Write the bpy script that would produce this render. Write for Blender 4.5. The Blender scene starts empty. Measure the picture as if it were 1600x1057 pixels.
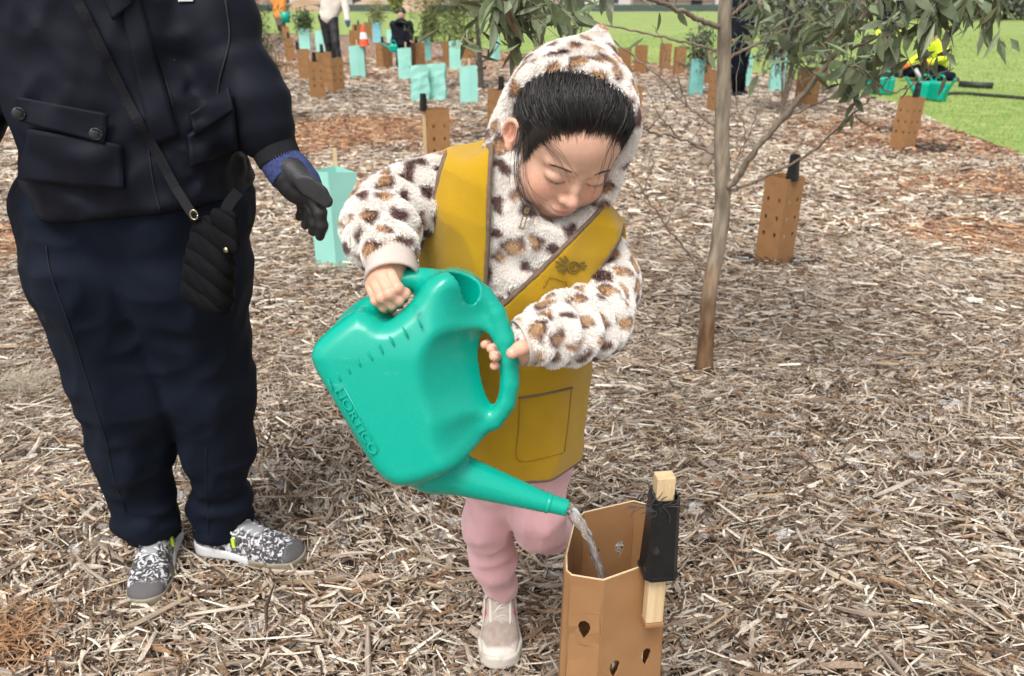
import bpy, bmesh, math, random
import numpy as np
import openvdb
from mathutils import Vector, Matrix, Euler

# ---------------------------------------------------------------- camera, world, sun, exposure
SC = bpy.context.scene
COL = SC.collection
F_PX, CX, CY, CAM_H = 1250.0, 800.0, 528.5, 1.25
PITCH = math.atan(533.0 / F_PX)
cam_data = bpy.data.cameras.new("camera")
cam_data.sensor_width = 36.0
cam_data.lens = 36.0 * F_PX / 1600.0
cam_data.clip_start = 0.02
cam_data.clip_end = 2000.0
cam_data.dof.use_dof = True
cam_data.dof.focus_distance = 1.22
cam_data.dof.aperture_fstop = 7.5
cam = bpy.data.objects.new("camera", cam_data)
cam.location = (0, 0, CAM_H)
cam.rotation_euler = (math.pi / 2 - PITCH, 0, 0)
COL.objects.link(cam)
SC.camera = cam

world = bpy.data.worlds.new("World")
SC.world = world
world.use_nodes = True
wn = world.node_tree.nodes
wn.clear()
w_out = wn.new("ShaderNodeOutputWorld")
w_bg = wn.new("ShaderNodeBackground")
w_sky = wn.new("ShaderNodeTexSky")
w_sky.sky_type = 'NISHITA'
w_sky.sun_disc = False
SUN_EL, SUN_AZ = math.radians(58), math.radians(200)
w_sky.sun_elevation = SUN_EL
w_sky.sun_rotation = SUN_AZ
w_sky.air_density = 1.0
w_sky.dust_density = 4.0
w_sky.ozone_density = 1.0
# overcast: the blue of the clear sky is washed out towards grey by the cloud layer
w_hsv = wn.new("ShaderNodeHueSaturation")
w_hsv.inputs["Saturation"].default_value = 0.22
w_bg.inputs["Strength"].default_value = 0.14
world.node_tree.links.new(w_sky.outputs[0], w_hsv.inputs["Color"])
world.node_tree.links.new(w_hsv.outputs[0], w_bg.inputs["Color"])
world.node_tree.links.new(w_bg.outputs[0], w_out.inputs["Surface"])

sun_d = bpy.data.lights.new("sun", 'SUN')
sun_d.energy = 1.5
sun_d.angle = math.radians(22)
sun_d.color = (1.0, 0.97, 0.92)
sun = bpy.data.objects.new("sun", sun_d)
# direction towards the sun: azimuth measured like the sky texture's rotation
sdir = Vector((math.sin(SUN_AZ) * math.cos(SUN_EL), math.cos(SUN_AZ) * math.cos(SUN_EL), math.sin(SUN_EL)))
sun.rotation_euler = sdir.to_track_quat('Z', 'Y').to_euler()
sun.location = (0, 0, 20)
COL.objects.link(sun)

SC.view_settings.view_transform = 'Standard'
SC.view_settings.look = 'None'
SC.view_settings.gamma = 1.0
SC.view_settings.exposure = 0.66
SC.view_settings.use_curve_mapping = False
SC.cycles.use_denoising = True
SC.cycles.max_bounces = 8
SC.cycles.transparent_max_bounces = 12

# ---------------------------------------------------------------- projection helpers (photo measurements -> metres)
_r = np.array([1.0, 0, 0])
_u = np.array([0, math.sin(PITCH), math.cos(PITCH)])
_f = np.array([0, math.cos(PITCH), -math.sin(PITCH)])
def ray(px, py):
    return _f + _r * ((px - CX) / F_PX) + _u * ((CY - py) / F_PX)
def W(px, py, d):
    """point on the sight line of (px, py) at the ground distance d"""
    v = ray(px, py)
    return np.array([0, 0, CAM_H]) + v * (d / v[1])
def Wline(px, py, ds):
    v = ray(px, py)
    return np.array([0, 0, CAM_H]) + v[None] * (np.asarray(ds) / v[1])[:, None]
def Wz(px, py, z):
    v = ray(px, py)
    return np.array([0, 0, CAM_H]) + v * ((z - CAM_H) / v[2])
def G(px, py):
    return Wz(px, py, 0.0)

# ---------------------------------------------------------------- scene helpers
def tag(o, label=None, cat=None, group=None, kind=None):
    if label: o["label"] = label
    if cat: o["category"] = cat
    if group: o["group"] = group
    if kind: o["kind"] = kind
    return o
def empty(name, loc=(0, 0, 0), parent=None):
    o = bpy.data.objects.new(name, None)
    o.location = loc
    o.empty_display_size = 0.1
    COL.objects.link(o)
    o.parent = parent
    return o
def link_mesh(name, me, mat=None, parent=None, smooth=True):
    o = bpy.data.objects.new(name, me)
    COL.objects.link(o)
    if mat is not None and len(me.materials) == 0:
        me.materials.append(mat)
    if smooth:
        me.shade_smooth()
    else:
        me.shade_flat()
    o.parent = parent
    if parent is not None:      # geometry is given in world space
        o.matrix_parent_inverse = world_of(parent).inverted()
    return o
def world_of(o):
    if o.parent is None: return o.matrix_basis.copy()
    return world_of(o.parent) @ o.matrix_parent_inverse @ o.matrix_basis
def mesh_np(name, V, faces, mat=None, parent=None, smooth=True, col=None, attr="ccol"):
    """faces: int array (n,3) or (n,4), or a python list of mixed polygons"""
    V = np.ascontiguousarray(V, dtype=np.float32)
    me = bpy.data.meshes.new(name)
    if isinstance(faces, np.ndarray):
        n, k = faces.shape
        me.vertices.add(len(V)); me.vertices.foreach_set("co", V.ravel())
        me.loops.add(n * k); me.loops.foreach_set("vertex_index", faces.astype(np.int32).ravel())
        me.polygons.add(n)
        me.polygons.foreach_set("loop_start", np.arange(0, n * k, k, dtype=np.int32))
        me.polygons.foreach_set("loop_total", np.full(n, k, dtype=np.int32))
        me.update(calc_edges=True)
        me.validate()
    else:
        me.from_pydata([tuple(map(float, v)) for v in V], [], [tuple(int(i) for i in f) for f in faces])
        me.update()
    if col is not None:
        a = me.attributes.new(attr, 'FLOAT_COLOR', 'POINT')
        c4 = np.ones((len(V), 4), np.float32); c4[:, :3] = col
        a.data.foreach_set("color", c4.ravel())
    return link_mesh(name, me, mat, parent, smooth)
class MB:
    """collects simple shapes into one mesh"""
    def __init__(self): self.v = []; self.f = []
    def add(self, V, Fs):
        b = len(self.v)
        self.v.extend([tuple(map(float, p)) for p in V])
        self.f.extend([tuple(i + b for i in f) for f in Fs])
        return self
    def box(self, c, h, M=None, taper=1.0):
        pts = []
        for z in (-1, 1):
            s = taper if z > 0 else 1.0
            for x, y in ((-1, -1), (1, -1), (1, 1), (-1, 1)):
                p = Vector((x * h[0] * s, y * h[1] * s, z * h[2]))
                if M is not None: p = M @ p
                pts.append((p.x + c[0], p.y + c[1], p.z + c[2]))
        return self.add(pts, [(0, 3, 2, 1), (4, 5, 6, 7), (0, 1, 5, 4), (1, 2, 6, 5), (2, 3, 7, 6), (3, 0, 4, 7)])
    def tube(self, pts, rad, n=8, caps=True, flat=1.0):
        V, Fq = tube_geo(pts, rad, n, caps, flat)
        return self.add(V, Fq)
    def build(self, name, mat, parent=None, smooth=False):
        return mesh_np(name, np.array(self.v), self.f, mat, parent, smooth)
def tube_geo(pts, rad, n=8, caps=True, flat=1.0):
    P = [np.array(p, float) for p in pts]
    m = len(P)
    if np.isscalar(rad): rad = [rad] * m
    V, Fq = [], []
    up = None
    for i in range(m):
        t = P[min(i + 1, m - 1)] - P[max(i - 1, 0)]
        t = t / (np.linalg.norm(t) + 1e-9)
        if up is None:
            up = np.array([0, 0, 1.0]) if abs(t[2]) < 0.9 else np.array([0, 1.0, 0])
        a = np.cross(t, up); a /= np.linalg.norm(a) + 1e-9
        b = np.cross(a, t); up = b
        for k in range(n):
            th = 2 * math.pi * k / n
            V.append(P[i] + rad[i] * (math.cos(th) * a + flat * math.sin(th) * b))
    for i in range(m - 1):
        for k in range(n):
            k2 = (k + 1) % n
            Fq.append((i * n + k, i * n + k2, (i + 1) * n + k2, (i + 1) * n + k))
    if caps:
        Fq.append(tuple(range(n - 1, -1, -1)))
        Fq.append(tuple((m - 1) * n + k for k in range(n)))
    return V, Fq
def spline(pts, n):
    """Catmull-Rom through pts, n samples"""
    P = np.array(pts, float)
    P = np.vstack([2 * P[0] - P[1], P, 2 * P[-1] - P[-2]])
    t = np.linspace(0, len(P) - 3 - 1e-6, n)
    i = t.astype(int); u = (t - i)[:, None]
    a, b, c, d = P[i], P[i + 1], P[i + 2], P[i + 3]
    return 0.5 * (2 * b + (c - a) * u + (2 * a - 5 * b + 4 * c - d) * u ** 2 + (3 * b - 3 * c + d - a) * u ** 3)

# ---------------------------------------------------------------- signed distance modelling
def vnoise(X, Y, Z, s, seed=0):
    """smooth value noise in -1..1"""
    f32 = np.float32
    X, Y, Z = np.broadcast_arrays(np.asarray(X, f32), np.asarray(Y, f32), np.asarray(Z, f32))
    X, Y, Z = X * f32(s) + f32(seed * 17.3), Y * f32(s) + f32(seed * 9.1), Z * f32(s) + f32(seed * 5.7)
    fx, fy, fz = np.floor(X), np.floor(Y), np.floor(Z)
    u32 = np.uint32
    A = [(fx.astype(np.int32).astype(u32) + u32(k)) * u32(374761393) for k in (0, 1)]
    B = [(fy.astype(np.int32).astype(u32) + u32(k)) * u32(668265263) for k in (0, 1)]
    C = [(fz.astype(np.int32).astype(u32) + u32(k)) * u32(2246822519) + u32(seed * 97) for k in (0, 1)]
    fx, fy, fz = X - fx, Y - fy, Z - fz
    fx, fy, fz = (t * t * (3 - 2 * t) for t in (fx, fy, fz))
    def h(i, j, k):
        n = A[i] ^ B[j] ^ C[k]
        n = (n ^ (n >> u32(15))) * u32(2654435761)
        n = n ^ (n >> u32(13))
        return (n & u32(0xFFFF)).astype(f32) * f32(1 / 32767.5) - f32(1)
    def l(a, b, t): return a + (b - a) * t
    return l(l(l(h(0, 0, 0), h(1, 0, 0), fx), l(h(0, 1, 0), h(1, 1, 0), fx), fy),
             l(l(h(0, 0, 1), h(1, 0, 1), fx), l(h(0, 1, 1), h(1, 1, 1), fx), fy), fz)
def smin(a, b, k):
    h = np.clip(0.5 + 0.5 * (b - a) / k, 0, 1)
    return b + (a - b) * h - k * h * (1 - h)
def smax(a, b, k): return -smin(-a, -b, k)
def sstep(a, b, x):
    t = np.clip((x - a) / (b - a), 0, 1)
    return t * t * (3 - 2 * t)
class Grid:
    def __init__(self, lo, hi, vs):
        self.lo, self.vs = np.array(lo, float), vs
        n = [int(math.ceil((h - l) / vs)) + 1 for l, h in zip(lo, hi)]
        ax = [np.float32(l + vs * np.arange(k)) for l, k in zip(lo, n)]
        self.X, self.Y, self.Z = np.meshgrid(*ax, indexing='ij')
        self.ax = ax
    def loc(self, c, M=None):
        X, Y, Z = self.X - np.float32(c[0]), self.Y - np.float32(c[1]), self.Z - np.float32(c[2])
        if M is None: return X, Y, Z
        A = np.array(M.to_3x3() if hasattr(M, 'to_3x3') else M, dtype=np.float32)   # columns = local axes
        return (X * A[0, 0] + Y * A[1, 0] + Z * A[2, 0], X * A[0, 1] + Y * A[1, 1] + Z * A[2, 1], X * A[0, 2] + Y * A[1, 2] + Z * A[2, 2])
    def sph(self, c, r):
        X, Y, Z = self.loc(c)
        return np.sqrt(X * X + Y * Y + Z * Z) - np.float32(r)
    def ell(self, c, r, M=None):
        X, Y, Z = self.loc(c, M)
        r = [np.float32(q) for q in r]
        k0 = np.sqrt((X / r[0]) ** 2 + (Y / r[1]) ** 2 + (Z / r[2]) ** 2)
        k1 = np.sqrt((X / r[0] ** 2) ** 2 + (Y / r[1] ** 2) ** 2 + (Z / r[2] ** 2) ** 2)
        return k0 * (k0 - 1) / (k1 + 1e-6)
    def cap(self, a, b, ra, rb=None):
        if rb is None: rb = ra
        a, b = np.array(a, np.float32), np.array(b, np.float32)
        d = b - a
        X, Y, Z = self.loc(a)
        t = np.clip((X * d[0] + Y * d[1] + Z * d[2]) / np.float32(np.dot(d, d) + 1e-9), 0, 1)
        X, Y, Z = X - t * d[0], Y - t * d[1], Z - t * d[2]
        return np.sqrt(X * X + Y * Y + Z * Z) - (np.float32(ra) + t * np.float32(rb - ra))
    def chain(self, pts, rad, k=0.01):
        o = None
        for i in range(len(pts) - 1):
            c = self.cap(pts[i], pts[i + 1], rad[i], rad[i + 1])
            o = c if o is None else smin(o, c, k)
        return o
    def box(self, c, h, r=0.0, M=None):
        X, Y, Z = self.loc(c, M)
        qx, qy, qz = np.abs(X) - np.float32(h[0] - r), np.abs(Y) - np.float32(h[1] - r), np.abs(Z) - np.float32(h[2] - r)
        return np.sqrt(np.maximum(qx, 0) ** 2 + np.maximum(qy, 0) ** 2 + np.maximum(qz, 0) ** 2) + np.minimum(np.maximum(qx, np.maximum(qy, qz)), 0) - np.float32(r)
    def plane(self, p, n):
        n = np.array(n, float); n = n / np.linalg.norm(n)
        X, Y, Z = self.loc(p)
        return X * np.float32(n[0]) + Y * np.float32(n[1]) + Z * np.float32(n[2])
    def mesh(self, S, smooth=2):
        V, Q = iso(S, self.lo, self.vs)
        return relax(V, Q, smooth), Q
def iso(S, lo, vs):
    S = np.ascontiguousarray(np.clip(S / vs, -4, 4), dtype=np.float32)
    S[0], S[-1], S[:, 0], S[:, -1], S[:, :, 0], S[:, :, -1] = (np.maximum(s, 0.5) for s in (S[0], S[-1], S[:, 0], S[:, -1], S[:, :, 0], S[:, :, -1]))
    g = openvdb.FloatGrid(4.0)
    g.copyFromArray(S)
    P, Q = g.convertToQuads(0.0)
    P = np.array(P, np.float64) * vs + np.array(lo)
    Q = np.array(Q, np.int64)
    # outward orientation: signed volume
    a, b, c = P[Q[:, 0]], P[Q[:, 1]], P[Q[:, 2]]
    if np.sum(np.einsum('ij,ij->i', a - P.mean(0), np.cross(b - a, c - a))) < 0: Q = Q[:, ::-1]
    return P, Q
def relax(V, Q, it, lam=0.5):
    if it <= 0: return V
    E = np.vstack([Q[:, [0, 1]], Q[:, [1, 2]], Q[:, [2, 3]], Q[:, [3, 0]]])
    n = len(V)
    cnt = np.bincount(E[:, 0], minlength=n) + np.bincount(E[:, 1], minlength=n)
    cnt = np.maximum(cnt, 1)
    V = V.copy()
    for _ in range(it):
        for l in (lam, -lam * 1.02):
            s = np.stack([np.bincount(E[:, 0], V[E[:, 1], k], n) + np.bincount(E[:, 1], V[E[:, 0], k], n) for k in range(3)], 1)
            V += l * (s / cnt[:, None] - V)
    return V
def vnormals(V, Q):
    fn = np.cross(V[Q[:, 2]] - V[Q[:, 0]], V[Q[:, 3 if Q.shape[1] == 4 else 1]] - V[Q[:, 1 if Q.shape[1] == 4 else 0]])
    if Q.shape[1] == 3: fn = np.cross(V[Q[:, 1]] - V[Q[:, 0]], V[Q[:, 2]] - V[Q[:, 0]])
    N = np.zeros_like(V)
    for k in range(Q.shape[1]):
        for c in range(3): N[:, c] += np.bincount(Q[:, k], fn[:, c], len(V))
    return N / (np.linalg.norm(N, axis=1, keepdims=True) + 1e-12)
def join_geo(parts):
    V, Q, b = [], [], 0
    for v, q in parts:
        V.append(v); Q.append(q + b); b += len(v)
    return np.vstack(V), np.vstack(Q)
def frame(z, x):
    """rotation matrix (columns) with its z axis along z and x axis near x"""
    z = np.array(z, float); z /= np.linalg.norm(z)
    x = np.array(x, float); x -= z * np.dot(x, z); x /= np.linalg.norm(x)
    return np.stack([x, np.cross(z, x), z], 1)

# ---------------------------------------------------------------- materials
def nt_new(name):
    m = bpy.data.materials.new(name)
    m.use_nodes = True
    nt = m.node_tree
    b = nt.nodes["Principled BSDF"]
    return m, nt, b
def c4(c): return (c[0], c[1], c[2], 1.0)
def mat(name, col, rough=0.6, col2=None, scale=20.0, bump=0.0, bscale=80.0, detail=4.0, spec=0.5, metal=0.0,
        stretch=(1, 1, 1), bstretch=(1, 1, 1), contrast=(0.35, 0.65), sub=0.0, subc=None, rvar=0.0, sheen=0.0, dirt=None, trans=0.0):
    m, nt, b = nt_new(name)
    N, L = nt.nodes, nt.links
    tc = N.new("ShaderNodeTexCoord")
    b.inputs["Base Color"].default_value = c4(col)
    b.inputs["Roughness"].default_value = rough
    b.inputs["Specular IOR Level"].default_value = spec
    b.inputs["Metallic"].default_value = metal
    if sheen:
        b.inputs["Sheen Weight"].default_value = sheen
        b.inputs["Sheen Roughness"].default_value = 0.5
    if sub:
        b.inputs["Subsurface Weight"].default_value = sub
        b.inputs["Subsurface Radius"].default_value = subc or (0.012, 0.004, 0.002)
        b.inputs["Subsurface Scale"].default_value = 0.6
    if col2 is not None:
        mp = N.new("ShaderNodeMapping"); mp.inputs["Scale"].default_value = stretch
        nz = N.new("ShaderNodeTexNoise"); nz.inputs["Scale"].default_value = scale; nz.inputs["Detail"].default_value = detail
        rp = N.new("ShaderNodeValToRGB")
        rp.color_ramp.elements[0].position = contrast[0]; rp.color_ramp.elements[1].position = contrast[1]
        rp.color_ramp.elements[0].color = c4(col); rp.color_ramp.elements[1].color = c4(col2)
        L.new(tc.outputs["Object"], mp.inputs["Vector"]); L.new(mp.outputs[0], nz.inputs["Vector"])
        L.new(nz.outputs["Fac"], rp.inputs["Fac"])
        src = rp.outputs["Color"]
        if dirt is not None:      # (colour, scale, lo, hi)
            n2 = N.new("ShaderNodeTexNoise"); n2.inputs["Scale"].default_value = dirt[1]; n2.inputs["Detail"].default_value = 6
            L.new(tc.outputs["Object"], n2.inputs["Vector"])
            mr = N.new("ShaderNodeMapRange"); mr.inputs[1].default_value = dirt[2]; mr.inputs[2].default_value = dirt[3]
            L.new(n2.outputs["Fac"], mr.inputs[0])
            mx = N.new("ShaderNodeMix"); mx.data_type = 'RGBA'
            L.new(mr.outputs[0], mx.inputs[0]); L.new(src, mx.inputs[6]); mx.inputs[7].default_value = c4(dirt[0])
            src = mx.outputs[2]
        L.new(src, b.inputs["Base Color"])
        if rvar:
            mr = N.new("ShaderNodeMapRange"); mr.inputs[3].default_value = rough - rvar; mr.inputs[4].default_value = rough + rvar
            L.new(nz.outputs["Fac"], mr.inputs[0]); L.new(mr.outputs[0], b.inputs["Roughness"])
    if bump:
        mp2 = N.new("ShaderNodeMapping"); mp2.inputs["Scale"].default_value = bstretch
        nb = N.new("ShaderNodeTexNoise"); nb.inputs["Scale"].default_value = bscale; nb.inputs["Detail"].default_value = 5
        bp = N.new("ShaderNodeBump"); bp.inputs["Strength"].default_value = bump; bp.inputs["Distance"].default_value = 0.004
        L.new(tc.outputs["Object"], mp2.inputs["Vector"]); L.new(mp2.outputs[0], nb.inputs["Vector"])
        L.new(nb.outputs["Fac"], bp.inputs["Height"]); L.new(bp.outputs[0], b.inputs["Normal"])
    if trans:
        b.inputs["Transmission Weight"].default_value = trans
    return m
def attr_mat(name, rough=0.8, attr="ccol", bump=0.0, bscale=300.0, vary=0.0, vscale=250.0, spec=0.3, sheen=0.0, sub=0.0, weave=None):
    """colour comes from a per-point attribute"""
    m, nt, b = nt_new(name)
    N, L = nt.nodes, nt.links
    at = N.new("ShaderNodeAttribute"); at.attribute_name = attr
    b.inputs["Roughness"].default_value = rough
    b.inputs["Specular IOR Level"].default_value = spec
    if sheen: b.inputs["Sheen Weight"].default_value = sheen
    if sub:
        b.inputs["Subsurface Weight"].default_value = sub
        b.inputs["Subsurface Radius"].default_value = (0.012, 0.004, 0.002)
        b.inputs["Subsurface Scale"].default_value = 0.5
    tc = N.new("ShaderNodeTexCoord")
    src = at.outputs["Color"]
    if vary:
        nz = N.new("ShaderNodeTexNoise"); nz.inputs["Scale"].default_value = vscale; nz.inputs["Detail"].default_value = 3
        L.new(tc.outputs["Object"], nz.inputs["Vector"])
        mr = N.new("ShaderNodeMapRange"); mr.inputs[1].default_value = 0.3; mr.inputs[2].default_value = 0.7
        mr.inputs[3].default_value = 1 - vary; mr.inputs[4].default_value = 1 + vary
        L.new(nz.outputs["Fac"], mr.inputs[0])
        mx = N.new("ShaderNodeVectorMath"); mx.operation = 'SCALE'
        L.new(src, mx.inputs[0]); L.new(mr.outputs[0], mx.inputs["Scale"])
        src = mx.outputs[0]
    L.new(src, b.inputs["Base Color"])
    if bump:
        nb = N.new("ShaderNodeTexNoise"); nb.inputs["Scale"].default_value = bscale; nb.inputs["Detail"].default_value = 4
        bp = N.new("ShaderNodeBump"); bp.inputs["Strength"].default_value = bump; bp.inputs["Distance"].default_value = 0.003
        L.new(tc.outputs["Object"], nb.inputs["Vector"]); L.new(nb.outputs["Fac"], bp.inputs["Height"]); L.new(bp.outputs[0], b.inputs["Normal"])
    return m
RNG = np.random.default_rng(7)
random.seed(7)
# ================================================================ the ground: mulch bed, lawn
LAWN_EDGE = [G(1600, 246), G(1540, 222), G(1480, 200), G(1430, 178), G(1390, 160), G(1340, 146), G(1280, 132), G(1200, 118), G(1100, 104), G(1000, 98), G(900, 92),
             G(800, 84), G(740, 74), G(680, 66), G(620, 60), G(540, 56), G(470, 54), G(430, 53)]
LAWN_POLY = np.array([(9.0, 3.2), (6.2, 5.3)] + [(p[0], p[1]) for p in LAWN_EDGE] + [(-20.0, 23.0), (-60.0, 24.0), (-60.0, 78.0), (80.0, 78.0), (80.0, 3.0)])
def in_poly(x, y, P):
    r = np.zeros(np.shape(x), bool)
    j = len(P) - 1
    for i in range(len(P)):
        xi, yi, xj, yj = P[i][0], P[i][1], P[j][0], P[j][1]
        c = ((yi > y) != (yj > y)) & (x < (xj - xi) * (y - yi) / (yj - yi + 1e-12) + xi)
        r ^= c
        j = i
    return r
def new_mulch(x, y):
    """0..1: where the fresher, orange-brown mulch was tipped"""
    n = vnoise(x, y, 0 * x, 1.3, 3) * 0.35 + vnoise(x, y, 0 * x, 4.0, 5) * 0.2
    def blob(px, py, rx, ry, top=1.0):
        c = G(px, py)
        return top * (1 - sstep(0.55, 1.15, np.sqrt(((x - c[0]) / rx) ** 2 + ((y - c[1]) / ry) ** 2) + n))
    m = np.maximum(blob(500, 205, 1.7, 1.1), blob(420, 225, 1.0, 1.0))
    m = np.maximum(m, blob(5, 375, 0.35, 0.55, 0.9))
    m = np.maximum(m, blob(-25, 1020, 0.16, 0.14, 1.0))
    m = np.maximum(m, blob(1460, 225, 1.2, 0.8, 0.75))
    m = np.maximum(m, blob(1600, 290, 1.2, 0.6, 0.75)); m = np.maximum(m, blob(1560, 370, 0.5, 0.45, 0.7))
    m = np.maximum(m, blob(1380, 205, 1.0, 1.0, 0.7))
    # a belt of the newer mulch along the lawn
    far = np.clip((y - 12.5) / 3, 0, 1)
    m = np.maximum(m, far * (0.55 + n))
    return np.clip(m, 0, 1)
SOIL = [(G(1240, 408), 0.22, 0.13), (G(1180, 408), 0.16, 0.1), (G(1450, 232), 0.45, 0.3), (G(735, 215), 0.35, 0.16), (G(1100, 582), 0.07, 0.05), (G(1390, 205), .3, .2)]
def soil_at(x, y):
    m = np.zeros(np.shape(x))
    n = vnoise(x, y, 0 * x, 9.0, 8) * 0.3
    for c, rx, ry in SOIL:
        m = np.maximum(m, 1 - sstep(0.5, 1.1, np.sqrt(((x - c[0]) / rx) ** 2 + ((y - c[1]) / ry) ** 2) + n))
    return m
def relief(x, y):
    return 0.012 * vnoise(x, y, 0 * x, 2.2, 21) + 0.008 * vnoise(x, y, 0 * x, 6.0, 22)

m_soil, nt, b = nt_new("mulch_underlay")
N, L = nt.nodes, nt.links
tc = N.new("ShaderNodeTexCoord")
vo = N.new("ShaderNodeTexVoronoi"); vo.inputs["Scale"].default_value = 34
mp = N.new("ShaderNodeMapping"); mp.inputs["Scale"].default_value = (1, 1.0, 1)
n1 = N.new("ShaderNodeTexNoise"); n1.inputs["Scale"].default_value = 1.1; n1.inputs["Detail"].default_value = 5
rp = N.new("ShaderNodeValToRGB")
for e, (p, c) in zip([rp.color_ramp.elements[0], rp.color_ramp.elements[1], rp.color_ramp.elements.new(0.35), rp.color_ramp.elements.new(0.7)],
                     [(0.0, (0.022, 0.014, 0.010)), (1.0, (0.30, 0.235, 0.17)), (0.4, (0.075, 0.048, 0.032)), (0.72, (0.17, 0.12, 0.08))]):
    e.position = p; e.color = c4(c)
sp = N.new("ShaderNodeSeparateColor")
L.new(tc.outputs["Object"], mp.inputs[0]); L.new(mp.outputs[0], vo.inputs["Vector"]); L.new(vo.outputs["Color"], sp.inputs[0]); L.new(sp.outputs[0], rp.inputs["Fac"])
at = N.new("ShaderNodeAttribute"); at.attribute_name = "ccol"
mx = N.new("ShaderNodeMix"); mx.data_type = 'RGBA'; mx.blend_type = 'MULTIPLY'; mx.inputs[0].default_value = 1.0
L.new(rp.outputs[0], mx.inputs[6]); L.new(at.outputs["Color"], mx.inputs[7]); L.new(mx.outputs[2], b.inputs["Base Color"])
b.inputs["Roughness"].default_value = 0.95
bp = N.new("ShaderNodeBump"); bp.inputs["Distance"].default_value = 0.02; bp.inputs["Strength"].default_value = 0.8
L.new(vo.outputs["Distance"], bp.inputs["Height"]); L.new(bp.outputs[0], b.inputs["Normal"])

# the bed as one sheet: fine near the camera, coarse outwards
xs = np.concatenate([np.linspace(-300, -9, 12), np.linspace(-8.5, 8.5, 120), np.linspace(9, 300, 12)])
ys = np.concatenate([np.linspace(-30, 0.2, 6), np.linspace(0.3, 17, 130), np.linspace(17.5, 60, 20), np.linspace(70, 600, 10)])
GX, GY = np.meshgrid(xs, ys, indexing='ij')
fade = 1 - sstep(8, 16, np.abs(GY))
GZ = (relief(GX, GY) - 0.012) * fade - 0.008
nx, ny = GX.shape
idx = np.arange(nx * ny).reshape(nx, ny)
Q = np.stack([idx[:-1, :-1], idx[1:, :-1], idx[1:, 1:], idx[:-1, 1:]], -1).reshape(-1, 4)
nm = new_mulch(GX, GY)[..., None]
gcol = (1 - nm) * np.array([1.0, 1.0, 1.0]) + nm * np.array([1.25, 0.72, 0.42])
sl = soil_at(GX, GY)[..., None]
gcol = gcol * (1 - sl) + sl * np.array([0.28, 0.24, 0.22])
mulch_bed = mesh_np("mulch_bed", np.stack([GX, GY, GZ], -1).reshape(-1, 3), Q, m_soil, None, True, gcol.reshape(-1, 3))
tag(mulch_bed, "garden bed of weathered wood chip mulch", "ground", kind="structure")

# ---- the chips
PAL = np.array([(0.46, 0.40, 0.34), (0.60, 0.545, 0.475), (0.31, 0.235, 0.18), (0.18, 0.12, 0.08), (0.085, 0.055, 0.038), (0.40, 0.305, 0.215), (0.28, 0.17, 0.10), (0.78, 0.73, 0.65)])
PW = np.array([0.23, 0.19, 0.15, 0.12, 0.11, 0.10, 0.05, 0.08])
PAL2 = np.array([(0.36, 0.19, 0.10), (0.46, 0.27, 0.15), (0.24, 0.12, 0.07), (0.52, 0.37, 0.24), (0.15, 0.09, 0.06), (0.55, 0.45, 0.34)])
PW2 = np.array([0.3, 0.22, 0.2, 0.1, 0.1, 0.08])
def chip_points(y0, y1, dens, margin=0.6):
    y = RNG.uniform(y0, y1, int(dens * (y1 - y0) * 2 * (y1 * 0.74 + margin + 0.36)))
    xm = 0.66 * (y * 0.92 + CAM_H * 0.39) + margin
    x = RNG.uniform(-1, 1, len(y)) * (y1 * 0.74 + margin + 0.36)
    k = np.abs(x) < xm
    return x[k], y[k]
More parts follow.
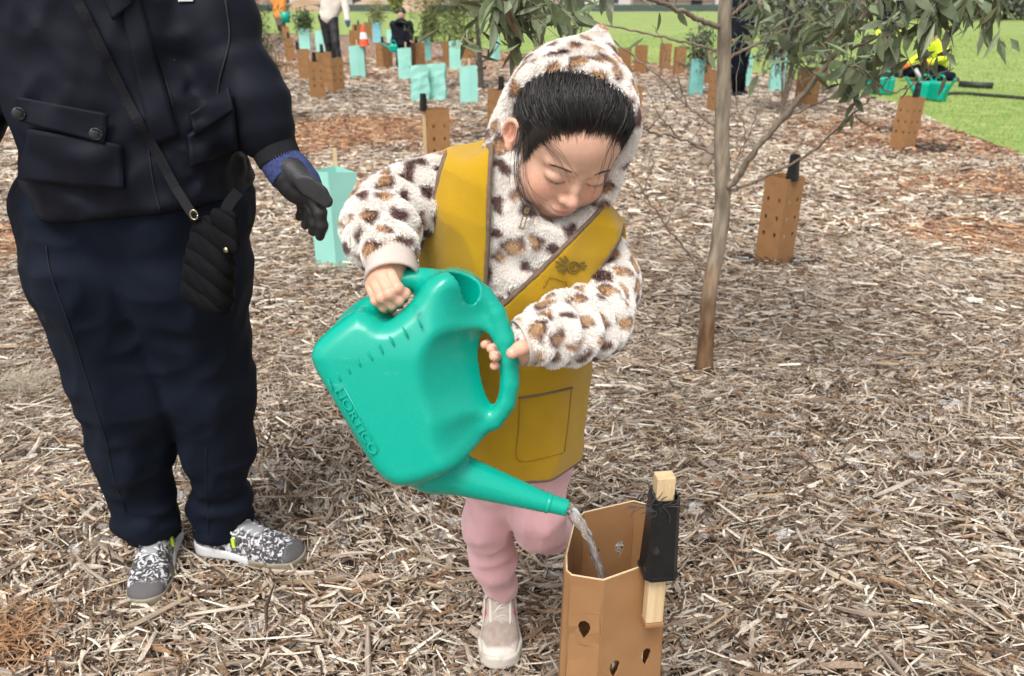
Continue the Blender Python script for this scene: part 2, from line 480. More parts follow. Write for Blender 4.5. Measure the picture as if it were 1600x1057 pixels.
def chips(name, x, y, lmean, lsig, wmean, zr, two_seg=False, bright=1.0):
    k = ~in_poly(x, y, LAWN_POLY)
    x, y = x[k], y[k]
    n = len(x)
    l = np.clip(RNG.lognormal(math.log(lmean), lsig, n), 0.010, 0.15)
    w = np.clip(RNG.lognormal(math.log(wmean), 0.45, n), 0.0015, 0.022) * np.clip(l / lmean, 0.5, 1.5) ** 0.4
    t = w * RNG.uniform(0.25, 0.7, n)
    so = soil_at(x, y) > RNG.uniform(0, 1.1, n)
    l[so] *= 0.3; 
    yaw = RNG.uniform(0, math.pi, n) * 2
    flow = 0.5 * vnoise(x, y, 0 * x, 1.4, 31) * math.pi
    yaw = np.where(RNG.random(n) < 0.42, flow + RNG.normal(0, 0.5, n), yaw)
    pit = RNG.normal(0, 0.22, n) * np.clip(0.04 / l, 0.4, 1.6)
    ax = np.stack([np.cos(yaw) * np.cos(pit), np.sin(yaw) * np.cos(pit), np.sin(pit)], 1)
    si = np.stack([-np.sin(yaw), np.cos(yaw), 0 * yaw], 1)
    rol = RNG.normal(0, 0.4, n)
    up0 = np.cross(ax, si)
    sd = si * np.cos(rol)[:, None] + up0 * np.sin(rol)[:, None]
    up = np.cross(ax, sd)
    z = relief(x, y) + RNG.uniform(0, 1, n) ** 1.6 * zr - 0.004
    c = np.stack([x, y, z], 1)
    ns = 3 if two_seg else 2
    bend = RNG.normal(0, 0.07, n) * l
    V = np.zeros((n, ns * 3, 3), np.float32)
    tw0, tw1 = RNG.uniform(0.25, 1.0, n), RNG.uniform(0.25, 1.0, n)
    off = RNG.uniform(-0.5, 0.5, n)
    for s in range(ns):
        u = s / (ns - 1) - 0.5
        ws = (tw0 if s == 0 else tw1 if s == ns - 1 else np.ones(n)) * w
        cs = c + ax * (u * l)[:, None]
        if two_seg and s == 1: cs = cs + sd * bend[:, None] + up * (np.abs(bend) * 0.5)[:, None]
        sk = RNG.uniform(-0.5, 0.5, n) * w
        V[:, s * 3 + 0] = cs - sd * (ws * 0.5)[:, None] + ax * sk[:, None]
        V[:, s * 3 + 1] = cs + sd * (ws * 0.5)[:, None] - ax * sk[:, None]
        V[:, s * 3 + 2] = cs + up * t[:, None] + sd * (ws * off)[:, None]
    fl = []
    for s in range(ns - 1):
        a, b2 = s * 3, s * 3 + 3
        fl += [(a, b2, b2 + 2, a + 2), (b2 + 1, a + 1, a + 2, b2 + 2)]
    base = (np.arange(n) * ns * 3)[:, None, None]
    Fq = (np.array(fl)[None] + base).reshape(-1, 4)
    Ft = (np.array([(0, 2, 1), (ns * 3 - 3, ns * 3 - 2, ns * 3 - 1)])[None] + base).reshape(-1, 3)
    # colours
    nmv = new_mulch(x, y)
    ci = PAL[RNG.choice(len(PAL), n, p=PW / PW.sum())]
    ci2 = PAL2[RNG.choice(len(PAL2), n, p=PW2 / PW2.sum())]
    pick = RNG.random(n) < nmv * 1.05
    colr = np.where(pick[:, None], ci2, ci * np.array([1.03, 0.975, 0.90]))
    br = 1 + 0.18 * vnoise(x, y, 0 * x, 1.7, 41) + 0.18 * vnoise(x, y, 0 * x, 0.6, 42)
    colr = colr * (br * RNG.uniform(0.78, 1.18, n) * bright)[:, None]
    colr = np.where(so[:, None], np.array([0.06, 0.045, 0.035]), colr)
    colr = np.clip(colr, 0.01, 0.85)
    me = bpy.data.meshes.new(name)
    V = V.reshape(-1, 3)
    me.vertices.add(len(V)); me.vertices.foreach_set("co", V.ravel())
    lv = np.concatenate([Fq.ravel(), Ft.ravel()]).astype(np.int32)
    me.loops.add(len(lv)); me.loops.foreach_set("vertex_index", lv)
    tot = np.concatenate([np.full(len(Fq), 4), np.full(len(Ft), 3)]).astype(np.int32)
    st = np.concatenate([[0], np.cumsum(tot)[:-1]]).astype(np.int32)
    me.polygons.add(len(tot)); me.polygons.foreach_set("loop_start", st); me.polygons.foreach_set("loop_total", tot)
    me.update(calc_edges=True)
    a = me.attributes.new("ccol", 'FLOAT_COLOR', 'POINT')
    cc = np.ones((n, ns * 3, 4), np.float32); cc[:, :, :3] = colr[:, None]
    a.data.foreach_set("color", cc.ravel())
    me.materials.append(m_chip)
    o = link_mesh(name, me, None, mulch_bed, False)
    tag(o, kind="stuff")
    return o
m_chip = attr_mat("weathered_wood_chip", 0.85, bump=0.5, bscale=500, vary=0.28, vscale=180)
for args in ((0.45, 1.6, 13500), (1.6, 3.0, 9500), (3.0, 4.4, 5600)):
    x, y = chip_points(*args, margin=0.5)
    chips("mulch", x, y, 0.031 if args[0] < 3 else 0.036, 0.62, 0.0036 if args[0] < 3 else 0.0048, 0.030, two_seg=args[0] < 1)
for args in ((4.4, 7.0, 2300), (7.0, 11.0, 850), (11.0, 19.0, 260)):
    x, y = chip_points(*args, margin=0.8)
    f = args[0] / 4.4
    chips("mulch", x, y, 0.042 * f ** 0.6, 0.45, 0.009 * f ** 0.7, 0.03)

# ---- larger splinters, each one a piece of the bed
m_splinter, nt, b = nt_new("weathered_splinter")
N, L = nt.nodes, nt.links
oi = N.new("ShaderNodeObjectInfo"); rp = N.new("ShaderNodeValToRGB")
stops = [(0.0, (0.40, 0.335, 0.27)), (0.25, (0.24, 0.175, 0.125)), (0.45, (0.50, 0.43, 0.36)), (0.65, (0.19, 0.11, 0.066)), (0.8, (0.36, 0.265, 0.175)), (1.0, (0.58, 0.50, 0.41))]
el = rp.color_ramp.elements
el[0].position, el[0].color = stops[0][0], c4(stops[0][1]); el[1].position, el[1].color = stops[-1][0], c4(stops[-1][1])
for p, c in stops[1:-1]:
    e = el.new(p); e.color = c4(c)
tc = N.new("ShaderNodeTexCoord"); mp = N.new("ShaderNodeMapping"); mp.inputs["Scale"].default_value = (6, 90, 90)
nz = N.new("ShaderNodeTexNoise"); nz.inputs["Scale"].default_value = 3; nz.inputs["Detail"].default_value = 6
L.new(tc.outputs["Object"], mp.inputs[0]); L.new(mp.outputs[0], nz.inputs["Vector"])
mr = N.new("ShaderNodeMapRange"); mr.inputs[1].default_value = 0.3; mr.inputs[2].default_value = 0.7; mr.inputs[3].default_value = 0.6; mr.inputs[4].default_value = 1.25
L.new(nz.outputs["Fac"], mr.inputs[0])
vm = N.new("ShaderNodeVectorMath"); vm.operation = 'SCALE'
L.new(oi.outputs["Random"], rp.inputs["Fac"]); L.new(rp.outputs[0], vm.inputs[0]); L.new(mr.outputs[0], vm.inputs["Scale"]); L.new(vm.outputs[0], b.inputs["Base Color"])
bp = N.new("ShaderNodeBump"); bp.inputs["Strength"].default_value = 0.9; bp.inputs["Distance"].default_value = 0.003
L.new(nz.outputs["Fac"], bp.inputs["Height"]); L.new(bp.outputs[0], b.inputs["Normal"]); b.inputs["Roughness"].default_value = 0.85
spl_meshes = []
for k in range(14):
    l, w = random.uniform(0.05, 0.10), random.uniform(0.005, 0.013)
    if k > 10: l, w = random.uniform(0.13, 0.2), random.uniform(0.008, 0.014)
    V, Fq = [], []
    ns = 5
    bend = random.uniform(-0.1, 0.1) * l
    for s in range(ns):
        u = s / (ns - 1)
        ww = w * (0.35 + 0.65 * math.sin(math.pi * (0.15 + 0.7 * u))) * random.uniform(0.8, 1.2)
        cy = bend * math.sin(math.pi * u); cz = random.uniform(-0.001, 0.001)
        x0 = (u - 0.5) * l
        for (sy, sz) in ((-1, -0.3), (-0.6, 0.5), (0.5, 0.6), (1, -0.2)):
            V.append((x0 + random.uniform(-1, 1) * w * (0.8 if s in (0, ns - 1) else 0.1), cy + sy * ww * 0.5, cz + sz * w * 0.6))
    for s in range(ns - 1):
        for j in range(4):
            Fq.append((s * 4 + j, (s + 1) * 4 + j, (s + 1) * 4 + (j + 1) % 4, s * 4 + (j + 1) % 4))
    Fq += [(3, 2, 1, 0), tuple((ns - 1) * 4 + j for j in range(4))]
    me = bpy.data.meshes.new("splinter"); me.from_pydata(V, [], Fq); me.materials.append(m_splinter); me.update()
    spl_meshes.append(me)
placed = 0
while placed < 230:
    yy = 0.75 + 3.2 * random.random() ** 1.5
    xx = random.uniform(-1, 1) * (0.64 * (yy * 0.92 + 0.49) + 0.1)
    if in_poly(np.array([xx]), np.array([yy]), LAWN_POLY)[0]: continue
    o = bpy.data.objects.new("wood_splinter", spl_meshes[random.randrange(14) if random.random() < 0.9 else random.randrange(11, 14)])
    o.location = (xx, yy, float(relief(np.array([xx]), np.array([yy]))[0]) + 0.02 + random.uniform(0, 0.008))
    o.rotation_euler = (random.uniform(-0.5, 0.5), random.gauss(0, 0.07), random.uniform(0, 6.28) if random.random() < 0.5 else random.gauss(0, 0.5))
    COL.objects.link(o); o.parent = mulch_bed
    placed += 1

# ---- lawn
m_lawn = mat("lawn_turf", (0.165, 0.25, 0.05), 0.9, (0.25, 0.335, 0.085), 0.7, bump=0.8, bscale=60, detail=8, contrast=(0.3, 0.7), dirt=((0.36, 0.38, 0.14), 5.0, 0.48, 0.75))
bm = bmesh.new()
vs = [bm.verts.new((p[0], p[1], 0.012)) for p in LAWN_POLY]
f = bm.faces.new(vs)
bmesh.ops.triangulate(bm, faces=[f])
bm.normal_update()
for f in bm.faces:
    if f.normal.z < 0: f.normal_flip()
me = bpy.data.meshes.new("lawn"); bm.to_mesh(me); bm.free()
lawn = link_mesh("lawn", me, m_lawn, None, False)
tag(lawn, "wide mown green lawn behind the mulch bed", "lawn", kind="structure")
def blades(name, y0, y1, n, h, w):
    y = y0 + (y1 - y0) * RNG.random(n) ** 0.8
    x = RNG.uniform(-0.8, 1, n) * (0.70 * (y * 0.92 + 0.5) + 0.8)
    k = in_poly(x + RNG.normal(0, 0.06, n), y + RNG.normal(0, 0.06, n), LAWN_POLY)
    x, y = x[k], y[k]; n = len(x)
    a = RNG.uniform(0, 6.28, n); hh = h * RNG.uniform(0.5, 1.3, n); ww = w * RNG.uniform(0.7, 1.3, n)
    d = np.stack([np.cos(a), np.sin(a)], 1); le = RNG.normal(0, 0.5, (n, 2)) * hh[:, None]
    V = np.zeros((n, 3, 3)); base = np.stack([x, y], 1)
    V[:, 0, :2] = base - d * ww[:, None]; V[:, 1, :2] = base + d * ww[:, None]; V[:, 2, :2] = base + le
    V[:, :2, 2] = 0.008; V[:, 2, 2] = 0.012 + hh
    g = np.array([(0.15, 0.27, 0.04), (0.24, 0.36, 0.07), (0.32, 0.41, 0.11), (0.44, 0.46, 0.20)])[RNG.choice(4, n, p=[0.35, 0.35, 0.2, 0.1])] * RNG.uniform(0.8, 1.2, n)[:, None]
    o = mesh_np(name, V.reshape(-1, 3), np.arange(n * 3).reshape(n, 3), m_grass, lawn, False, np.repeat(g, 3, 0))
    tag(o, kind="stuff")
m_grass = attr_mat("grass_blade", 0.7)
blades("grass", 4.5, 13.0, 90000, 0.030, 0.003)
blades("grass", 13.0, 30.0, 60000, 0.04, 0.006)
# ================================================================ tree guards
m_card = mat("kraft_cardboard", (0.29, 0.150, 0.062), 0.85, (0.34, 0.182, 0.082), 14, bump=0.12, bscale=260, contrast=(0.3, 0.7), spec=0.2, dirt=((0.24, 0.12, 0.05), 5.0, 0.52, 0.85))
m_cardedge = mat("cardboard_edge", (0.62, 0.45, 0.29), 0.9)
m_teal = mat("pale_green_corflute", (0.30, 0.64, 0.545), 0.45, (0.34, 0.68, 0.58), 6, bump=0.15, bscale=120, bstretch=(8, 8, 0.2), spec=0.4)
m_tealdark = mat("green_plastic_sleeve", (0.16, 0.42, 0.38), 0.35, (0.22, 0.5, 0.45), 10, bump=0.3, bscale=30)
m_bluesleeve = mat("blue_plastic_sleeve", (0.20, 0.50, 0.58), 0.35, (0.26, 0.56, 0.62), 10)
m_stake = mat("pine_stake", (0.56, 0.40, 0.22), 0.75, (0.68, 0.52, 0.31), 5, bump=0.35, bscale=14, stretch=(18, 18, 0.8), bstretch=(30, 30, 1), spec=0.25, dirt=((0.38, 0.24, 0.12), 9.0, 0.58, 0.8))
m_blackpot = mat("black_pot_plastic", (0.0045, 0.0045, 0.005), 0.38, (0.008, 0.008, 0.009), 30, bump=0.12, bscale=140, rvar=0.1, dirt=((0.09, 0.08, 0.07), 24.0, 0.66, 0.8))
m_blackmesh = mat("black_netting", (0.03, 0.03, 0.033), 0.6)
m_ink = mat("dark_print", (0.06, 0.16, 0.16), 0.7)

DROP = [(0.0, 1.0), (0.62, 0.78), (0.85, 0.25), (0.55, -0.45), (0.0, -1.1), (-0.55, -0.45), (-0.85, 0.25), (-0.62, 0.78)]
def panel(mb, p0, p1, t0, t1, rows, hole=0.011, cols=2, flip=False):
    """a wall panel between bottom points p0, p1 and top points t0, t1 with drop-shaped holes; rows = heights 0..1"""
    p0, p1, t0, t1 = (np.array(q, float) for q in (p0, p1, t0, t1))
    wdt = np.linalg.norm(p1 - p0); hgt = np.linalg.norm(t0 - p0)
    def pt(u, v): return (p0 * (1 - u) + p1 * u) * (1 - v) + (t0 * (1 - u) + t1 * u) * v
    hu, hv = min(hole / wdt, 0.42 / cols), hole * 1.35 / hgt
    cuts = [0.0]
    for r in rows: cuts += [r - hv * 1.8, r + hv * 1.8]
    cuts.append(1.0)
    for i in range(len(cuts) - 1):
        v0, v1 = cuts[i], cuts[i + 1]
        if i % 2 == 0 or not rows:
            mb.add([pt(0, v0), pt(1, v0), pt(1, v1), pt(0, v1)], [(0, 1, 2, 3)])
        else:
            for c in range(cols):
                u0, u1 = c / cols, (c + 1) / cols
                um, vm = (u0 + u1) / 2, (v0 + v1) / 2
                outer = [(um, v1), (u1, v1), (u1, vm), (u1, v0), (um, v0), (u0, v0), (u0, vm), (u0, v1)]
                V = [pt(*q) for q in outer] + [pt(um + hu * x, vm + hv * y) for x, y in DROP]
                mb.add(V, [(k, k + 8, (k + 1) % 8 + 8, (k + 1) % 8) for k in range(8)])
def solid(o, t, rim=None):
    md = o.modifiers.new("thickness", 'SOLIDIFY'); md.thickness = t; md.offset = -1
    if rim is not None:
        o.data.materials.append(rim); md.material_offset_rim = 1
    return o
def tube_pot(name, parent, base, h=0.125, r0=0.026, r1=0.02, rot=0.0, tilt=(0, 0)):
    """upturned forestry tube slipped over a stake; base = centre of its lower rim"""
    mb = MB()
    rings = [(0.0, r0 * 1.08), (0.006, r0 * 1.08), (0.0065, r0), (h * 0.5, (r0 + r1) / 2), (h, r1), (h, r1 * 0.86), (h * 0.5, (r0 + r1) / 2 * 0.9), (0.001, r0 * 0.92)]
    n = 16
    V = []
    M = Euler((tilt[0], tilt[1], rot)).to_matrix()
    for z, r in rings:
        for k in range(n):
            a = 2 * math.pi * (k + 0.5) / n
            c, s = math.cos(a), math.sin(a)
            q = r / max(abs(c), abs(s)) if True else r
            q = min(q, r * 1.27)
            p = M @ Vector((q * c, q * s, z))
            V.append((p.x + base[0], p.y + base[1], p.z + base[2]))
    Fq = []
    for i in range(len(rings)):
        j = (i + 1) % len(rings)
        for k in range(n): Fq.append((i * n + k, i * n + (k + 1) % n, j * n + (k + 1) % n, j * n + k))
    mb.add(V, Fq)
    return mb.build(name, m_blackpot, parent, False)

def card_guard(px, py, label, w=0.16, h=0.45, rot=0.6, tube=None, tilt=(0, 0), stake=True, holes=True, sq=1.0):
    """folded kraft sleeve on the ground at the photo point; tube = (side offset x, y) puts a black tube on its stake"""
    g = G(px, py)
    root = empty("cardboard_tree_guard", (g[0], g[1], 0))
    root.rotation_euler = (tilt[0], tilt[1], rot)
    tag(root, label, "tree guard", "cardboard tree guards")
    bpy.context.view_layer.update()
    r = w * 0.5
    cor = [(-r, -r * sq), (r, -r * sq), (r * 0.96, r * sq), (-r * 0.96, r * sq)]
    sleeve = None
    mb = MB()
    for i in range(4):
        a, b2 = cor[i], cor[(i + 1) % 4]
        panel(mb, (a[0] * 1.0, a[1] * 1.0, -0.02), (b2[0] * 1.0, b2[1] * 1.0, -0.02), (a[0], a[1], h), (b2[0], b2[1], h),
              [0.36, 0.55, 0.75] if holes else [], hole=0.0115 * w / 0.16)
    o = child_local("sleeve", mb, m_card, root)
    solid(o, 0.003)
    if tube is not None:
        tx, ty = tube
        mb = MB().box((tx, ty, h * 0.5 + 0.03), (0.011, 0.011, h * 0.5 + 0.05))
        child_local("stake", mb, m_stake, root)
        t = tube_pot("black_tube", None, (tx, ty, h - 0.01), rot=0.2)
        t.parent = root
    return root
def child_local(name, mb, mat_, parent, smooth=False):
    o = mb.build(name, mat_, None, smooth)
    o.parent = parent
    return o
def teal_guard(px, py, label, w=0.20, h=0.46, rot=0.0, stake=True, material=None, tri=True, wav=0.0, fold=0.55):
    """three-sided corflute sleeve"""
    g = G(px, py)
    root = empty("plastic_tree_guard", (g[0], g[1], 0))
    root.rotation_euler = (0, 0, rot)
    tag(root, label, "tree guard", "pale green tree guards")
    r = w * 0.5
    if tri: ring = [(-r, -0.01), (-r * 0.1, -r * fold * 1.6), (r, 0.0), (0.1 * r, r * 0.75)]
    else: ring = [(-r, -r * 0.5), (r * 0.0, -r * 0.62), (r, -r * 0.5), (r, r * 0.5), (0, r * 0.6), (-r, r * 0.5)]
    mb = MB()
    n = len(ring)
    nz = 6
    V = []
    for iz in range(nz + 1):
        z = -0.02 + (h + 0.02) * iz / nz
        for k, (x, y) in enumerate(ring):
            s = 1.0 + wav * math.sin(iz * 1.7 + k * 2.1) * 0.2
            V.append((x * s, y * s, z + (0.012 * math.sin(k * 2.3) if iz == nz else 0)))
    Fq = [(iz * n + k, iz * n + (k + 1) % n, (iz + 1) * n + (k + 1) % n, (iz + 1) * n + k) for iz in range(nz) for k in range(n)]
    mb.add(V, Fq)
    o = child_local("sleeve", mb, material or m_teal, root)
    solid(o, 0.003)
    if stake:
        child_local("stake", MB().box((0.1 * r, r * 0.75 + 0.016, h * 0.5 + 0.03), (0.011, 0.011, h * 0.5 + 0.06)), m_stake, root)
    return root

# ---- the cardboard sleeve that is being watered, with its stake and black tube
fg = empty("cardboard_tree_guard", Wz(950, 850, 0.0) * np.array([1, 1, 0]))
ZT = 0.45
rim_px = [(884, 868), (885, 893), (893, 900), (942, 908), (1038, 874), (1044, 846), (1016, 790), (990, 783), (912, 801), (897, 815)]
rim = [Wz(x, y, ZT) for x, y in rim_px]
cen = np.mean(rim, axis=0)
fg.location = (cen[0], cen[1], 0)
tag(fg, "open cardboard tree guard with drop-shaped holes being filled from the watering can", "tree guard", "cardboard tree guards")
bot = []
for p in rim:
    d = p - cen
    q = cen + d * (1.10 if len(bot) not in (3, 4, 5) else (1.12, 1.2, 1.15)[len(bot) - 3]); q[2] = -0.02
    bot.append(q)
mb = MB()
nr = len(rim)
wide = {(3, 4): 2, (2, 3): 2, (7, 8): 2, (4, 5): 0, (5, 6): 2, (9, 0): 2}
for i in range(nr):
    j = (i + 1) % nr
    cols = wide.get((i, j), 0)
    if cols: panel(mb, bot[i], bot[j], rim[i], rim[j], [0.22, 0.5, 0.80] if (i, j) != (3, 4) else [0.22, 0.62], hole=0.0125, cols=cols if (i, j) in ((3, 4), (7, 8)) else 1)
    else: panel(mb, bot[i], bot[j], rim[i], rim[j], [])
o = mb.build("sleeve", m_card, fg, False)
bmx = bmesh.new(); bmx.from_mesh(o.data); bmesh.ops.remove_doubles(bmx, verts=bmx.verts, dist=0.0004); bmesh.ops.recalc_face_normals(bmx, faces=bmx.faces); bmx.to_mesh(o.data); bmx.free()
solid(o, 0.0028)
rm_ = [p + np.array([0, 0, 0.0008]) - (p - cen) / np.linalg.norm(p - cen) * 0.0012 for p in rim]
MB().tube(rm_ + [rm_[0]], 0.0015, 6, caps=False).build("rim_edge", m_cardedge, fg, True)
sb = Wz(1027, 897, 0.45) + np.array([-0.002, -0.002, 0])       # stake line
st_top = W(1037, 742, sb[1])
mb = MB()
ang = 0.12
M = Euler((0, 0, ang)).to_matrix()
lean = 0.0
M = Euler((lean, 0, ang)).to_matrix()        # the stake leans into the sleeve below its slot
sh_ = (st_top[2] - 0.45) * math.tan(lean)
z_in = W(1026, 975, sb[1] - 0.012)[2]         # where the stake slips through the slot into the sleeve
mb.box((sb[0], sb[1], (st_top[2] + z_in) / 2), (0.0135, 0.0105, (st_top[2] - z_in) / 2), M)
dcx, dcy = cen[0] - sb[0], cen[1] - sb[1]
ln_ = math.hypot(dcx, dcy); ix, iy = sb[0] + dcx / ln_ * 0.034, sb[1] + dcy / ln_ * 0.034
low = MB(); low.box((ix, iy, z_in / 2 - 0.04), (0.0135, 0.0105, z_in / 2 + 0.06), M); low.build("stake", m_stake, fg, False)
lip = MB(); lip.box((sb[0], sb[1] - 0.001, z_in - 0.003), (0.0145, 0.0125, 0.0025), M); lip.build("slot_lip", m_card, fg, False)
o = mb.build("stake", m_stake, fg, False)
bv = o.modifiers.new("edge", 'BEVEL'); bv.width = 0.0015; bv.segments = 2
tb = W(1036, 905, sb[1] - 0.025)
tt = W(1035, 795, sb[1] - 0.025)
pot = tube_pot("black_tube", fg, (sb[0] + 0.002, sb[1] + 0.002, tb[2] - 0.006), h=tt[2] - tb[2] + 0.012, r0=0.0245, r1=0.0195, rot=ang, tilt=(0, 0))
# torn root netting that sticks out of the tube
mb = MB()
rr = random.Random(5)
top = np.array([sb[0] - 0.012, sb[1] - 0.017, tt[2]])
for k in range(26):
    p = top + np.array([rr.uniform(-0.014, 0.012), rr.uniform(-0.004, 0.008), rr.uniform(-0.012, 0.004)])
    pts = [p]
    d = np.array([rr.uniform(-0.5, 0.3), rr.uniform(-0.3, 0.3), rr.uniform(0.4, 1.0)])
    for s in range(5):
        d = d + np.array([rr.uniform(-0.9, 0.9), rr.uniform(-0.5, 0.5), rr.uniform(-0.7, 0.55)])
        pts.append(pts[-1] + 0.0075 * d / np.linalg.norm(d))
    mb.tube(spline(pts, 12), 0.0006, 4)
mb.build("root_netting", m_blackmesh, fg)

# ---- the other cardboard sleeves
card_guard(1208, 405, "cardboard tree guard with black tube standing between the eucalypt trunk and the lawn", rot=0.62, tube=(-0.02, -0.055), tilt=(0.0, 0.02), w=0.135, h=0.43)
card_guard(1408, 233, "leaning cardboard tree guard at the lawn edge beside dark dug soil", rot=0.5, tube=(0.075, 0.02), tilt=(0, 0.05), w=0.15)
card_guard(684, 264, "cardboard tree guard with black tube directly behind the child's yellow vest", rot=0.35, tube=(-0.095, 0.0), w=0.17, h=0.46)
card_guard(779, 216, "cardboard tree guard half hidden behind the side of the leopard hood with the ear", rot=0.5, tube=(0.03, 0.0), w=0.16)
card_guard(983, 210, "cardboard tree guard half hidden behind the hood on the eucalypt's side", rot=0.3, w=0.16)
for (px, py, rot, tb2, lb) in ((497, 152, 0.4, (0.0, 0.04), "cardboard tree guard with rows of holes at the front of the clustered four"), (525, 143, 0.7, (-0.02, -0.05), "cardboard tree guard below the cream-jacketed person's black trousers"),
                          (509, 130, 0.5, (-0.02, 0.0), "cardboard tree guard wedged between two others at the cream-jacketed person's feet"), (477, 123, 0.25, (-0.08, 0.02), "cardboard tree guard in front of the pale sleeve with the bushy shrub")):
    card_guard(px, py, lb, rot=rot, tube=tb2, w=0.19 if px != 509 else 0.22, h=0.46)
card_guard(454, 95, "cardboard tree guard beside the feathery conifer, black tube on top", rot=0.3, tube=(0.0, -0.05), w=0.19)
card_guard(448, 68, "small far cardboard tree guard beyond the conifer", rot=0.3, tube=(0.0, 0.02), w=0.2)
card_guard(601, 107, "cardboard tree guard between the navy-hooded child and the traffic cone", rot=0.75, tube=(-0.06, -0.06), w=0.22, h=0.45)
card_guard(654, 106, "cardboard tree guard beside the navy-hooded child's elbow", rot=0.6, tube=(-0.03, 0.0), w=0.2)
card_guard(702, 102, "cardboard tree guard behind the teal guard by the thin dark sapling", rot=0.4, tube=(0.02, 0.0), w=0.2)
card_guard(731, 92, "cardboard tree guard leaning behind the thin dark sapling", rot=0.4, tube=(0.0, 0.02), w=0.22)
for px, py, lb in ((560, 62, "far cardboard tree guard just behind the traffic cone's tip"), (577, 57, "far cardboard tree guard touching the blue sleeve's side"), (586, 60, "far cardboard tree guard half covered by the blue sleeve"), (556, 76, "cardboard tree guard close behind the guard with the thin dark stick")):
    card_guard(px, py, lb, rot=random.uniform(0.1, 0.9), tube=(0.03, 0.0), w=0.26)
for px, py, lb in ((974, 119, "far cardboard tree guard at the lawn edge next to the leopard hood"), (1000, 112, "far cardboard tree guard second from the leopard hood along the lawn edge"), (1038, 108, "far cardboard tree guard third from the leopard hood along the lawn edge"), (1060, 116, "far cardboard tree guard beside the seedling in the dark green sleeve")):
    card_guard(px, py, lb, rot=random.uniform(0.1, 0.9), w=0.17)
card_guard(1118, 174, "cardboard tree guard half hidden by the eucalypt trunk", rot=0.4, tube=(0.05, -0.02), w=0.16)
card_guard(1258, 165, "cardboard tree guard under the eucalypt's hanging leaves", rot=0.5, w=0.2)
card_guard(1098, 128, "cardboard tree guard standing behind the dark green plastic sleeve", rot=0.5, w=0.17)

# ---- plastic sleeves
tg = teal_guard(531, 411, "printed pale green plastic tree guard beside the adult's gloved hand", w=0.235, h=0.47, rot=0.12, fold=0.4)
# the print on its two front faces: a drop outline, a name and two lines
PRINTS = []
r = 0.1175
ring = [(-r, -0.01), (-r * 0.1, -r * 0.4 * 1.6), (r, 0.0)]
for (a, b2, off) in ((ring[1], ring[2], 0.0), (ring[0], ring[1], 0.0)):
    a, b2 = np.array([a[0], a[1], 0]), np.array([b2[0], b2[1], 0])
    ux = (b2 - a) / np.linalg.norm(b2 - a)
    nrm = np.array([ux[1], -ux[0], 0])
    mid = (a + b2) / 2 + nrm * 0.0015
    def LM(z, x=0.0):
        m = Matrix.Identity(4)
        m.col[0][:3] = ux; m.col[1][:3] = (0, 0, 1); m.col[2][:3] = nrm
        p = mid + ux * x; m.col[3][:3] = (p[0], p[1], z)
        return m
    PRINTS.append((LM(0.225), tg))
    mb = MB()
    for zz, ww in ((0.195, 0.036), (0.182, 0.03), (0.170, 0.022)):
        q = [mid + ux * s * ww + np.array([0, 0, zz + e]) for s, e in ((-1, -0.0025), (1, -0.0025), (1, 0.0025), (-1, 0.0025))]
        mb.add(q, [(0, 1, 2, 3)])
    pts = [mid + ux * x + np.array([0, 0, z]) for x, z in ((0.012, 0.245), (0.004, 0.262), (0.012, 0.285), (0.018, 0.31), (0.024, 0.285), (0.032, 0.262), (0.024, 0.245))]
    mb.tube(spline(pts, 20), 0.0012, 4)
    child_local("print", mb, m_ink, tg)["kind"] = "stuff"
teal_guard(733, 162, "pale green plastic tree guard beside the thin dark sapling's trunk", w=0.22, h=0.45, rot=0.1, tri=False)
teal_guard(657, 158, "creased pale green plastic tree guard overlapped by its twin", w=0.23, h=0.44, rot=0.2, stake=False, wav=0.5, tri=False)
teal_guard(684, 156, "pale green plastic tree guard overlapping its creased twin, towards the sapling", w=0.23, h=0.45, rot=-0.1, stake=False, wav=0.4, tri=False)
teal_guard(634, 124, "pale green plastic tree guard at the navy-hooded child's feet", w=0.215, h=0.48, tri=False, wav=0.2)
cone_guard = teal_guard(560, 121, "pale green plastic tree guard with thin dark stick in front of the traffic cone", w=0.25, h=0.5, rot=0.2, tri=False)
teal_guard(712, 109, "pale green plastic tree guard behind the touching pair, near the sapling", w=0.22, h=0.5, tri=False)
teal_guard(774, 96, "pale green plastic tree guard at the far side of the thin dark sapling", w=0.2, h=0.5)
teal_guard(503, 83, "pale green plastic tree guard against the white-jacketed person's leg", w=0.24, h=0.5, tri=False)
teal_guard(478, 77, "pale green plastic tree guard holding a bushy green shrub", w=0.27, h=0.5, tri=False, material=m_teal)
teal_guard(612, 80, "pale green plastic tree guard behind the navy-hooded child", w=0.2, h=0.5, tri=False)
teal_guard(590, 66, "blue plastic tree guard holding a yellowish shrub", w=0.26, h=0.55, tri=False, material=m_bluesleeve)
teal_guard(667, 95, "dull green plastic tree guard holding a dark shrub", w=0.2, h=0.5, tri=False, material=m_tealdark)
teal_guard(1086, 147, "dark green plastic tree guard holding a drooping eucalypt seedling", w=0.19, h=0.46, tri=False, material=m_tealdark)
teal_guard(1212, 142, "pale green plastic tree guard behind the eucalypt's hanging leaves", w=0.2, h=0.5, tri=False)
teal_guard(1162, 136, "pale green plastic tree guard beside the half-hidden person's leg", w=0.17, h=0.45, tri=False)
